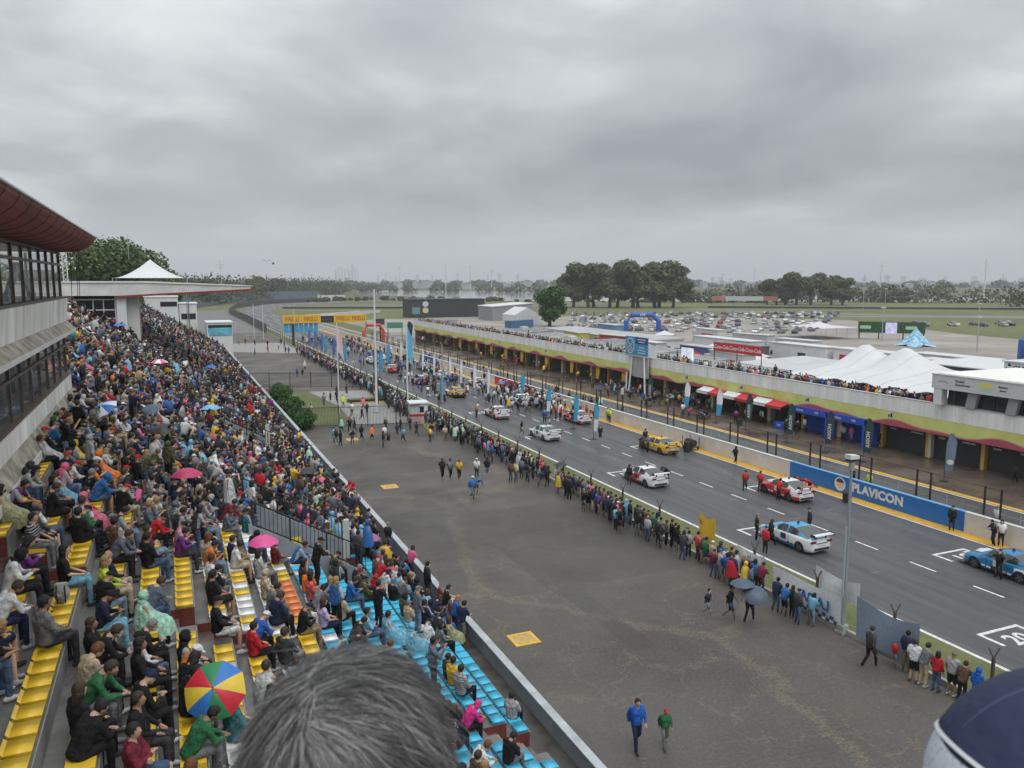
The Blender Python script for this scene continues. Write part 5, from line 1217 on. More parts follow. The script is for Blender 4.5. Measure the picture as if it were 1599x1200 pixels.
for i,(x,y) in enumerate([(30.2,150),(31.0,158),(31.2,166),(31.0,174),(31.4,181),(31.3,189),(32.8,133),(33.4,139),(34.5,144),(37.5,146),(31.2,197)]): feather('feather_flag',f'purplish blue feather flag along the far left track edge, {ords[i]} of the row',x,y,4.6,fl_nv if i%3 else fl_bl,None,R(-40),.7)
for x,y,lab,m,m2,tx in [(57.6,62.2,'dark feather flag with pale letters before the blue garage tent',fl_dk,None,'AXION'),(57.8,52.6,'dark feather flag with pale letters between closed shutters',fl_dk,None,'AXION'),(57.5,56.9,'dark feather flag with pale letters at the tent end',fl_dk,None,'AXION'),(58.4,69.5,'dark feather flag with pale letters before the red awnings',fl_dk,None,'AXION'),(58.2,44.6,'blue grey feather flag with round white badge on the pit apron',fl_gr,None,None),(58.0,74.2,'white feather flag with blue foot on the pit apron',fl_w,fl_bl,None),(58.4,81.0,'white feather flag with blue foot near the tyre trolley',fl_w,fl_bl,None),(57.6,88.0,'dark feather flag beside the stadium sign legs',fl_dk,None,'AXION')]:
    t=feather('feather_flag',lab,x,y,4.1,m,m2,R(-62),.72,tx)
    if m is fl_gr: MB().prism([(math.cos(a)*.26+.38,math.sin(a)*.22+1.7) for a in np.linspace(0,6.28,16,endpoint=False)],-.1,-.085,'y').build('badge',white_p,t)
for i,y in enumerate([104,112,121,131,142,150,158,167,178]): feather('feather_flag',f'yellow feather flag standing by the far garages, {ords[i]} from the stadium sign',63.3,y,3.2,fabric('feather_yellow',(.62,.36,.03)),None,R(-70),.8)
feather('feather_flag','wide black feather flag with pale ring by the far pit entry',56.8,200,6.0,fl_dk,None,R(-70),2.6); 
# starting gantry and inflatables
g=thing('start_gantry','yellow starting gantry with red lettering across the far track','gantry',(0,226,0))
for x in (28.9,52.2): MB().box(x-.2,x+.2,-.2,.2,0,6.9).build('post',galv,g)
gy=mat('gantry_yellow',(.68,.42,.02),.5,var=.06)
for a,b in ((29,36.6),(36.7,44.0)) : pass
MB().box(29,39.4,-.4,.4,4.7,6.9).build('beam_panel',gy,g); MB().box(39.45,43.0,-.45,.45,4.7,6.6).build('light_panel',steel_dk,g); MB().box(39.45,43,-.5,.5,6.62,7.1).build('light_hood',white_p,g); MB().box(43.05,52.2,-.4,.4,4.7,6.9).build('beam_panel',gy,g)
for x in (31.6,36.6,45.6,50.0): lettering('PIRELLI',1.7,(x,-.41,5.75),0,mat('gantry_red',(.40,.05,.02),.5),g,.01,.02,0,sx=.72)
for i in range(5): MB().prism([(40+i*.62+math.cos(a)*.2,5.5+math.sin(a)*.2) for a in np.linspace(0,6.28,10,endpoint=False)],-.5,-.46,'y').build('lamp',mat('lamp_off',(.12,.12,.12),.4),g)
for i in range(7): MB().grid(lambda u,v:(29.4+i*1.35+u*1.1,.1*math.sin(u*6),4.68-2.6*v),4,3).build('hanging_banner',fl_bl,g)
arch('inflatable_arch','red and white inflatable arch beyond the starting gantry',51.5,214,5.4,4.4,.45,mat('arch_red',(.58,.06,.03),.5,var=.25,vscale=1.3),0,None)
t=thing('green_hoarding','small green hoarding beside the far pit entry','hoarding',(57.5,214,0)); MB().box(-2.2,2.2,-.1,.1,3.4,5.0).build('board',mat('arch_green',(.05,.24,.17),.5,var=.1),t)
for x in (-2,2): MB().box(x-.08,x+.08,.1,.2,0,5).build('post',steel_dk,t)
t=thing('dark_screen','dark information screen beside the gantry','screen',(53.6,215,0)); MB().box(-1.2,1.2,-.2,.2,4.4,6.0).build('panel',dk,t); MB().box(-.15,.15,0,.3,0,4.6).build('post',steel_dk,t)
for x,y,lab in [(29.0,206,'black slim loudspeaker column by the far paving')]:
    t=thing('speaker_column',lab,'loudspeaker',(x,y,0)); MB().box(-.3,.3,-.3,.3,.2,5.6).build('cabinet',black,t); MB().box(-.5,.5,-.5,.5,0,.2).build('base',steel_dk,t)
# booth
t=thing('ticket_booth','small white booth with red band beside the trackside crowd','booth',(26.3,88.4,0),R(-8))
MB().box(-1,1,-1,1,1.15,2.35).build('upper_wall',white_p,t); MB().box(-1.02,1.02,-1.02,1.02,.9,1.147).build('red_band',red_p,t); MB().box(-1,1,-1,1,0,.897).build('lower_wall',mat('booth_pink',(.62,.42,.42),.6,var=.15),t); MB().box(-1.15,1.15,-1.15,1.15,2.353,2.5).build('roof',white_p,t); MB().box(.05,.55,-1.03,-1.003,1.35,2.05).build('window',glass_dk,t)
# things hung on the fence
def hung(name,label,y0,y1,z0,z1,m,x=28.42,sag=.1,cat='banner'):
    t=thing(name,label,cat,(x,(y0+y1)/2,0)); h=(y1-y0)/2
    def fn(u,v): return (.05*math.sin(u*7+v*3)-.03*math.sin(v*3),-h+2*h*u,z0+(z1-z0)*v-sag*math.sin(u*math.pi)*v+.04*math.sin(u*9)*(1-v))
    MB().grid(fn,16,8).build('cloth',m,t,smooth=True); return t
hung('hung_sheet','plain blue grey sheet hung on the fence beside the light pole',22.3,25.6,.25,2.2,fabric('sheet_bluegrey',(.20,.25,.33)),28.3,.25)
t=hung('fan_banner','white fan banner with mirrored blue letters and checkered edge on the fence',26.6,31.2,.25,1.75,fabric('banner_white',(.60,.62,.64)),28.4,.1)
me=text_mesh('LA BA',.72,.004,.02); me.materials.clear(); me.materials.append(blue_p); o=link('lettering',me,t,(-.09,-.7,.98),R(-90)); o.scale.x=-1
ck=MB()
for i in range(18):
    for j in range(2):
        if (i+j)%2==0: ck.box(-.088,-.084,-2.2+i*.245,-2.2+i*.245+.245,.28+j*.17,.45+j*.17)
ck.build('checker_edge',mat('checker_navy',(.03,.06,.16),.6),t)
hung('hung_banner','white upper banner behind the light pole',25.9,28.6,1.4,2.6,fabric('banner_pale',(.62,.64,.66)),28.75,.2)
hung('fan_banner','pale banner with sky blue flag print, behind the man in navy',32.0,34.2,.3,1.9,mat('flag_print',(.5,.62,.68),.8,var=.3,vscale=2,col2=(.66,.68,.66)),28.5,.1)
hung('yellow_banner','tall yellow cloth banner tied on the trackside fence',36.2,37.7,.3,2.9,fabric('banner_yellow',(.66,.42,.03)),28.5,.3)
t=hung('wall_flag','red and white club flag draped over the parapet wall',29.6,31.2,2.5,3.7,mat('flag_red_white',(.62,.6,.6),.8,var=.1,vscale=3),10.12,.1); MB().grid(lambda u,v:(-.06+.03*math.sin(u*6),-.8+1.6*u,2.8+.45*v+.3*u),8,3).build('red_stripe',red_p,t)
# ---------------------------------------------------------------- people
def ell_v(c, r, nu=12, nv=8):
    vs=[(c[0],c[1],c[2]-r[2])]; fs=[]
    for j in range(1,nv):
        t=math.pi*j/nv
        for i in range(nu):
            a=2*math.pi*i/nu; vs.append((c[0]+r[0]*math.sin(t)*math.cos(a),c[1]+r[1]*math.sin(t)*math.sin(a),c[2]-r[2]*math.cos(t)))
    vs.append((c[0],c[1],c[2]+r[2])); n=len(vs)-1
    for i in range(nu): fs.append((0,1+(i+1)%nu,1+i)); fs.append((n,n-nu+i,n-nu+(i+1)%nu))
    for j in range(nv-2):
        for i in range(nu): a=1+j*nu+i; b=1+j*nu+(i+1)%nu; fs.append((a,b,b+nu,a+nu))
    return vs,fs
def capsule(b, p, q, r0, r1, n=10):
    p=Vector(p); q=Vector(q); d=q-p; L_=d.length
    if L_<1e-5: d=Vector((0,0,1)); L_=1e-4
    d.normalize(); pts=[]; rad=[]
    for t in (-1,-.8,-.45): pts.append(p+d*r0*t); rad.append(r0*max(.12,math.sqrt(max(0,1-t*t))))
    pts.append(p); rad.append(r0); pts.append(q); rad.append(r1)
    for t in (.45,.8,1): pts.append(q+d*r1*t); rad.append(r1*max(.12,math.sqrt(max(0,1-t*t))))
    up=Vector((0,0,1)) if abs(d.z)<.9 else Vector((1,0,0)); x=d.cross(up).normalized(); y=x.cross(d); vs=[]
    for c,r in zip(pts,rad): vs+=[c+(x*math.cos(6.28319*j/n)+y*math.sin(6.28319*j/n))*r for j in range(n)]
    k=len(pts); fs=[(i*n+j,i*n+(j+1)%n,(i+1)*n+(j+1)%n,(i+1)*n+j) for i in range(k-1) for j in range(n)]+[tuple(range(n))[::-1],tuple((k-1)*n+j for j in range(n))]
    b.add(vs,fs)
def melt(prims, name, voxel=.02, smooth=4, tris=900):
    """grows one continuous skin round the given limbs and masses"""
    b=MB()
    for p in prims:
        if p[0]=='c': capsule(b,*p[1:])
        else: b.add(*ell_v(p[1],p[2]))
    o=temp(name,b.mesh(name,[]))
    m=o.modifiers.new('r','REMESH'); m.mode='VOXEL'; m.voxel_size=voxel
    if smooth: s=o.modifiers.new('s','SMOOTH'); s.factor=.5; s.iterations=smooth
    nf=len(baked(o).data.polygons)*2
    if nf>tris: d=o.modifiers.new('d','DECIMATE'); d.ratio=tris/nf
    me=bpy.data.meshes.new_from_object(baked(o)); old=o.data; bpy.data.objects.remove(o); bpy.data.meshes.remove(old)
    me.name=name; me.materials.clear(); me.polygons.foreach_set('use_smooth',[True]*len(me.polygons)); return me
def mir(p): return (-p[0],p[1],p[2])
def P_(pel,che,nek,hed,sh,elR,haR,knR,anR,elL=None,haL=None,knL=None,anL=None,hx=.09,pitch=0.):
    return dict(pel=pel,che=che,nek=nek,hed=hed,sh=(sh,mir(sh)),el=(elR,elL or mir(elR)),ha=(haR,haL or mir(haR)),kn=(knR,knL or mir(knR)),an=(anR,anL or mir(anR)),hx=hx,pitch=pitch)
POSES={
'stand':P_((0,0,.93),(0,0,1.28),(0,.01,1.45),(0,.04,1.60),(.185,0,1.39),(.245,-.01,1.12),(.23,.10,.88),(.10,.03,.50),(.12,-.02,.08)),
'fwd':P_((0,-.04,.92),(0,.04,1.26),(0,.08,1.42),(0,.13,1.56),(.185,.05,1.37),(.26,.14,1.14),(.15,.36,1.10),(.10,.02,.50),(.13,-.06,.08),pitch=.2),
'phone':P_((0,0,.93),(0,0,1.28),(0,.01,1.45),(0,.05,1.60),(.185,0,1.39),(.25,.17,1.2),(.07,.33,1.42),(.10,.03,.50),(.12,-.02,.08)),
'hips':P_((0,0,.93),(0,.0,1.28),(0,.01,1.45),(0,.04,1.60),(.185,0,1.39),(.36,-.08,1.17),(.19,.05,.99),(.12,.03,.50),(.16,-.02,.08)),
'walk':P_((0,0,.91),(0,.02,1.27),(0,.04,1.44),(0,.08,1.59),(.185,.01,1.38),(.24,-.12,1.13),(.22,-.10,.87),(.10,.20,.53),(.10,.26,.10),(-.24,.10,1.13),(-.2,.26,.95),(-.10,.0,.49),(-.10,-.32,.14)),
'bend':P_((0,-.14,.90),(0,.20,1.10),(0,.38,1.19),(0,.50,1.22),(.18,.30,1.15),(.24,.42,.92),(.14,.60,.80),(.11,-.06,.47),(.13,-.16,.08),pitch=.7),
'sit':P_((0,0,.63),(0,-.03,.98),(0,-.01,1.15),(0,.03,1.30),(.185,-.02,1.09),(.26,.06,.83),(.13,.31,.74),(.13,.43,.61),(.13,.44,.10)),
'sit_lean':P_((0,0,.63),(0,.18,.94),(0,.30,1.09),(0,.39,1.21),(.18,.24,1.04),(.22,.38,.77),(.06,.56,.74),(.14,.43,.61),(.16,.42,.10),pitch=.45),
'sit_phone':P_((0,0,.63),(0,.05,.97),(0,.10,1.14),(0,.18,1.27),(.185,.07,1.07),(.24,.17,.80),(.06,.36,.87),(.12,.43,.61),(.12,.46,.10),pitch=.5),
'sit_cross':P_((0,0,.63),(0,-.05,.98),(0,-.04,1.15),(0,.0,1.30),(.185,-.03,1.09),(.26,.09,.86),(-.06,.22,.89),(.11,.43,.63),(.02,.52,.12),(-.26,.09,.86),(.06,.2,.86),(-.13,.43,.61),(-.13,.42,.10)),
}
def lerp(a,b,t): return tuple(x+(y-x)*t for x,y in zip(a,b))
def off(p,x=0,y=0,z=0): return (p[0]+x,p[1]+y,p[2]+z)
def person_meshes(nm,p):
    out={}; pel,che,nek,hed=p['pel'],p['che'],p['nek'],p['hed']
    tor=[('c',off(pel,s*.07),off(che,s*.095),.118,.125) for s in (1,-1)]+[('c',off(che,s*.09),lerp(p['sh'][0 if s>0 else 1],nek,.25),.115,.075) for s in (1,-1)]+[('c',p['sh'][0],p['sh'][1],.068,.068),('c',che,nek,.10,.062),('c',pel,che,.128,.13)]
    arm=lambda k,r: [('c',p['sh'][k],p['el'][k],.068+r,.056+r),('c',p['el'][k],lerp(p['el'][k],p['ha'][k],.86),.054+r,.040+r)]
    out['long']=melt(tor+arm(0,0)+arm(1,0)+[('e',off(pel,0,0,.0),(.19,.155,.13)),('e',off(nek,0,-.065,-.035),(.085,.05,.06))],nm+'_jacket',.021,3,850)
    out['short']=melt(tor+[('c',p['sh'][k],lerp(p['sh'][k],p['el'][k],.75),.07,.068) for k in (0,1)]+[('e',pel,(.18,.145,.10))],nm+'_shirt',.021,3,650)
    hip=[off(pel,p['hx'],0,-.03),off(pel,-p['hx'],0,-.03)]
    out['pants']=melt([('e',pel,(.172,.142,.12))]+[('c',hip[k],p['kn'][k],.098,.073) for k in (0,1)]+[('c',p['kn'][k],p['an'][k],.07,.052) for k in (0,1)],nm+'_trousers',.021,3,650)
    out['shorts']=melt([('e',pel,(.172,.142,.12))]+[('c',hip[k],lerp(hip[k],p['kn'][k],.88),.10,.09) for k in (0,1)],nm+'_shorts',.021,3,420)
    f=Vector((0,1,0)); sh=[]
    for k in (0,1):
        a=p['an'][k]; z=max(.045,a[2]-.045); sh+=[('c',(a[0],a[1]-.05,z),(a[0]*1.1,a[1]+.15,z-.005),.046,.04),('c',a,(a[0],a[1],z),.048,.05)]
    out['shoes']=melt(sh,nm+'_shoes',.018,2,260)
    # skin: one body from head to ankles
    bd=[('e',hed,(.074,.090,.112)),('e',off(hed,0,.026,-.055),(.056,.066,.062)),('e',off(hed,0,.098,-.012),(.015,.02,.026)),('e',off(hed,.074,.0,-.01),(.012,.022,.03)),('e',off(hed,-.074,.0,-.01),(.012,.022,.03)),('c',nek,off(hed,0,-.012,-.03),.056,.054),('c',pel,nek,.10,.07),('c',p['sh'][0],p['sh'][1],.05,.05)]
    for k in (0,1):
        bd+=[('c',p['sh'][k],p['el'][k],.05,.041),('c',p['el'][k],p['ha'][k],.039,.029),('c',hip[k],p['kn'][k],.075,.056),('c',p['kn'][k],lerp(p['kn'][k],p['an'][k],.35),.054,.056),('c',lerp(p['kn'][k],p['an'][k],.35),p['an'][k],.056,.036)]
        d=(Vector(p['ha'][k])-Vector(p['el'][k])).normalized(); c=Vector(p['ha'][k])+d*.045; bd.append(('e',tuple(c),(.034,.034,.036)))
    me=melt(bd,nm+'_body',.017,2,1300)
    ex=MB(); 
    for k in (0,1):                      # fingers and thumb
        d=(Vector(p['ha'][k])-Vector(p['el'][k])).normalized(); s=1 if k==0 else -1; side=d.cross(Vector((0,0,1))); side=side.normalized() if side.length>.1 else Vector((1,0,0)); dn=side.cross(d).normalized()
        base=Vector(p['ha'][k])+d*.06
        for i,l in enumerate((.062,.075,.07,.055)):
            q=base+side*(-.027+.018*i); m_=q+d*l*.55; e=m_+d*l*.35-dn*l*.35; ex.tube([q,m_,e],[.0095,.009,.007],5)
        q=Vector(p['ha'][k])+d*.02-side*s*.03; ex.tube([q,q+d*.035-side*s*.022,q+d*.065-side*s*.014-dn*.01],[.011,.0105,.008],5)
    ey=MB()
    for s in (-1,1): ey.add(*ell_v(off(hed,s*.030,.082,.012),(.012,.010,.007),6,4))
    ey.add(*ell_v(off(hed,0,.086,-.055),(.022,.008,.006),6,4))
    bm=bmesh.new(); bm.from_mesh(me); me.materials.clear()
    for j,mb in enumerate((ex,ey)):
        tmp=mb.mesh('tmp',[]); bm2=bmesh.new(); bm2.from_mesh(tmp)
        vm_=[bm.verts.new(v.co) for v in bm2.verts]; bm.verts.index_update()
        for fc in bm2.faces:
            q=bm.faces.new([vm_[v.index] for v in fc.verts]); q.material_index=j; q.smooth=True
        bm2.free(); bpy.data.meshes.remove(tmp)
    # tilt of the head
    if p['pitch']:
        rot=Matrix.Rotation(-p['pitch'],3,'X'); h=Vector(nek)+Vector((0,0,.04))
        for v in bm.verts:
            if v.co.z>nek[2]+.02 and (v.co-Vector(hed)).length<.16: v.co=h+rot@(v.co-h)
    bm.to_mesh(me); bm.free(); out['body']=me
    h=Vector(nek)+Vector((0,0,.04)); rot=Matrix.Rotation(-p['pitch'],3,'X'); out['head']=(h+rot@(Vector(hed)-h)); out['pitch']=p['pitch']
    return out
PM={k:person_meshes(k,p) for k,p in POSES.items()}
# rain ponchos
def cape(rings,name,folds=11):
    """draped sheet: rings of (z, centre y, half width x, half depth y), pleated towards the hem"""
    b=MB(); n=44; m=len(rings)-1
    def fn(u,v):
        t=v*m; i=min(int(t),m-1); f=t-i; r=[rings[i][k]*(1-f)+rings[i+1][k]*f for k in range(4)]
        a=2*math.pi*u; pl=1+.055*v*math.sin(folds*a+3*math.sin(2*a))+.03*v*math.sin(5*a+1)
        return (r[2]*math.cos(a)*pl,r[1]+r[3]*math.sin(a)*pl,r[0]-.03*v*math.sin(folds*a+1.3))
    return b.grid(fn,n,18).mesh(name,[],True)
PM['sit']['poncho']=cape([(1.17,.0,.07,.075),(1.12,-.01,.16,.12),(1.04,-.01,.235,.155),(.90,.02,.28,.21),(.74,.10,.31,.32),(.66,.17,.32,.40),(.52,.22,.33,.42),(.34,.24,.34,.43)],'sit_poncho')
PM['stand']['poncho']=cape([(1.46,.01,.07,.075),(1.42,0,.16,.11),(1.34,0,.235,.145),(1.15,.01,.275,.19),(.95,.02,.29,.21),(.72,.02,.31,.23),(.58,.02,.33,.245)],'stand_poncho')
PM['walk']['poncho']=cape([(1.45,.03,.07,.075),(1.41,.02,.16,.11),(1.33,.02,.235,.145),(1.15,.02,.275,.20),(.95,.02,.29,.24),(.74,.02,.31,.28)],'walk_poncho')
# hair and headwear, centred on the head, facing +Y
def shell(r, c, keep, nu=18, nv=12, thick=0):
    vs,fs=ell_v(c,r,nu,nv); b=MB(); b.add(vs,[f for f in fs if keep(*[sum(vs[i][k] for i in f)/len(f) for k in range(3)])]); return b
def hair_short():
    return shell((.084,.100,.105),(0,-.012,.020),lambda x,y,z: z>.062-.0*y or (y<.035 and z>-.01) or (y<-.03 and z>-.075))
def hair_long():
    b=hair_short(); 
    b.grid(lambda u,v:(math.sin((u-.5)*3.6)*(.088+.012*math.sin(v*9)),-.012-.088*math.cos((u-.5)*3.6)-.02*v,.0-.30*v+.02*math.sin(u*15)*v),12,8); return b
def cap_hat():
    b=shell((.088,.106,.088),(0,-.008,.030),lambda x,y,z: z>.022)
    b.grid(lambda u,v:((u-.5)*.15*(1-.25*v*v),.082+.085*v*(1-.9*(2*u-1)**2*.5),.034-.018*v+.0*u),8,4); b.grid(lambda u,v:((u-.5)*.15*(1-.25*v*v),.082+.085*v*(1-.9*(2*u-1)**2*.5),.026-.018*v),8,4)
    return b
def hood():
    b=shell((.098,.116,.124),(0,-.012,.004),lambda x,y,z: not(y>.062 and abs(x)<.078 and -.1<z<.095) ); b.add(*ell_v((0,-.055,-.125),(.115,.085,.055),10,6)); return b
def solid(me_b,name,th):
    me=me_b.mesh(name,[],True); o=temp(name,me); m=o.modifiers.new('t','SOLIDIFY'); m.thickness=th; m.offset=1
    r=bpy.data.meshes.new_from_object(baked(o)); bpy.data.objects.remove(o); r.materials.clear(); return r
HEADS={'short':solid(hair_short(),'hair',.012),'long':solid(hair_long(),'long_hair',.016),'cap':solid(cap_hat(),'cap',.006),'hood':solid(hood(),'hood',.010)}
def cloth_patterns(m):
    """the object's alpha picks the cut of the garment: plain, striped, pale sleeves, printed"""
    N,L,b=nodes(m); oi=next(n for n in N if n.type=='OBJECT_INFO'); t=N.new('ShaderNodeTexCoord'); sp=N.new('ShaderNodeSeparateXYZ'); L.new(t.outputs['Object'],sp.inputs[0])
    def M_(op,a,c=0,e=None):
        n=N.new('ShaderNodeMath'); n.operation=op
        for i,v in enumerate((a,c,e)):
            if v is None: continue
            if isinstance(v,(int,float)): n.inputs[i].default_value=v
            else: L.new(v,n.inputs[i])
        return n.outputs[0]
    def near(v): return M_('COMPARE',oi.outputs['Alpha'],v,.04)
    stripe=M_('MULTIPLY',near(.9),M_('GREATER_THAN',M_('SINE',M_('MULTIPLY',sp.outputs[2],95.)),.15))
    sleeve=M_('MULTIPLY',near(.8),M_('GREATER_THAN',M_('ABSOLUTE',sp.outputs[0]),.185))
    no=N.new('ShaderNodeTexNoise'); no.inputs['Scale'].default_value=22; no.inputs['Detail'].default_value=1; L.new(t.outputs['Object'],no.inputs['Vector'])
    prn=M_('MULTIPLY',M_('MULTIPLY',near(.7),M_('LESS_THAN',M_('ABSOLUTE',sp.outputs[0]),.10)),M_('GREATER_THAN',no.outputs[0],.55))
    f=M_('MULTIPLY',M_('MAXIMUM',stripe,M_('MAXIMUM',sleeve,prn)),.85)
    src=b.inputs['Base Color'].links[0].from_socket; mx=N.new('ShaderNodeMixRGB'); L.new(f,mx.inputs[0]); L.new(src,mx.inputs[1]); mx.inputs[2].default_value=(.34,.35,.37,1); L.new(mx.outputs[0],b.inputs['Base Color']); return m
cloth_m=cloth_patterns(objcol('cloth',.82,.25,1.0,9)); shiny_m=objcol('rain_cloth',.34,.5,1.0,9); skin_m=objcol('skin',.55,.4,.05,3); hair_m=objcol('hair_strands',.6,.4,.6,26)
eye_m=mat('eye_dark',(.05,.03,.025),.4)
for k,d in PM.items():
    for q,me in d.items():
        if not isinstance(me,bpy.types.Mesh): continue
        me.materials.clear()
        if q=='body': me.materials.append(skin_m); me.materials.append(eye_m)
        else: me.materials.append(shiny_m if q=='poncho' else cloth_m)
for k,me in HEADS.items(): me.materials.append(hair_m if k in('short','long') else cloth_m)
CC={'black':(.014,.014,.016),'charcoal':(.04,.041,.045),'navy':(.014,.021,.055),'grey':(.15,.155,.165),'pale grey':(.32,.325,.33),'white':(.60,.61,.62),'blue':(.03,.12,.34),'royal blue':(.02,.10,.42),'sky blue':(.16,.40,.54),'teal':(.03,.15,.17),'red':(.42,.02,.03),'maroon':(.15,.018,.03),'pink':(.60,.13,.24),'magenta':(.60,.03,.22),'purple':(.13,.03,.18),'yellow':(.62,.40,.04),'orange':(.66,.17,.015),'green':(.03,.14,.06),'olive':(.075,.075,.035),'mint':(.34,.58,.47),'beige':(.42,.34,.24),'brown':(.10,.06,.04),'lilac':(.42,.35,.55),'lime':(.45,.58,.05),'slate':(.10,.125,.17),'coral':(.55,.10,.10),'striped grey':(.20,.20,.21),'pale olive':(.30,.31,.16),'denim':(.06,.10,.18),'pale denim':(.16,.22,.31),'khaki':(.23,.18,.11),'sky':(.16,.38,.50),'clear white':(.46,.49,.48)}
TOPW=[('black',32),('navy',14),('charcoal',16),('grey',10),('pale grey',6),('white',8),('blue',3),('royal blue',1.6),('sky blue',1.6),('red',3),('maroon',2),('pink',1.3),('purple',1.2),('yellow',.9),('orange',.8),('green',1.1),('olive',3.5),('mint',.6),('beige',3.2),('brown',3),('teal',1.3),('slate',6),('lilac',.6),('coral',.6)]
PONW=[('sky blue',5),('clear white',4),('yellow',3),('pale olive',2),('blue',3),('mint',2),('orange',1.2),('pink',1),('red',.6)]
BOTW=[('black',34),('navy',14),('denim',20),('pale denim',8),('grey',12),('khaki',6),('beige',4),('charcoal',8)]
SKINS=[(.42,.25,.17),(.36,.20,.13),(.47,.30,.21),(.30,.165,.105),(.50,.33,.24)]
HAIRC={'black':(.012,.010,.009),'brown':(.045,.026,.016),'blond':(.30,.19,.08),'grey':(.20,.20,.20),'auburn':(.13,.05,.02),'magenta':(.55,.04,.2)}
RP=random.Random(77)
def wch(w): return RP.choices([a for a,_ in w],[b for _,b in w])[0]
PEOPLE=[]
def add_person(pose,x,y,z,face,place,top=None,garm=None,bot=None,head=None,hcol=None,sc=None,shorts=None,pri=0):
    """face: heading in degrees, 0 looks along +Y, -90 looks along +X (to the track)"""
    if garm is None:
        r=RP.random(); garm='poncho' if (r<.14 and pose in('sit','stand','walk')) else ('T' if r<.24 else ('hoodie' if r<.5 else 'jacket'))
    if garm=='poncho' and 'poncho' not in PM[pose]: garm='hoodie'
    top=top or (wch(PONW) if garm=='poncho' else wch(TOPW)); bot=bot or wch(BOTW)
    if head is None:
        r=RP.random(); head='hood' if (garm in('poncho','hoodie') and r<.5) else ('cap' if r<.30 else ('long' if r<.55 else 'short'))
    if head in('bald',): head=None
    if head=='hair': head='short'
    if hcol is None or hcol=='skin':
        hcol=top if head=='hood' else (RP.choice(['black','white','red','navy','grey','black','blue']) if head=='cap' else wch([('black',50),('brown',34),('blond',9),('grey',7),('auburn',4)]))
    if shorts is None: shorts=RP.random()<.16
    PEOPLE.append(dict(pose=pose,x=x,y=y,z=z,face=face,place=place,top=top,garm=garm,bot=bot,head=head,hcol=hcol,sc=sc or RP.uniform(.93,1.05),shorts=shorts and garm!='poncho',skin=RP.choice(SKINS),pri=pri))
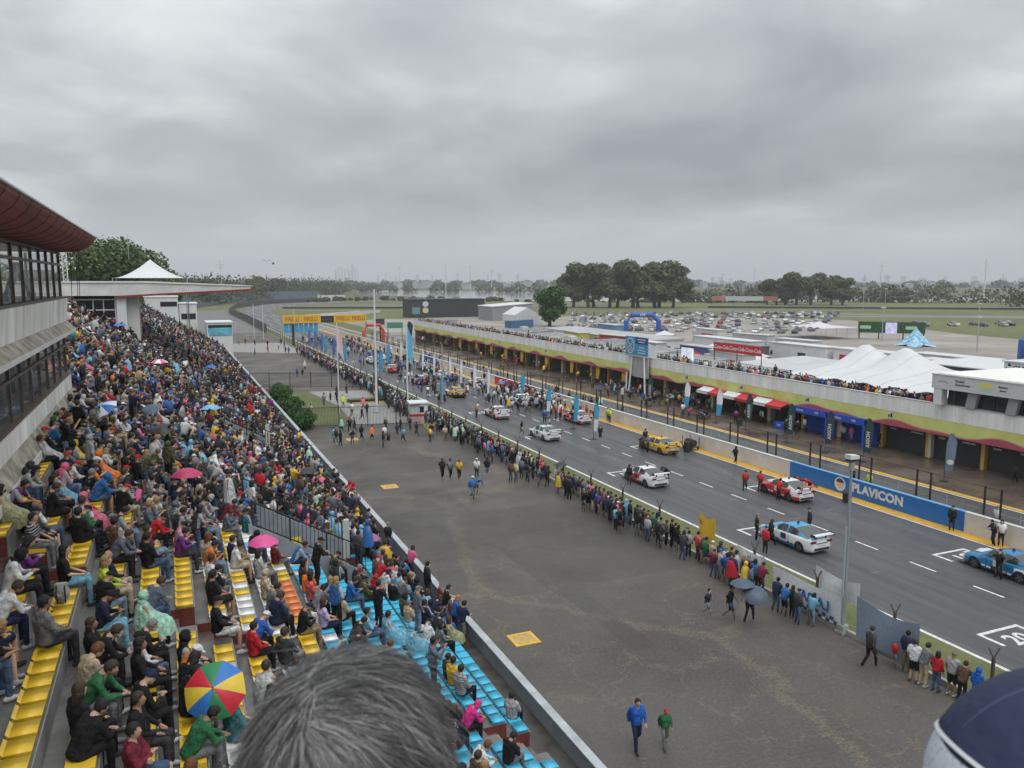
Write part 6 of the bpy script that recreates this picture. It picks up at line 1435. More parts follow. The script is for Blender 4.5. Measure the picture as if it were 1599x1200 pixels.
# name, row and clothes of the people nearest the camera
HAND = [(-4, 15.7, 'white', 'hoodie', 'navy', 'hair', 'brown', 'sit_lean'), (-4, 17.3, 'white', 'hoodie', 'black', 'hood', 'black', 'sit_phone'), (-4, 18.3, 'purple', 'jacket', 'black', 'long', 'black', 'sit_phone'), (-3, 18.7, 'black', 'T', 'sky', 'long', 'black', 'sit'), (-2, 17.1, 'navy', 'hoodie', 'sky', 'cap', 'black', 'sit_phone'), (-2, 18.9, 'lime', 'jacket', 'beige', 'long', 'blond', 'sit'), (-2, 19.0, 'navy', 'jacket', 'beige', 'bald', 'skin', 'sit'), (-2, 15.2, 'black', 'jacket', 'black', 'short', 'brown', 'sit_lean'), (-1, 17.9, 'mint', 'poncho', 'black', 'hood', 'mint', 'sit'), (-1, 16.4, 'black', 'jacket', 'black', 'short', 'grey', 'sit_phone'), (-1, 18.1, 'slate', 'hoodie', 'denim', 'short', 'brown', 'sit_lean'), (0, 15.7, 'orange', 'T', 'navy', 'cap', 'white', 'sit_phone'), (0, 14.7, 'black', 'hoodie', 'navy', 'hood', 'black', 'sit_phone'), (-1, 13.9, 'black', 'jacket', 'black', 'cap', 'navy', 'sit_phone'), (-2, 12.4, 'black', 'jacket', 'black', 'short', 'black', 'sit_lean'), (-2, 12.5, 'black', 'jacket', 'black', 'long', 'brown', 'sit'), (-1, 15.2, 'black', 'jacket', 'black', 'long', 'black', 'sit'), (1, 14.3, 'teal', 'jacket', 'grey', 'cap', 'navy', 'sit'), (0, 13.3, 'green', 'jacket', 'grey', 'short', 'black', 'sit_lean'), (1, 20.9, 'black', 'T', 'black', 'short', 'black', 'sit'), (1, 19.0, 'black', 'jacket', 'white', 'cap', 'black', 'sit'), (2, 18.6, 'red', 'jacket', 'black', 'short', 'black', 'sit'), (2, 18.6, 'royal blue', 'jacket', 'black', 'cap', 'white', 'sit_lean'), (-1, 21.8, 'black', 'jacket', 'denim', 'short', 'black', 'sit'), (3, 23.1, 'beige', 'hoodie', 'grey', 'hood', 'beige', 'sit'), (3, 22.0, 'grey', 'hoodie', 'grey', 'short', 'black', 'sit_phone'), (3, 21.1, 'navy', 'jacket', 'black', 'short', 'brown', 'sit_phone'), (4, 27.2, 'maroon', 'jacket', 'grey', 'short', 'black', 'sit'), (5, 24.6, 'coral', 'jacket', 'black', 'long', 'black', 'sit'), (6, 25.4, 'navy', 'jacket', 'black', 'long', 'blond', 'sit'), (5, 26.1, 'charcoal', 'jacket', 'black', 'long', 'black', 'sit'), (7, 29.0, 'olive', 'jacket', 'black', 'cap', 'black', 'sit_phone'), (5, 22.4, 'lilac', 'T', 'navy', 'long', 'brown', 'sit'), (6, 22.1, 'black', 'T', 'grey', 'short', 'black', 'sit_lean'), (9, 28.5, 'red', 'hoodie', 'black', 'hood', 'red', 'sit'), (10, 21.1, 'striped grey', 'hoodie', 'black', 'short', 'black', 'sit'), (10, 21.8, 'yellow', 'jacket', 'black', 'short', 'black', 'sit'), (9, 23.7, 'sky blue', 'poncho', 'black', 'hood', 'sky blue', 'sit'), (10, 23.4, 'sky blue', 'poncho', 'black', 'short', 'brown', 'sit'), (13, 26.6, 'pale olive', 'poncho', 'black', 'long', 'brown', 'sit'), (12, 27.6, 'blue', 'poncho', 'black', 'short', 'brown', 'sit'), (9, 18.7, 'magenta', 'jacket', 'black', 'long', 'magenta', 'sit_lean'), (10, 17.5, 'black', 'jacket', 'grey', 'short', 'black', 'sit_phone'), (11, 26.1, 'black', 'T', 'black', 'short', 'black', 'sit_lean'), (11, 25.3, 'grey', 'hoodie', 'black', 'long', 'black', 'sit'), (8, 28.0, 'charcoal', 'jacket', 'black', 'cap', 'maroon', 'sit'), (8, 27.1, 'olive', 'jacket', 'black', 'cap', 'black', 'sit'), (10, 28.9, 'black', 'jacket', 'navy', 'cap', 'blue', 'sit'), (11, 31.2, 'white', 'jacket', 'grey', 'bald', 'skin', 'sit'), (-3, 15.6, 'grey', 'hoodie', 'charcoal', 'hair', 'black', 'sit')]
SITZ=lambda k: zs(k)+.085-.53
taken={}
def row_place(k): 
    n=13-k; return ['front row at parapet','second row','third row','fourth row','fifth row','sixth row','seventh row','eighth row','ninth row','tenth row','eleventh row','twelfth row','thirteenth row','fourteenth row','fifteenth row','sixteenth row','seventeenth row','eighteenth row'][max(0,min(17,n-1))]+(' from parapet' if n>1 else '')
for (k,y,top,garm,bot,head,hcol,pose) in HAND:
    k=min(k,12)
    while any(abs(y-v)<.46 for v in taken.get(k,[])): y+=.25
    taken.setdefault(k,[]).append(y)
    add_person(pose,.75*k-.03,y,SITZ(k),-72+RP.uniform(-16,16),row_place(k),top,garm,bot if bot in CC else 'black',head,hcol,None,top in('orange',) or (k,top) in((0,'black'),(1,'black')),1)
SEATED=set()
def occ(k,y):
    if y<12: return .2 if k<9 else .05
    if k==-3 and y<18.4: return 0
    if 2<=k<=7 and 25.5<y<29.4: return .12
    if k>=9 and y<27: return .05
    if k>=7 and y<27: return .25
    if k>=9 and y<33: return .45
    if k==0 and 16.4<y<24: return .05
    if k==1 and y<22: return .15
    if k==2 and 18.5<y<24.5: return .1
    if k==4 and 19.5<y<27.5: return .05
    if k==-1 and 20<y<24: return .25
    if y<20: return .52 if k<0 else .36
    if y<27: return .54
    if y<34: return .80
    return .93 if y<80 else .88
for k in range(-11,KF+1):
    for a,b in SEGS[k]:
        y=a+.25
        while y<b-.1:
            if y>7 and RP.random()<occ(k,y) and not any(abs(y-v)<.42 for v in taken.get(k,[])):
                st=RP.random()<(.05 if y<40 else .09)
                if st: add_person(RP.choice(['stand','fwd','phone','hips']),.75*k+.50,y,zs(k+1) if k<12 else 2.6,-70+RP.uniform(-40,40),'standing, '+row_place(k))
                else: add_person(RP.choice(['sit','sit','sit','sit_lean','sit_phone','sit_phone','sit_cross']),.75*k-.03+RP.uniform(-.03,.03),y+RP.uniform(-.05,.05),SITZ(k),-68+RP.uniform(-34,34),row_place(k))
                taken.setdefault(k,[]).append(y)
            y+=.5
# standing in the aisles, passages and along the parapet
for (x,y,z,pose,top,garm,bot,head,hc) in [(9.75,29.3,2.6,'fwd','black','T','grey','short','black'),(9.8,28.3,2.6,'fwd','blue','T','navy','long','blond'),(9.8,27.5,2.6,'fwd','navy','T','grey','short','black'),(9.7,47.5,2.6,'phone','red','poncho','red','hood','red'),(9.8,46.9,2.6,'stand','red','poncho','red','hood','red'),(9.8,38.6,2.6,'stand','black','T','denim','short','grey'),(9.85,34.6,2.6,'fwd','pink','jacket','navy','long','brown'),(9.8,31.9,2.6,'stand','black','jacket','black','short','black'),
    (5.6,23.5,5.6,'phone','black','T','black','short','black'),(7.2,24.6,4.75,'stand','grey','jacket','pale denim','cap','grey'),(6.9,32.3,4.4,'stand','charcoal','jacket','navy','short','black'),(7.6,33.6,4.3,'stand','blue','poncho','black','hood','blue'),(8.1,34.9,4.0,'fwd','black','jacket','black','short','black'),(1.8,31.3,7.55,'stand','clear white','poncho','black','cap','black'),(2.1,52.2,7.3,'stand','yellow','poncho','black','hood','yellow'),(2.3,53.1,7.3,'walk','yellow','poncho','black','hood','yellow'),(-3.6,33.0,9.9,'stand','orange','jacket','navy','short','brown'),(-3.5,31.5,9.8,'hips','navy','jacket','black','short','black'),(-1.2,29.2,8.9,'stand','black','jacket','denim','cap','red'),(-2.0,33.5,9.2,'sit','yellow','poncho','black','hood','yellow'),(4.1,25.6,6.5,'fwd','black','jacket','black','cap','black')]:
    if pose=='sit': add_person('sit',-2.28,28.4,SITZ(-3),-70,'orange caped on the sixteenth row','orange','poncho','black','hood','orange',1.08,False,1); continue
    add_person(pose,x,y,z,-75+RP.uniform(-25,25),'standing in the stand gangway',top,garm,bot,head,hc,None,False,1)
# apron walkers
AP='walking on the brown apron'
add_person('walk',14.5,22.4,-.012,170,AP,'royal blue','jacket','navy','short','black',1.13,False,1)
add_person('walk',15.5,22.1,-.012,165,'child '+AP,'green','jacket','grey','cap','red',.86,False,1)
for (x,y,f,p,t,b) in [(20.4,61.8,175,'walk','black','black'),(21.0,61.5,185,'walk','grey','black'),(21.6,61.0,170,'walk','yellow','black'),(23.1,60.8,160,'walk','white','black'),(24.0,60.7,175,'walk','black','denim'),(25.2,58.5,-60,'stand','brown','denim'),(25.6,58.3,-70,'stand','beige','denim'),(20.6,55.2,200,'walk','blue','grey'),(21.4,56.3,190,'bend','blue','denim')]:
    add_person(p,x,y,-.012,f,AP,t,'T' if t in('grey','black') else 'jacket',b,None,None,1.06,None,1)
for (x,y,t,b,sc,f) in [(23.8,30.6,'navy','pale denim',.80,-150),(24.5,29.8,'black','denim',1.0,-140),(25.2,29.2,'charcoal','navy',1.04,-60)]: add_person('walk',x,y,-.012,f,'near the umbrellas on the apron',t,'T' if sc<1.01 else 'jacket',b,'short','black',sc*1.06,sc<1.01,1)
for (x,y,sc,t,g,b,h,hc,f) in [(26.9,23.5,1.1,'charcoal','jacket','black','short','brown',-85),(27.9,23.1,.72,'red','T','pale grey','cap','blue',-100),(28.0,22.6,1.08,'navy','T','khaki','short','black',-80),(27.6,21.9,1.08,'white','T','black','short','brown',-70),(27.7,21.5,1.1,'grey','T','beige','short','black',-95),(27.8,21.0,.98,'red','jacket','denim','long','black',-85),(28.05,20.5,1.08,'pale grey','T','black','cap','grey',-80),(28.0,20.0,1.0,'brown','jacket','black','short','black',-80),(27.3,29.7,1.06,'navy','jacket','denim','short','black',-70),(27.3,29.1,1.0,'blue','jacket','black','short','black',-85),(27.5,28.8,.97,'black','jacket','black','long','brown',-90),(27.2,28.1,1.06,'charcoal','jacket','denim','cap','black',-95),(27.7,27.7,.98,'sky blue','jacket','pale denim','long','black',-80),(27.4,33.2,1.08,'navy','jacket','black','short','brown',-70),(28.0,19.4,1.0,'royal blue','hoodie','black','hood','royal blue',-90)]:
    add_person('walk' if t=='charcoal' and x<27 else RP.choice(['fwd','stand']),x,y,-.012,f,'at the fence beside the hung sheets',t,g,b,h,hc,sc,None,1)
# crowd along the trackside fence
y=31.6
while y<186:
    for x,pr in ((28.05,.95),(27.35,.62 if y>40 else .35),(26.6,.18 if y>42 else .0)):
        if RP.random()<pr: add_person(RP.choice(['fwd','stand','stand','phone','hips']),x+RP.uniform(-.12,.12),y+RP.uniform(-.15,.15),-.012,-90+RP.uniform(-35,35),'in the line along the trackside fence',sc=RP.uniform(.96,1.08))
    y+=.52
for i in range(26): add_person(RP.choice(['stand','walk','hips']),RP.uniform(15,27),RP.uniform(76,86),-.012,RP.uniform(0,360),'before the iron garden fence')
for i in range(14): add_person(RP.choice(['stand','walk']),RP.uniform(14,27),RP.uniform(92,120),-.005,RP.uniform(0,360),'in the garden')
add_person('walk',20.5,103,-.005,160,'in the garden','lime','poncho','black','hood','lime'); add_person('walk',22.6,100.5,-.005,160,'in the garden','pink','poncho','black','hood','pink')
for i in range(46): add_person(RP.choice(['stand','walk','fwd']),RP.uniform(25.5,28.2),RP.uniform(88,110),-.012,-90+RP.uniform(-60,60),'in the thick crowd behind the white booth')
for i in range(14): add_person(RP.choice(['stand','walk']),RP.uniform(14,27),RP.uniform(130,215),-.01,RP.uniform(0,360),'on the far apron')
# track crews, named by what they stand beside
TR='on the track'
for (x,y,p,t,g,b,f,pl) in [(41.0,48.6,'stand','red','T','black',160,'left of the red race car'),(41.9,47.9,'stand','red','T','black',-60,'left of the red race car'),(41.7,45.6,'fwd','red','T','black',-90,'at the door of the red race car'),(44.9,46.9,'bend','red','T','black',90,'over the red race car'),(45.0,46.0,'bend','red','T','black',80,'over the red race car'),(46.3,56.3,'walk','black','T','black',180,'by the pale pit wall'),(33.9,38.9,'stand','black','T','black',-120,'beside the white and blue race car'),(33.9,37.6,'walk','black','jacket','black',-100,'beside the white and blue race car'),(38.0,38.6,'stand','navy','jacket','black',60,'behind the white and blue race car'),(41.7,28.2,'hips','black','T','black',-90,'at the nearest blue race car'),(47.0,35.2,'stand','black','hoodie','black',110,'in front of the blue wall panel'),(46.7,32.1,'fwd','black','jacket','black',60,'by the pale wall behind the nearest blue race car'),(47.0,31.8,'stand','white','T','black',110,'by the pale wall behind the nearest blue race car'),(32.6,36.6,'stand','red','jacket','black',-80,'on the white edge line'),(33.7,53.9,'stand','black','jacket','black',-60,'beside the white race car with red swirls'),(37.2,53.8,'bend','black','jacket','black',100,'behind the white race car with red swirls'),(41.9,63.8,'stand','grey','T','black',-100,'beside the yellow race car'),(43.4,66.6,'stand','black','T','black',170,'beside the yellow race car'),(41.9,64.6,'bend','charcoal','T','black',-90,'over the yellow race car'),(42.2,65.4,'bend','black','T','black',-90,'over the yellow race car'),(34.2,76.4,'walk','black','T','beige',-120,'beside the plain white race car'),(40.3,70.2,'stand','black','T','black',170,'on the lane dashes'),(37.6,76.6,'stand','pale grey','T','denim',90,'beside the plain white race car'),(42.0,82.6,'fwd','red','T','black',-80,'beside the red race car before the wall'),(41.8,83.4,'stand','red','T','black',-90,'beside the red race car before the wall'),(45.4,82.4,'stand','red','T','black',100,'beside the red race car before the wall'),(45.8,81.4,'bend','red','T','black',100,'beside the red race car before the wall'),(39.6,82.0,'stand','royal blue','jacket','navy',170,'on the lane dashes'),(46.6,79.0,'stand','lime','jacket','black',100,'marshal by the pale wall'),(46.8,79.8,'stand','lime','jacket','black',120,'marshal by the pale wall'),(34.4,90.2,'fwd','white','T','black',-100,'beside the patterned race car'),(33.6,88.4,'stand','coral','T','black',-80,'beside the patterned race car')]:
    add_person(p,x,y,0,f,pl,t,g,b,RP.choice(['short','cap','short','long']),None,1.02,p=='stand' and t=='black' and RP.random()<.4,1)
for i in range(110): add_person(RP.choice(['stand','walk','hips','phone','fwd']),min(46.9,max(38.6,RP.gauss(44,2.4))),RP.gauss(96,6),0,RP.uniform(0,360),'in the crowd on the grid',top=RP.choice([None,'white','white','black','pale grey','navy']))
for i in range(150): add_person(RP.choice(['stand','walk','hips','bend']),RP.uniform(33.5,46.8),RP.uniform(104,178),0,RP.uniform(0,360),'on the far grid',top=RP.choice([None,'white','black','royal blue']))
for i in range(90): add_person(RP.choice(['stand','walk']),RP.uniform(33,46.8),RP.uniform(178,222),0,RP.uniform(0,360),'near the gantry')
# pit lane and garages
for (x,y,t,b,f) in [(57.2,79.6,'white','denim',150),(57.6,80.2,'black','black',150),(61.1,66.1,'charcoal','black',150),(61.4,64.8,'black','black',140),(64.2,56.6,'black','black',100),(62.6,41.6,'black','black',110),(63.2,65.6,'white','denim',90),(63.9,61.0,'white','grey',100),(63.5,60.4,'pale grey','black',100),(63.7,59.6,'pink','pale grey',100),(62.6,71.6,'white','black',60),(62.8,72.2,'mint','black',60),(59.7,72.8,'purple','black',160),(49.6,44.4,'lime','black',90),(49.6,46.0,'black','black',90),(49.7,34.0,'white','black',90),(49.5,31.6,'white','denim',90)]: add_person(RP.choice(['stand','walk']),x,y,.006,f,'on the pit lane' if x<56 else 'before the garages',t,'T' if t=='white' else 'jacket',b,None,None,1.0,False,1)
for i in range(85): add_person(RP.choice(['stand','walk','hips','bend']),RP.uniform(57,66),RP.gauss(92,8),.006,RP.uniform(0,360),'in the crowd below the stadium sign')
for i in range(120): add_person(RP.choice(['stand','walk','bend']),RP.uniform(60,68),RP.uniform(100,210),.02,RP.uniform(0,360),'at the far garages',top=RP.choice([None,None,'red','yellow','maroon']))
for i in range(40): add_person(RP.choice(['stand','walk']),RP.uniform(48.6,51),RP.uniform(80,190),.004,RP.uniform(0,360),'behind the pit wall')
# crowd on the pit roof
y=50.2
while y<212:
    for x,pr in ((63.55,.86),(64.2,.5 if y<75 or y>120 else .4),(65.2,.22)):
        if RP.random()<pr and not (94.8<y<102.2): add_person(RP.choice(['fwd','stand','stand','hips','phone']),x+RP.uniform(-.1,.15),y+RP.uniform(-.15,.15),4.5,90+RP.uniform(-40,40),'on the pit roof')
    y+=.5
for i in range(18): add_person('stand',RP.uniform(66,71),RP.uniform(76,215),4.5,RP.uniform(0,360),'on the pit roof')
for i in range(150): add_person(RP.choice(['stand','walk']),RP.uniform(80,135),RP.uniform(84,205),0,RP.uniform(0,360),'in the paddock')
# --- sort by distance, keep those in view; the nearest are individuals, the rest one crowd
camv=Vector(cam.location); Rm=cam.rotation_euler.to_matrix().transposed()
def in_view(p,m=1.06):
    v=Rm@(Vector((p['x'],p['y'],p['z']+.8))-camv)
    if v.z>-.5: return None
    u=v.x/-v.z*27.92/18; w=v.y/-v.z*27.92/13.5
    return -v.z if abs(u)<m and -1.10<w<1.02 else None
vis=[]
for p in PEOPLE:
    d=in_view(p)
    if d: p['d']=d; vis.append(p)
vis.sort(key=lambda p:p['d']-(30 if p['pri'] else 0)*0)
NIND=300
used=set()
GN={'T':'T-shirt','hoodie':'hooded top','jacket':'jacket','poncho':'rain poncho'}
def make_label(p):
    hd={'cap':f"{p['hcol']} cap",'hood':'hood up','long':f"long {p['hcol']} hair",'short':f"short {p['hcol']} hair",None:'bald head'}[p['head']]
    leg='shorts' if p['shorts'] else 'trousers'; g=GN[p['garm']]
    for l in (f"person in {p['top']} {g} and {p['bot']} {leg}, {hd}, {p['place']}",f"{p['top']} {g}, {p['bot']} {leg}, {hd}, {p['place']}",f"{p['top']} {g}, {hd}, {p['place']}"):
        if len(l.split())<=16: return l
    return ' '.join(l.split()[:16])
grp_of=lambda p: 'spectators in the grandstand' if 'row' in p['place'] or 'gangway' in p['place'] else ('people on the apron and at the fence' if ('apron' in p['place'] or 'fence' in p['place']) else 'people on the track and in the pits')
MASK=shell((.062,.074,.052),(0,.028,-.052),lambda x,y,z:y>.04).mesh('face_mask',cloth_m,True)
for p in vis[:NIND]:
    for tr in range(40):
        l=make_label(p)
        if l not in used: break
        p['hcol']=RP.choice(['black','brown','blond','grey','auburn']) if p['head'] in('short','long') else p['hcol']
        p['bot']=wch(BOTW)
        if tr>6: p['top']=wch(PONW if p['garm']=='poncho' else TOPW); p['hcol']=p['top'] if p['head']=='hood' else p['hcol']
    used.add(l); m=PM[p['pose']]
    o=tag(link('person',m['body'],None,(p['x'],p['y'],p['z']),R(p['face'])),l,'person',grp_of(p)); o.scale=(p['sc'],)*3; o.color=(*p['skin'],1)
    def ch(nm,me,c): q=link(nm,me,o); q.color=(*c,1); return q
    tp=CC[p['top']]; 
    if p['garm']=='poncho': ch('rain_poncho',m['poncho'],tp)
    else: ch('shirt' if p['garm']=='T' else 'jacket',m['short' if p['garm']=='T' else 'long'],tp).color=(*tp,.9 if 'striped' in p['top'] else (1 if p['pri'] else RP.choices([1,.9,.8,.7],[72,3,14,10])[0]))
    ch('shorts' if p['shorts'] else 'trousers',m['shorts' if p['shorts'] else 'pants'],CC[p['bot']])
    ch('shoes',m['shoes'],RP.choice([(.02,.02,.02),(.5,.5,.5),(.05,.05,.06),(.3,.3,.32)]))
    if p['head']:
        c=HAIRC.get(p['hcol']) if p['head'] in('short','long') else CC.get(p['hcol'])
        q=ch({'short':'hair','long':'long_hair','cap':'cap','hood':'hood'}[p['head']],HEADS[p['head']],c or (.02,.02,.02)); q.location=m['head']; q.rotation_euler=(-m['pitch'],0,0)
    if RP.random()<.2 and p['pose']!='bend':
        q=ch('face_mask',MASK,RP.choice([(.6,.62,.64),(.3,.45,.55),(.03,.03,.035)])); q.location=m['head']; q.rotation_euler=(-m['pitch'],0,0)
# the rest of the crowd: low detail figures in one mesh
def arr(me,ratio):
    o=temp('tmp',me); d=o.modifiers.new('d','DECIMATE'); d.ratio=ratio; t=o.modifiers.new('t','TRIANGULATE')
    e=bpy.data.meshes.new_from_object(baked(o)); bpy.data.objects.remove(o)
    v=np.empty(len(e.vertices)*3); e.vertices.foreach_get('co',v); f=np.empty(len(e.polygons)*3,dtype=np.int32); e.polygons.foreach_get('vertices',f); bpy.data.meshes.remove(e)
    return v.reshape(-1,3),f.reshape(-1,3)
LOD={}
def lod(pose,part,lv):
    k=(pose,part,lv)
    if k not in LOD:
        me=HEADS[part] if pose=='H' else PM[pose][part]; n=len(me.polygons)*1.6
        tgt={'body':(150,60),'long':(110,44),'short':(90,40),'pants':(80,34),'shorts':(60,26),'poncho':(120,50)}.get(part,(60,26))[lv]
        LOD[k]=arr(me,min(1,tgt/n))
    return LOD[k]
V=[];F=[];Cc=[];off_=0
for p in vis[NIND:]:
    lv=0 if p['d']<62 else 1; m=PM[p['pose']]; a=R(p['face']); ca,sa=math.cos(a)*p['sc'],math.sin(a)*p['sc']
    Mx=np.array([[ca,-sa,0],[sa,ca,0],[0,0,p['sc']]]); T=np.array([p['x'],p['y'],p['z']])
    parts=[('body',p['skin']),('poncho' if p['garm']=='poncho' else ('short' if p['garm']=='T' else 'long'),CC[p['top']]),('shorts' if p['shorts'] else 'pants',CC[p['bot']])]
    items=[(lod(p['pose'],q,lv),c,None) for q,c in parts]
    if p['head']: items.append((lod('H',p['head'],lv),(HAIRC.get(p['hcol']) if p['head'] in('short','long') else CC.get(p['hcol'])) or (.02,.02,.02),np.array(m['head'])))
    for (v,f),c,h in items:
        w=(v if h is None else v+h)@Mx.T+T; V.append(w); F.append(f+off_); off_+=len(w); Cc.append(np.tile(np.array([*c,1.])*RP.uniform(.85,1.15),(len(w),1)))
V=np.concatenate(V); F=np.concatenate(F); Cc=np.concatenate(Cc)
me=bpy.data.meshes.new('crowd'); me.vertices.add(len(V)); me.vertices.foreach_set('co',V.ravel()); me.loops.add(F.size); me.loops.foreach_set('vertex_index',F.ravel().astype(np.int32)); me.polygons.add(len(F)); me.polygons.foreach_set('loop_start',np.arange(0,F.size,3,dtype=np.int32))
me.polygons.foreach_set('use_smooth',[True]*len(F)); me.update(calc_edges=True)
ca_=me.color_attributes.new('Col','FLOAT_COLOR','POINT'); ca_.data.foreach_set('color',Cc.ravel())
crowd_m=mat('crowd_cloth',(.5,.5,.5),.75,spec=.3); N_,L_,b_=nodes(crowd_m); at=N_.new('ShaderNodeAttribute'); at.attribute_name='Col'; L_.new(at.outputs['Color'],b_.inputs['Base Color']); me.materials.append(crowd_m)
tag(link('crowd',me),'dense distant crowd of seated and standing spectators','crowd',kind='stuff')
print('PEOPLE',len(PEOPLE),'visible',len(vis),'crowd tris',len(F),'ind far',vis[NIND-1]['d'])
# seats: the 300 nearest that nobody sits on are parts, the rest one mass
occd={}
for p in PEOPLE:
    if p['pose'].startswith('sit'): occd.setdefault(round((p['x']+.03)/.75),[]).append(p['y'])
free=[]; rest=[]
for (k,y,c) in SEAT_POS:
    d=in_view(dict(x=.75*k,y=y,z=zs(k)-.8),1.03)
    if not d: continue
    (rest if any(abs(y-v)<.25 for v in occd.get(k,[])) else free).append((d,k,y,c))
free.sort(key=lambda s:s[0]); rest+=free[300:]
for d,k,y,c in free[:300]:
    o=link('seat',seat_hi,stand,(.75*k+.02,y,zs(k)+.002)); o.color=c
b_=MB(); cols=[]
for d,k,y,c in rest:
    b_.box(.75*k-.18,.75*k+.22,y-.2,y+.2,zs(k)+.002,zs(k)+.08); cols+=[c]*8
me=b_.mesh('seat_rows',[]); ca_=me.color_attributes.new('Col','FLOAT_COLOR','POINT'); ca_.data.foreach_set('color',np.array(cols).ravel()); me.materials.append(crowd_m)
tag(link('seat_rows',me,stand),kind='stuff')
# ---------------------------------------------------------------- umbrellas
def umbrella(x,y,z,cols,label,r=.55,tilt=(0,0),n=8,group='umbrellas held over the crowd'):
    t=thing('umbrella',label,'umbrella',(x,y,z-.95),0,group); t.rotation_euler=(tilt[0],tilt[1],0); ph=RP.uniform(0,6)
    for i in range(n):
        a0,a1=6.28319*i/n+ph,6.28319*(i+1)/n+ph
        def fn(u,v):
            a=a0+(a1-a0)*u; q=1-.06*math.sin(math.pi*u)*v; rr=r*v*q; return (rr*math.cos(a),rr*math.sin(a),.95+.26*(1-v**2.0)-.0+.02*math.sin(math.pi*u)*v)
        MB().grid(fn,4,6).build('canopy_panel',cols[i%len(cols)],t,smooth=True)
        MB().tube([(0,0,1.20),(r*.55*math.cos(a0),r*.55*math.sin(a0),1.12),(r*.99*math.cos(a0),r*.99*math.sin(a0),.945)],.006,4).build('rib',steel_dk,t)
    MB().tube([(0,0,.25),(0,0,1.28)],.009,5).build('shaft',steel_dk,t); MB().tube([(0,0,.12),(0,0,.27)],.018,6).build('handle',black,t); return t
def um(n,c): return mat('umbrella_'+n,c,.5,var=.08,vscale=4,coord='O')
UB,UN,UK=um('blue',(.03,.16,.50)),um('navy_grey',(.055,.08,.12)),um('black',(.018,.019,.022)); UP,UM,UW,US=um('pink',(.62,.07,.25)),um('mauve',(.30,.10,.20)),um('white',(.66,.68,.72)),um('sky',(.14,.34,.60)); UR,UY,UG=um('red',(.52,.02,.04)),um('yellow',(.66,.48,.05)),um('green',(.02,.20,.07)); UC=um('crimson',(.40,.03,.10))
umbrella(.60,15.1,9.55,[UR,UY,UB,UG],'rainbow umbrella with red yellow blue and green panels among the seats',.54,(.85,-.25))
umbrella(2.45,25.7,8.15,[UP],'bright pink umbrella beside the grey stair passage',.50); umbrella(.35,30,9.6,[UC],'crimson umbrella in the middle of the stand',.55); umbrella(-.6,27.4,9.9,[UP,UP,UP],'magenta spotted umbrella tilted towards the aisle',.5,(.2,-.9)); umbrella(-2.2,37,11.3,[UW,UB],'blue and white panelled umbrella under the tower',.62,(.3,-.5)); umbrella(-.7,41.3,10.4,[UN],'grey umbrella beside the blue and white one',.58,(.2,-.3)); umbrella(2.2,52.1,8.6,[US],'pale blue umbrella near the second stair passage',.6); umbrella(3.8,86,7.7,[UB],'small far blue umbrella in the upper crowd',.6); umbrella(-.7,64.5,10.4,[UP,UW],'far pale pink umbrella in the crowd',.62); umbrella(-3,43.8,11.5,[UN],'slate umbrella beside the tower corner',.62,(0,-.5)); umbrella(6.9,45.5,5.6,[UK],'black umbrella low in the stand near the parapet',.58); umbrella(7.8,34.1,5.0,[UM],'mauve umbrella over the front rows',.5); umbrella(-.3,38,10.0,[UK],'black umbrella behind the crimson one',.55,(.3,-.2)); umbrella(-4.1,82.7,12.3,[UB],'far blue umbrella before the white pillar',.6)
umbrella(24.8,29.3,1.95,[UN],'dark slate umbrella carried beside the two children on the apron',.6,group='umbrellas on the apron'); umbrella(25.3,29.1,1.75,[UN,UN],'grey umbrella hiding a walker beside the fence banners',.6,(.5,-.3),group='umbrellas on the apron'); umbrella(28.1,55.2,1.9,[UK],'black umbrella over the trackside line of people',.55,group='umbrellas on the apron')
# bags
def bag(x,y,z,c,label):
    t=thing('backpack',label,'backpack',(x,y,z)); me=melt([('e',(0,0,.22),(.15,.11,.22)),('e',(0,.09,.14),(.12,.06,.12)),('c',(-.08,-.02,.4),(.08,-.02,.4),.05,.05)],'bag',.02,3,500); me.materials.append(cloth_m); link('sack',me,t).color=(*c,1)
    for s in (-1,1): MB().tube([(s*.07,-.1,.4),(s*.08,-.16,.25),(s*.07,-.11,.05)],.015,5).build('strap',black,t)
bag(-.73,13.3,zs(-1)+.09,CC['black'],'black backpack standing on a yellow seat'); bag(-2.23,17.6,zs(-3)+.09,CC['pale grey'],'pale bag lying on the yellow seat row'); 
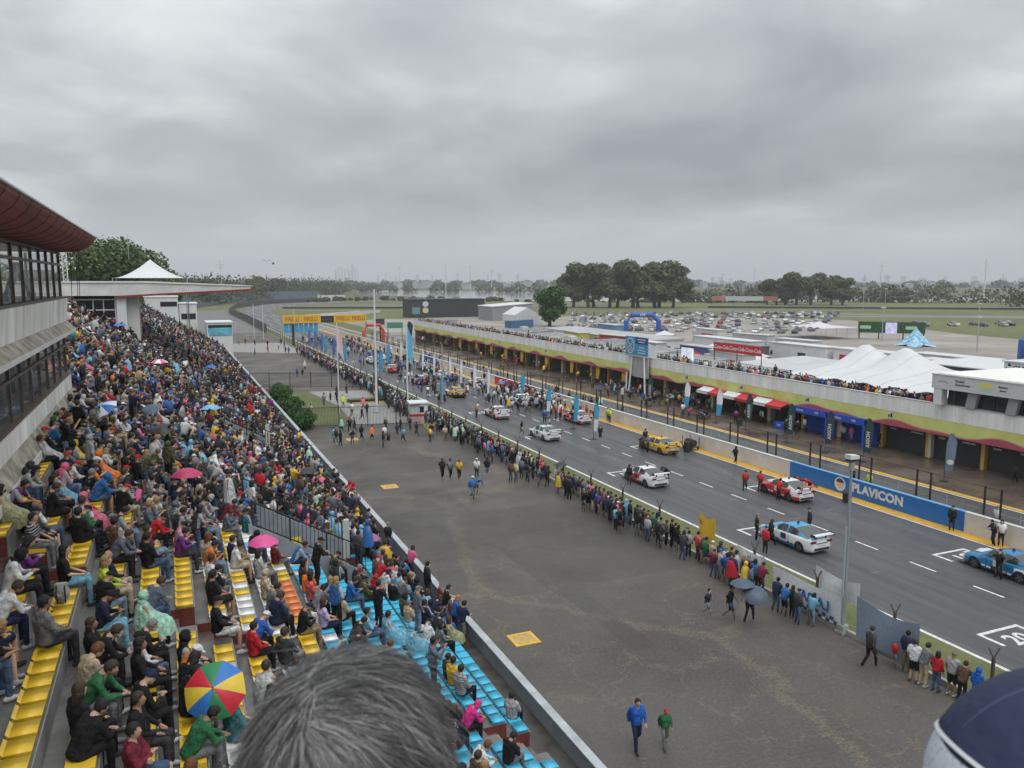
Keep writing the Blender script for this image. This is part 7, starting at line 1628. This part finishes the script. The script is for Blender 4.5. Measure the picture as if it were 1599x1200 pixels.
# ---------------------------------------------------------------- viewing terrace and the two heads right in front
ter=thing('viewing_terrace','concrete viewing terrace under the camera, below the picture','terrace',(0,0,0))
MB().box(-3,3.2,-4,1.25,14.2,14.455).build('slab',concrete,ter); MB().box(-3,3.2,1.05,1.25,14.458,15.1).build('parapet',concrete,ter)
for x in (-2.8,3.0):
    for yy in (-3.8,.9): MB().box(x-.15,x+.15,yy-.15,yy+.15,zs(x/.75)-1.2,14.2).build('column',concrete,ter)
def big_head(label, loc, face, skin, cloth, headpitch=0):
    t=thing('person',label,'person',loc,face,'onlookers in front of the camera')
    p=POSES['stand']; hed=Vector((0,.04,1.60))
    bd=[('e',(0,.03,1.615),(.076,.094,.118)),('e',(0,.062,1.555),(.056,.066,.062)),('e',(0,.132,1.60),(.014,.02,.026)),('e',(.079,.02,1.60),(.012,.024,.034)),('e',(-.079,.02,1.60),(.012,.024,.034)),('c',(0,0,1.42),(0,.015,1.56),.062,.06),('c',(0,0,.9),(0,0,1.42),.12,.09),('c',(.19,0,1.38),(-.19,0,1.38),.06,.06)]
    for k in (0,1):
        s=1-2*k; bd+=[('c',(s*.19,0,1.38),(s*.24,0,1.1),.05,.04),('c',(s*.24,0,1.1),(s*.22,.1,.86),.04,.03),('e',(s*.22,.12,.82),(.035,.04,.05)),('c',(s*.09,0,.9),(s*.1,0,.1),.08,.05)]
    me=melt(bd,'body',.012,3,6000); me.materials.append(skin_m); o=link('body',me,t); o.color=(*skin,1)
    tor=PM['stand']['long']; q=link('jacket',tor,t); q.color=(*cloth,1); q=link('trousers',PM['stand']['pants'],t); q.color=(.02,.025,.05,1); link('shoes',PM['stand']['shoes'],t).color=(.03,.03,.03,1)
    return t
# grey haired man: strands rooted over the scalp, swirling from the crown
m1=big_head('grey haired man seen from behind in the foreground',(.108,.604,14.462),R(-45),(.34,.2,.14),(.03,.035,.05)); m1.scale=(.95,)*3; m1.location=(.110,.606,14.545)
rs=np.random.RandomState(4); n=64000
d=rs.normal(size=(n*2,3)); d/=np.linalg.norm(d,axis=1)[:,None]; d=d[(d[:,2]>-.62)&~((d[:,1]>.35)&(d[:,2]<.42))&~((np.abs(d[:,0])>.8)&(d[:,2]<-.12)&(d[:,1]>-.25))][:n]; n=len(d)
c0=np.array((0,.012,1.622)); rad=np.array((.080,.097,.113)); root=c0+d*rad
crown=np.array((.02,-.62,.78)); crown/=np.linalg.norm(crown)
away=d-crown*(d@crown)[:,None]; away/=np.maximum(1e-4,np.linalg.norm(away,axis=1))[:,None]; sw=np.cross(d,away)
wv=np.sin(d[:,[1]]*9+d[:,[2]]*7)*.5; flow=away*.9+sw*(.55+wv)+rs.normal(size=(n,3))*.26; flow-=d*np.sum(flow*d,axis=1)[:,None]; flow/=np.linalg.norm(flow,axis=1)[:,None]
drift=np.array((.75,-.25,-.45)); drift=drift-d*(d@drift)[:,None]; flow=flow*.62+drift*.75; flow-=d*np.sum(flow*d,axis=1)[:,None]; flow/=np.linalg.norm(flow,axis=1)[:,None]
nc=2600; cid=rs.choice(n,nc,replace=False); own=np.empty(n,dtype=int)      # strands gather into locks
for i0 in range(0,n,4000): own[i0:i0+4000]=np.argmax(d[i0:i0+4000]@d[cid].T,axis=1)
lead=cid[own]; cr=rs.rand(nc)[own]; clump=cr*2-1
ln=(.024+.013*rs.rand(n))*(1+.35*clump); lift=.05+.10*cr+.05*rs.rand(n)
pull=(root[lead]-root)*.62
fly=rs.rand(n)<.035; ln=np.where(fly,ln*1.5,ln); lift=np.where(fly,lift+.35*rs.rand(n),lift); pull[fly]*=.1
VV=[];tt=[]
for s,wf in ((0,1.),(.4,.9),(.75,.6),(1.,.12)):
    p=root+flow*(ln*s)[:,None]+d*(ln*lift*(s-.55*s*s)+.004)[:,None]+np.array((0,0,-.012))*s*s+pull*s**1.2+np.cross(flow,d)*(.0035*np.sin(s*5+cr*30)*s)[:,None]
    w=np.cross(flow,d)*(.00022+.00018*rs.rand(n))[:,None]*wf; VV.append(np.stack([p-w,p+w],1))
VV=np.stack(VV,1).reshape(-1,3)      # n,4,2
idx=np.arange(n)[:,None,None]*8; q=np.array([[0,1,3,2],[2,3,5,4],[4,5,7,6]])[None]; FF=(idx+q).reshape(-1,4)
me=bpy.data.meshes.new('hair'); me.vertices.add(len(VV)); me.vertices.foreach_set('co',VV.ravel()); me.loops.add(FF.size); me.loops.foreach_set('vertex_index',FF.ravel().astype(np.int32)); me.polygons.add(len(FF)); me.polygons.foreach_set('loop_start',np.arange(0,FF.size,4,dtype=np.int32)); me.update(calc_edges=True)
pg=.30+.16*np.sin(d[:,0]*7+1)*np.sin(d[:,2]*6+d[:,1]*5); g=np.where(rs.rand(n)<pg,rs.uniform(.10,.28,n),rs.uniform(.014,.05,n)); g=g*(1+.45*clump); ca_=me.color_attributes.new('Col','FLOAT_COLOR','POINT'); ca_.data.foreach_set('color',np.repeat(np.stack([g,g*.97,g*.95,np.ones(n)],1),8,axis=0).ravel())
hm_=mat('grey_hair',(.1,.1,.1),.42,spec=.5); N_,L_,b_=nodes(hm_); at=N_.new('ShaderNodeAttribute'); at.attribute_name='Col'; L_.new(at.outputs['Color'],b_.inputs['Base Color']); me.materials.append(hm_); link('hair',me,m1)
sc_=shell((.0815,.0985,.1145),(0,.012,1.622),lambda x,y,z:(z>1.56 and y<.05) or z>1.68 or (y<-.03 and z>1.54),28,20).mesh('scalp',mat('scalp_dark',(.022,.02,.019),.7),True); link('scalp_hair',sc_,m1)
# person in a navy cap, lower right
m2=big_head('person in navy cap with pale mesh panels in the lower right corner',(.617,.352,14.462),R(-105),(.36,.22,.15),(.02,.022,.03))
cc=(0,.015,1.625)
SL=.5
dome=shell((.092,.110,.098),(0,.012,1.636),lambda x,y,z:(z-1.632)+SL*(y-.012)>.0 and z>1.606,48,36)
link('cap_crown',solid(dome,'cap_crown',.003),m2).data.materials.append(fabric('cap_navy',(.012,.017,.055),.75))
band=shell((.0925,.1105,.0985),(0,.012,1.636),lambda x,y,z:(z-1.632)+SL*(y-.012)<.004 and z>1.58 and y<.03,48,40)
bm_=mat('cap_mesh',(.42,.46,.52),.7); N_,L_,b_=nodes(bm_); vo=N_.new('ShaderNodeTexVoronoi'); vo.inputs['Scale'].default_value=230; tc_=N_.new('ShaderNodeTexCoord'); L_.new(tc_.outputs['Object'],vo.inputs['Vector']); rp2=N_.new('ShaderNodeValToRGB'); rp2.color_ramp.elements[0].color=(.16,.18,.22,1); rp2.color_ramp.elements[1].color=(.46,.50,.56,1); rp2.color_ramp.elements[1].position=.45; L_.new(vo.outputs['Distance'],rp2.inputs[0]); L_.new(rp2.outputs[0],b_.inputs['Base Color'])
link('cap_mesh_panel',solid(band,'cap_mesh_panel',.002),m2).data.materials.append(bm_)
vis_=MB(); vis_.grid(lambda u,v:((u-.5)*.16*(1-.2*v*v),.105+.075*v*(1-.45*(2*u-1)**2),1.640-.022*v-.02*(2*u-1)**2),10,5); link('cap_visor',solid(vis_,'cap_visor',.004),m2).data.materials.append(MATS['cap_navy'])
vv=Vector((0,1,-SL)).normalized(); Lv=1/math.sqrt((vv.y/.113)**2+(vv.z/.101)**2)
MB().tube([(.095*math.cos(a),.012+vv.y*Lv*math.sin(a),1.634+vv.z*Lv*math.sin(a)) for a in np.linspace(math.pi-.15,2*math.pi+.15,30)],.0024,5).build('piping',mat('cap_white',(.6,.62,.64),.6),m2)
hs=shell((.084,.102,.11),(0,.012,1.615),lambda x,y,z:z<1.62 and z>1.545 and y<.03,24,20).mesh('hair',mat('hair_dark_brown',(.02,.014,.011),.6,bump=.6,bscale=60,coord='O'),True); link('hair',hs,m2)

stm=mat('cap_stitch',(.045,.055,.12),.7)
for q in range(6):                                   # stitched seams and button of the cap
    a=math.pi*q/3+.3; MB().tube([(.0935*math.cos(a)*math.cos(e),.012+.1115*math.sin(a)*math.cos(e),1.636+.1005*math.sin(e)) for e in np.linspace(.62,1.55,12)],.0014,5).build('seam',stm,m2)
MB().lathe([(.009,0),(.008,.004),(.002,.006)],(0,.012,1.7355),10).build('button',stm,m2)
bpy.data.scenes.remove(WORK)
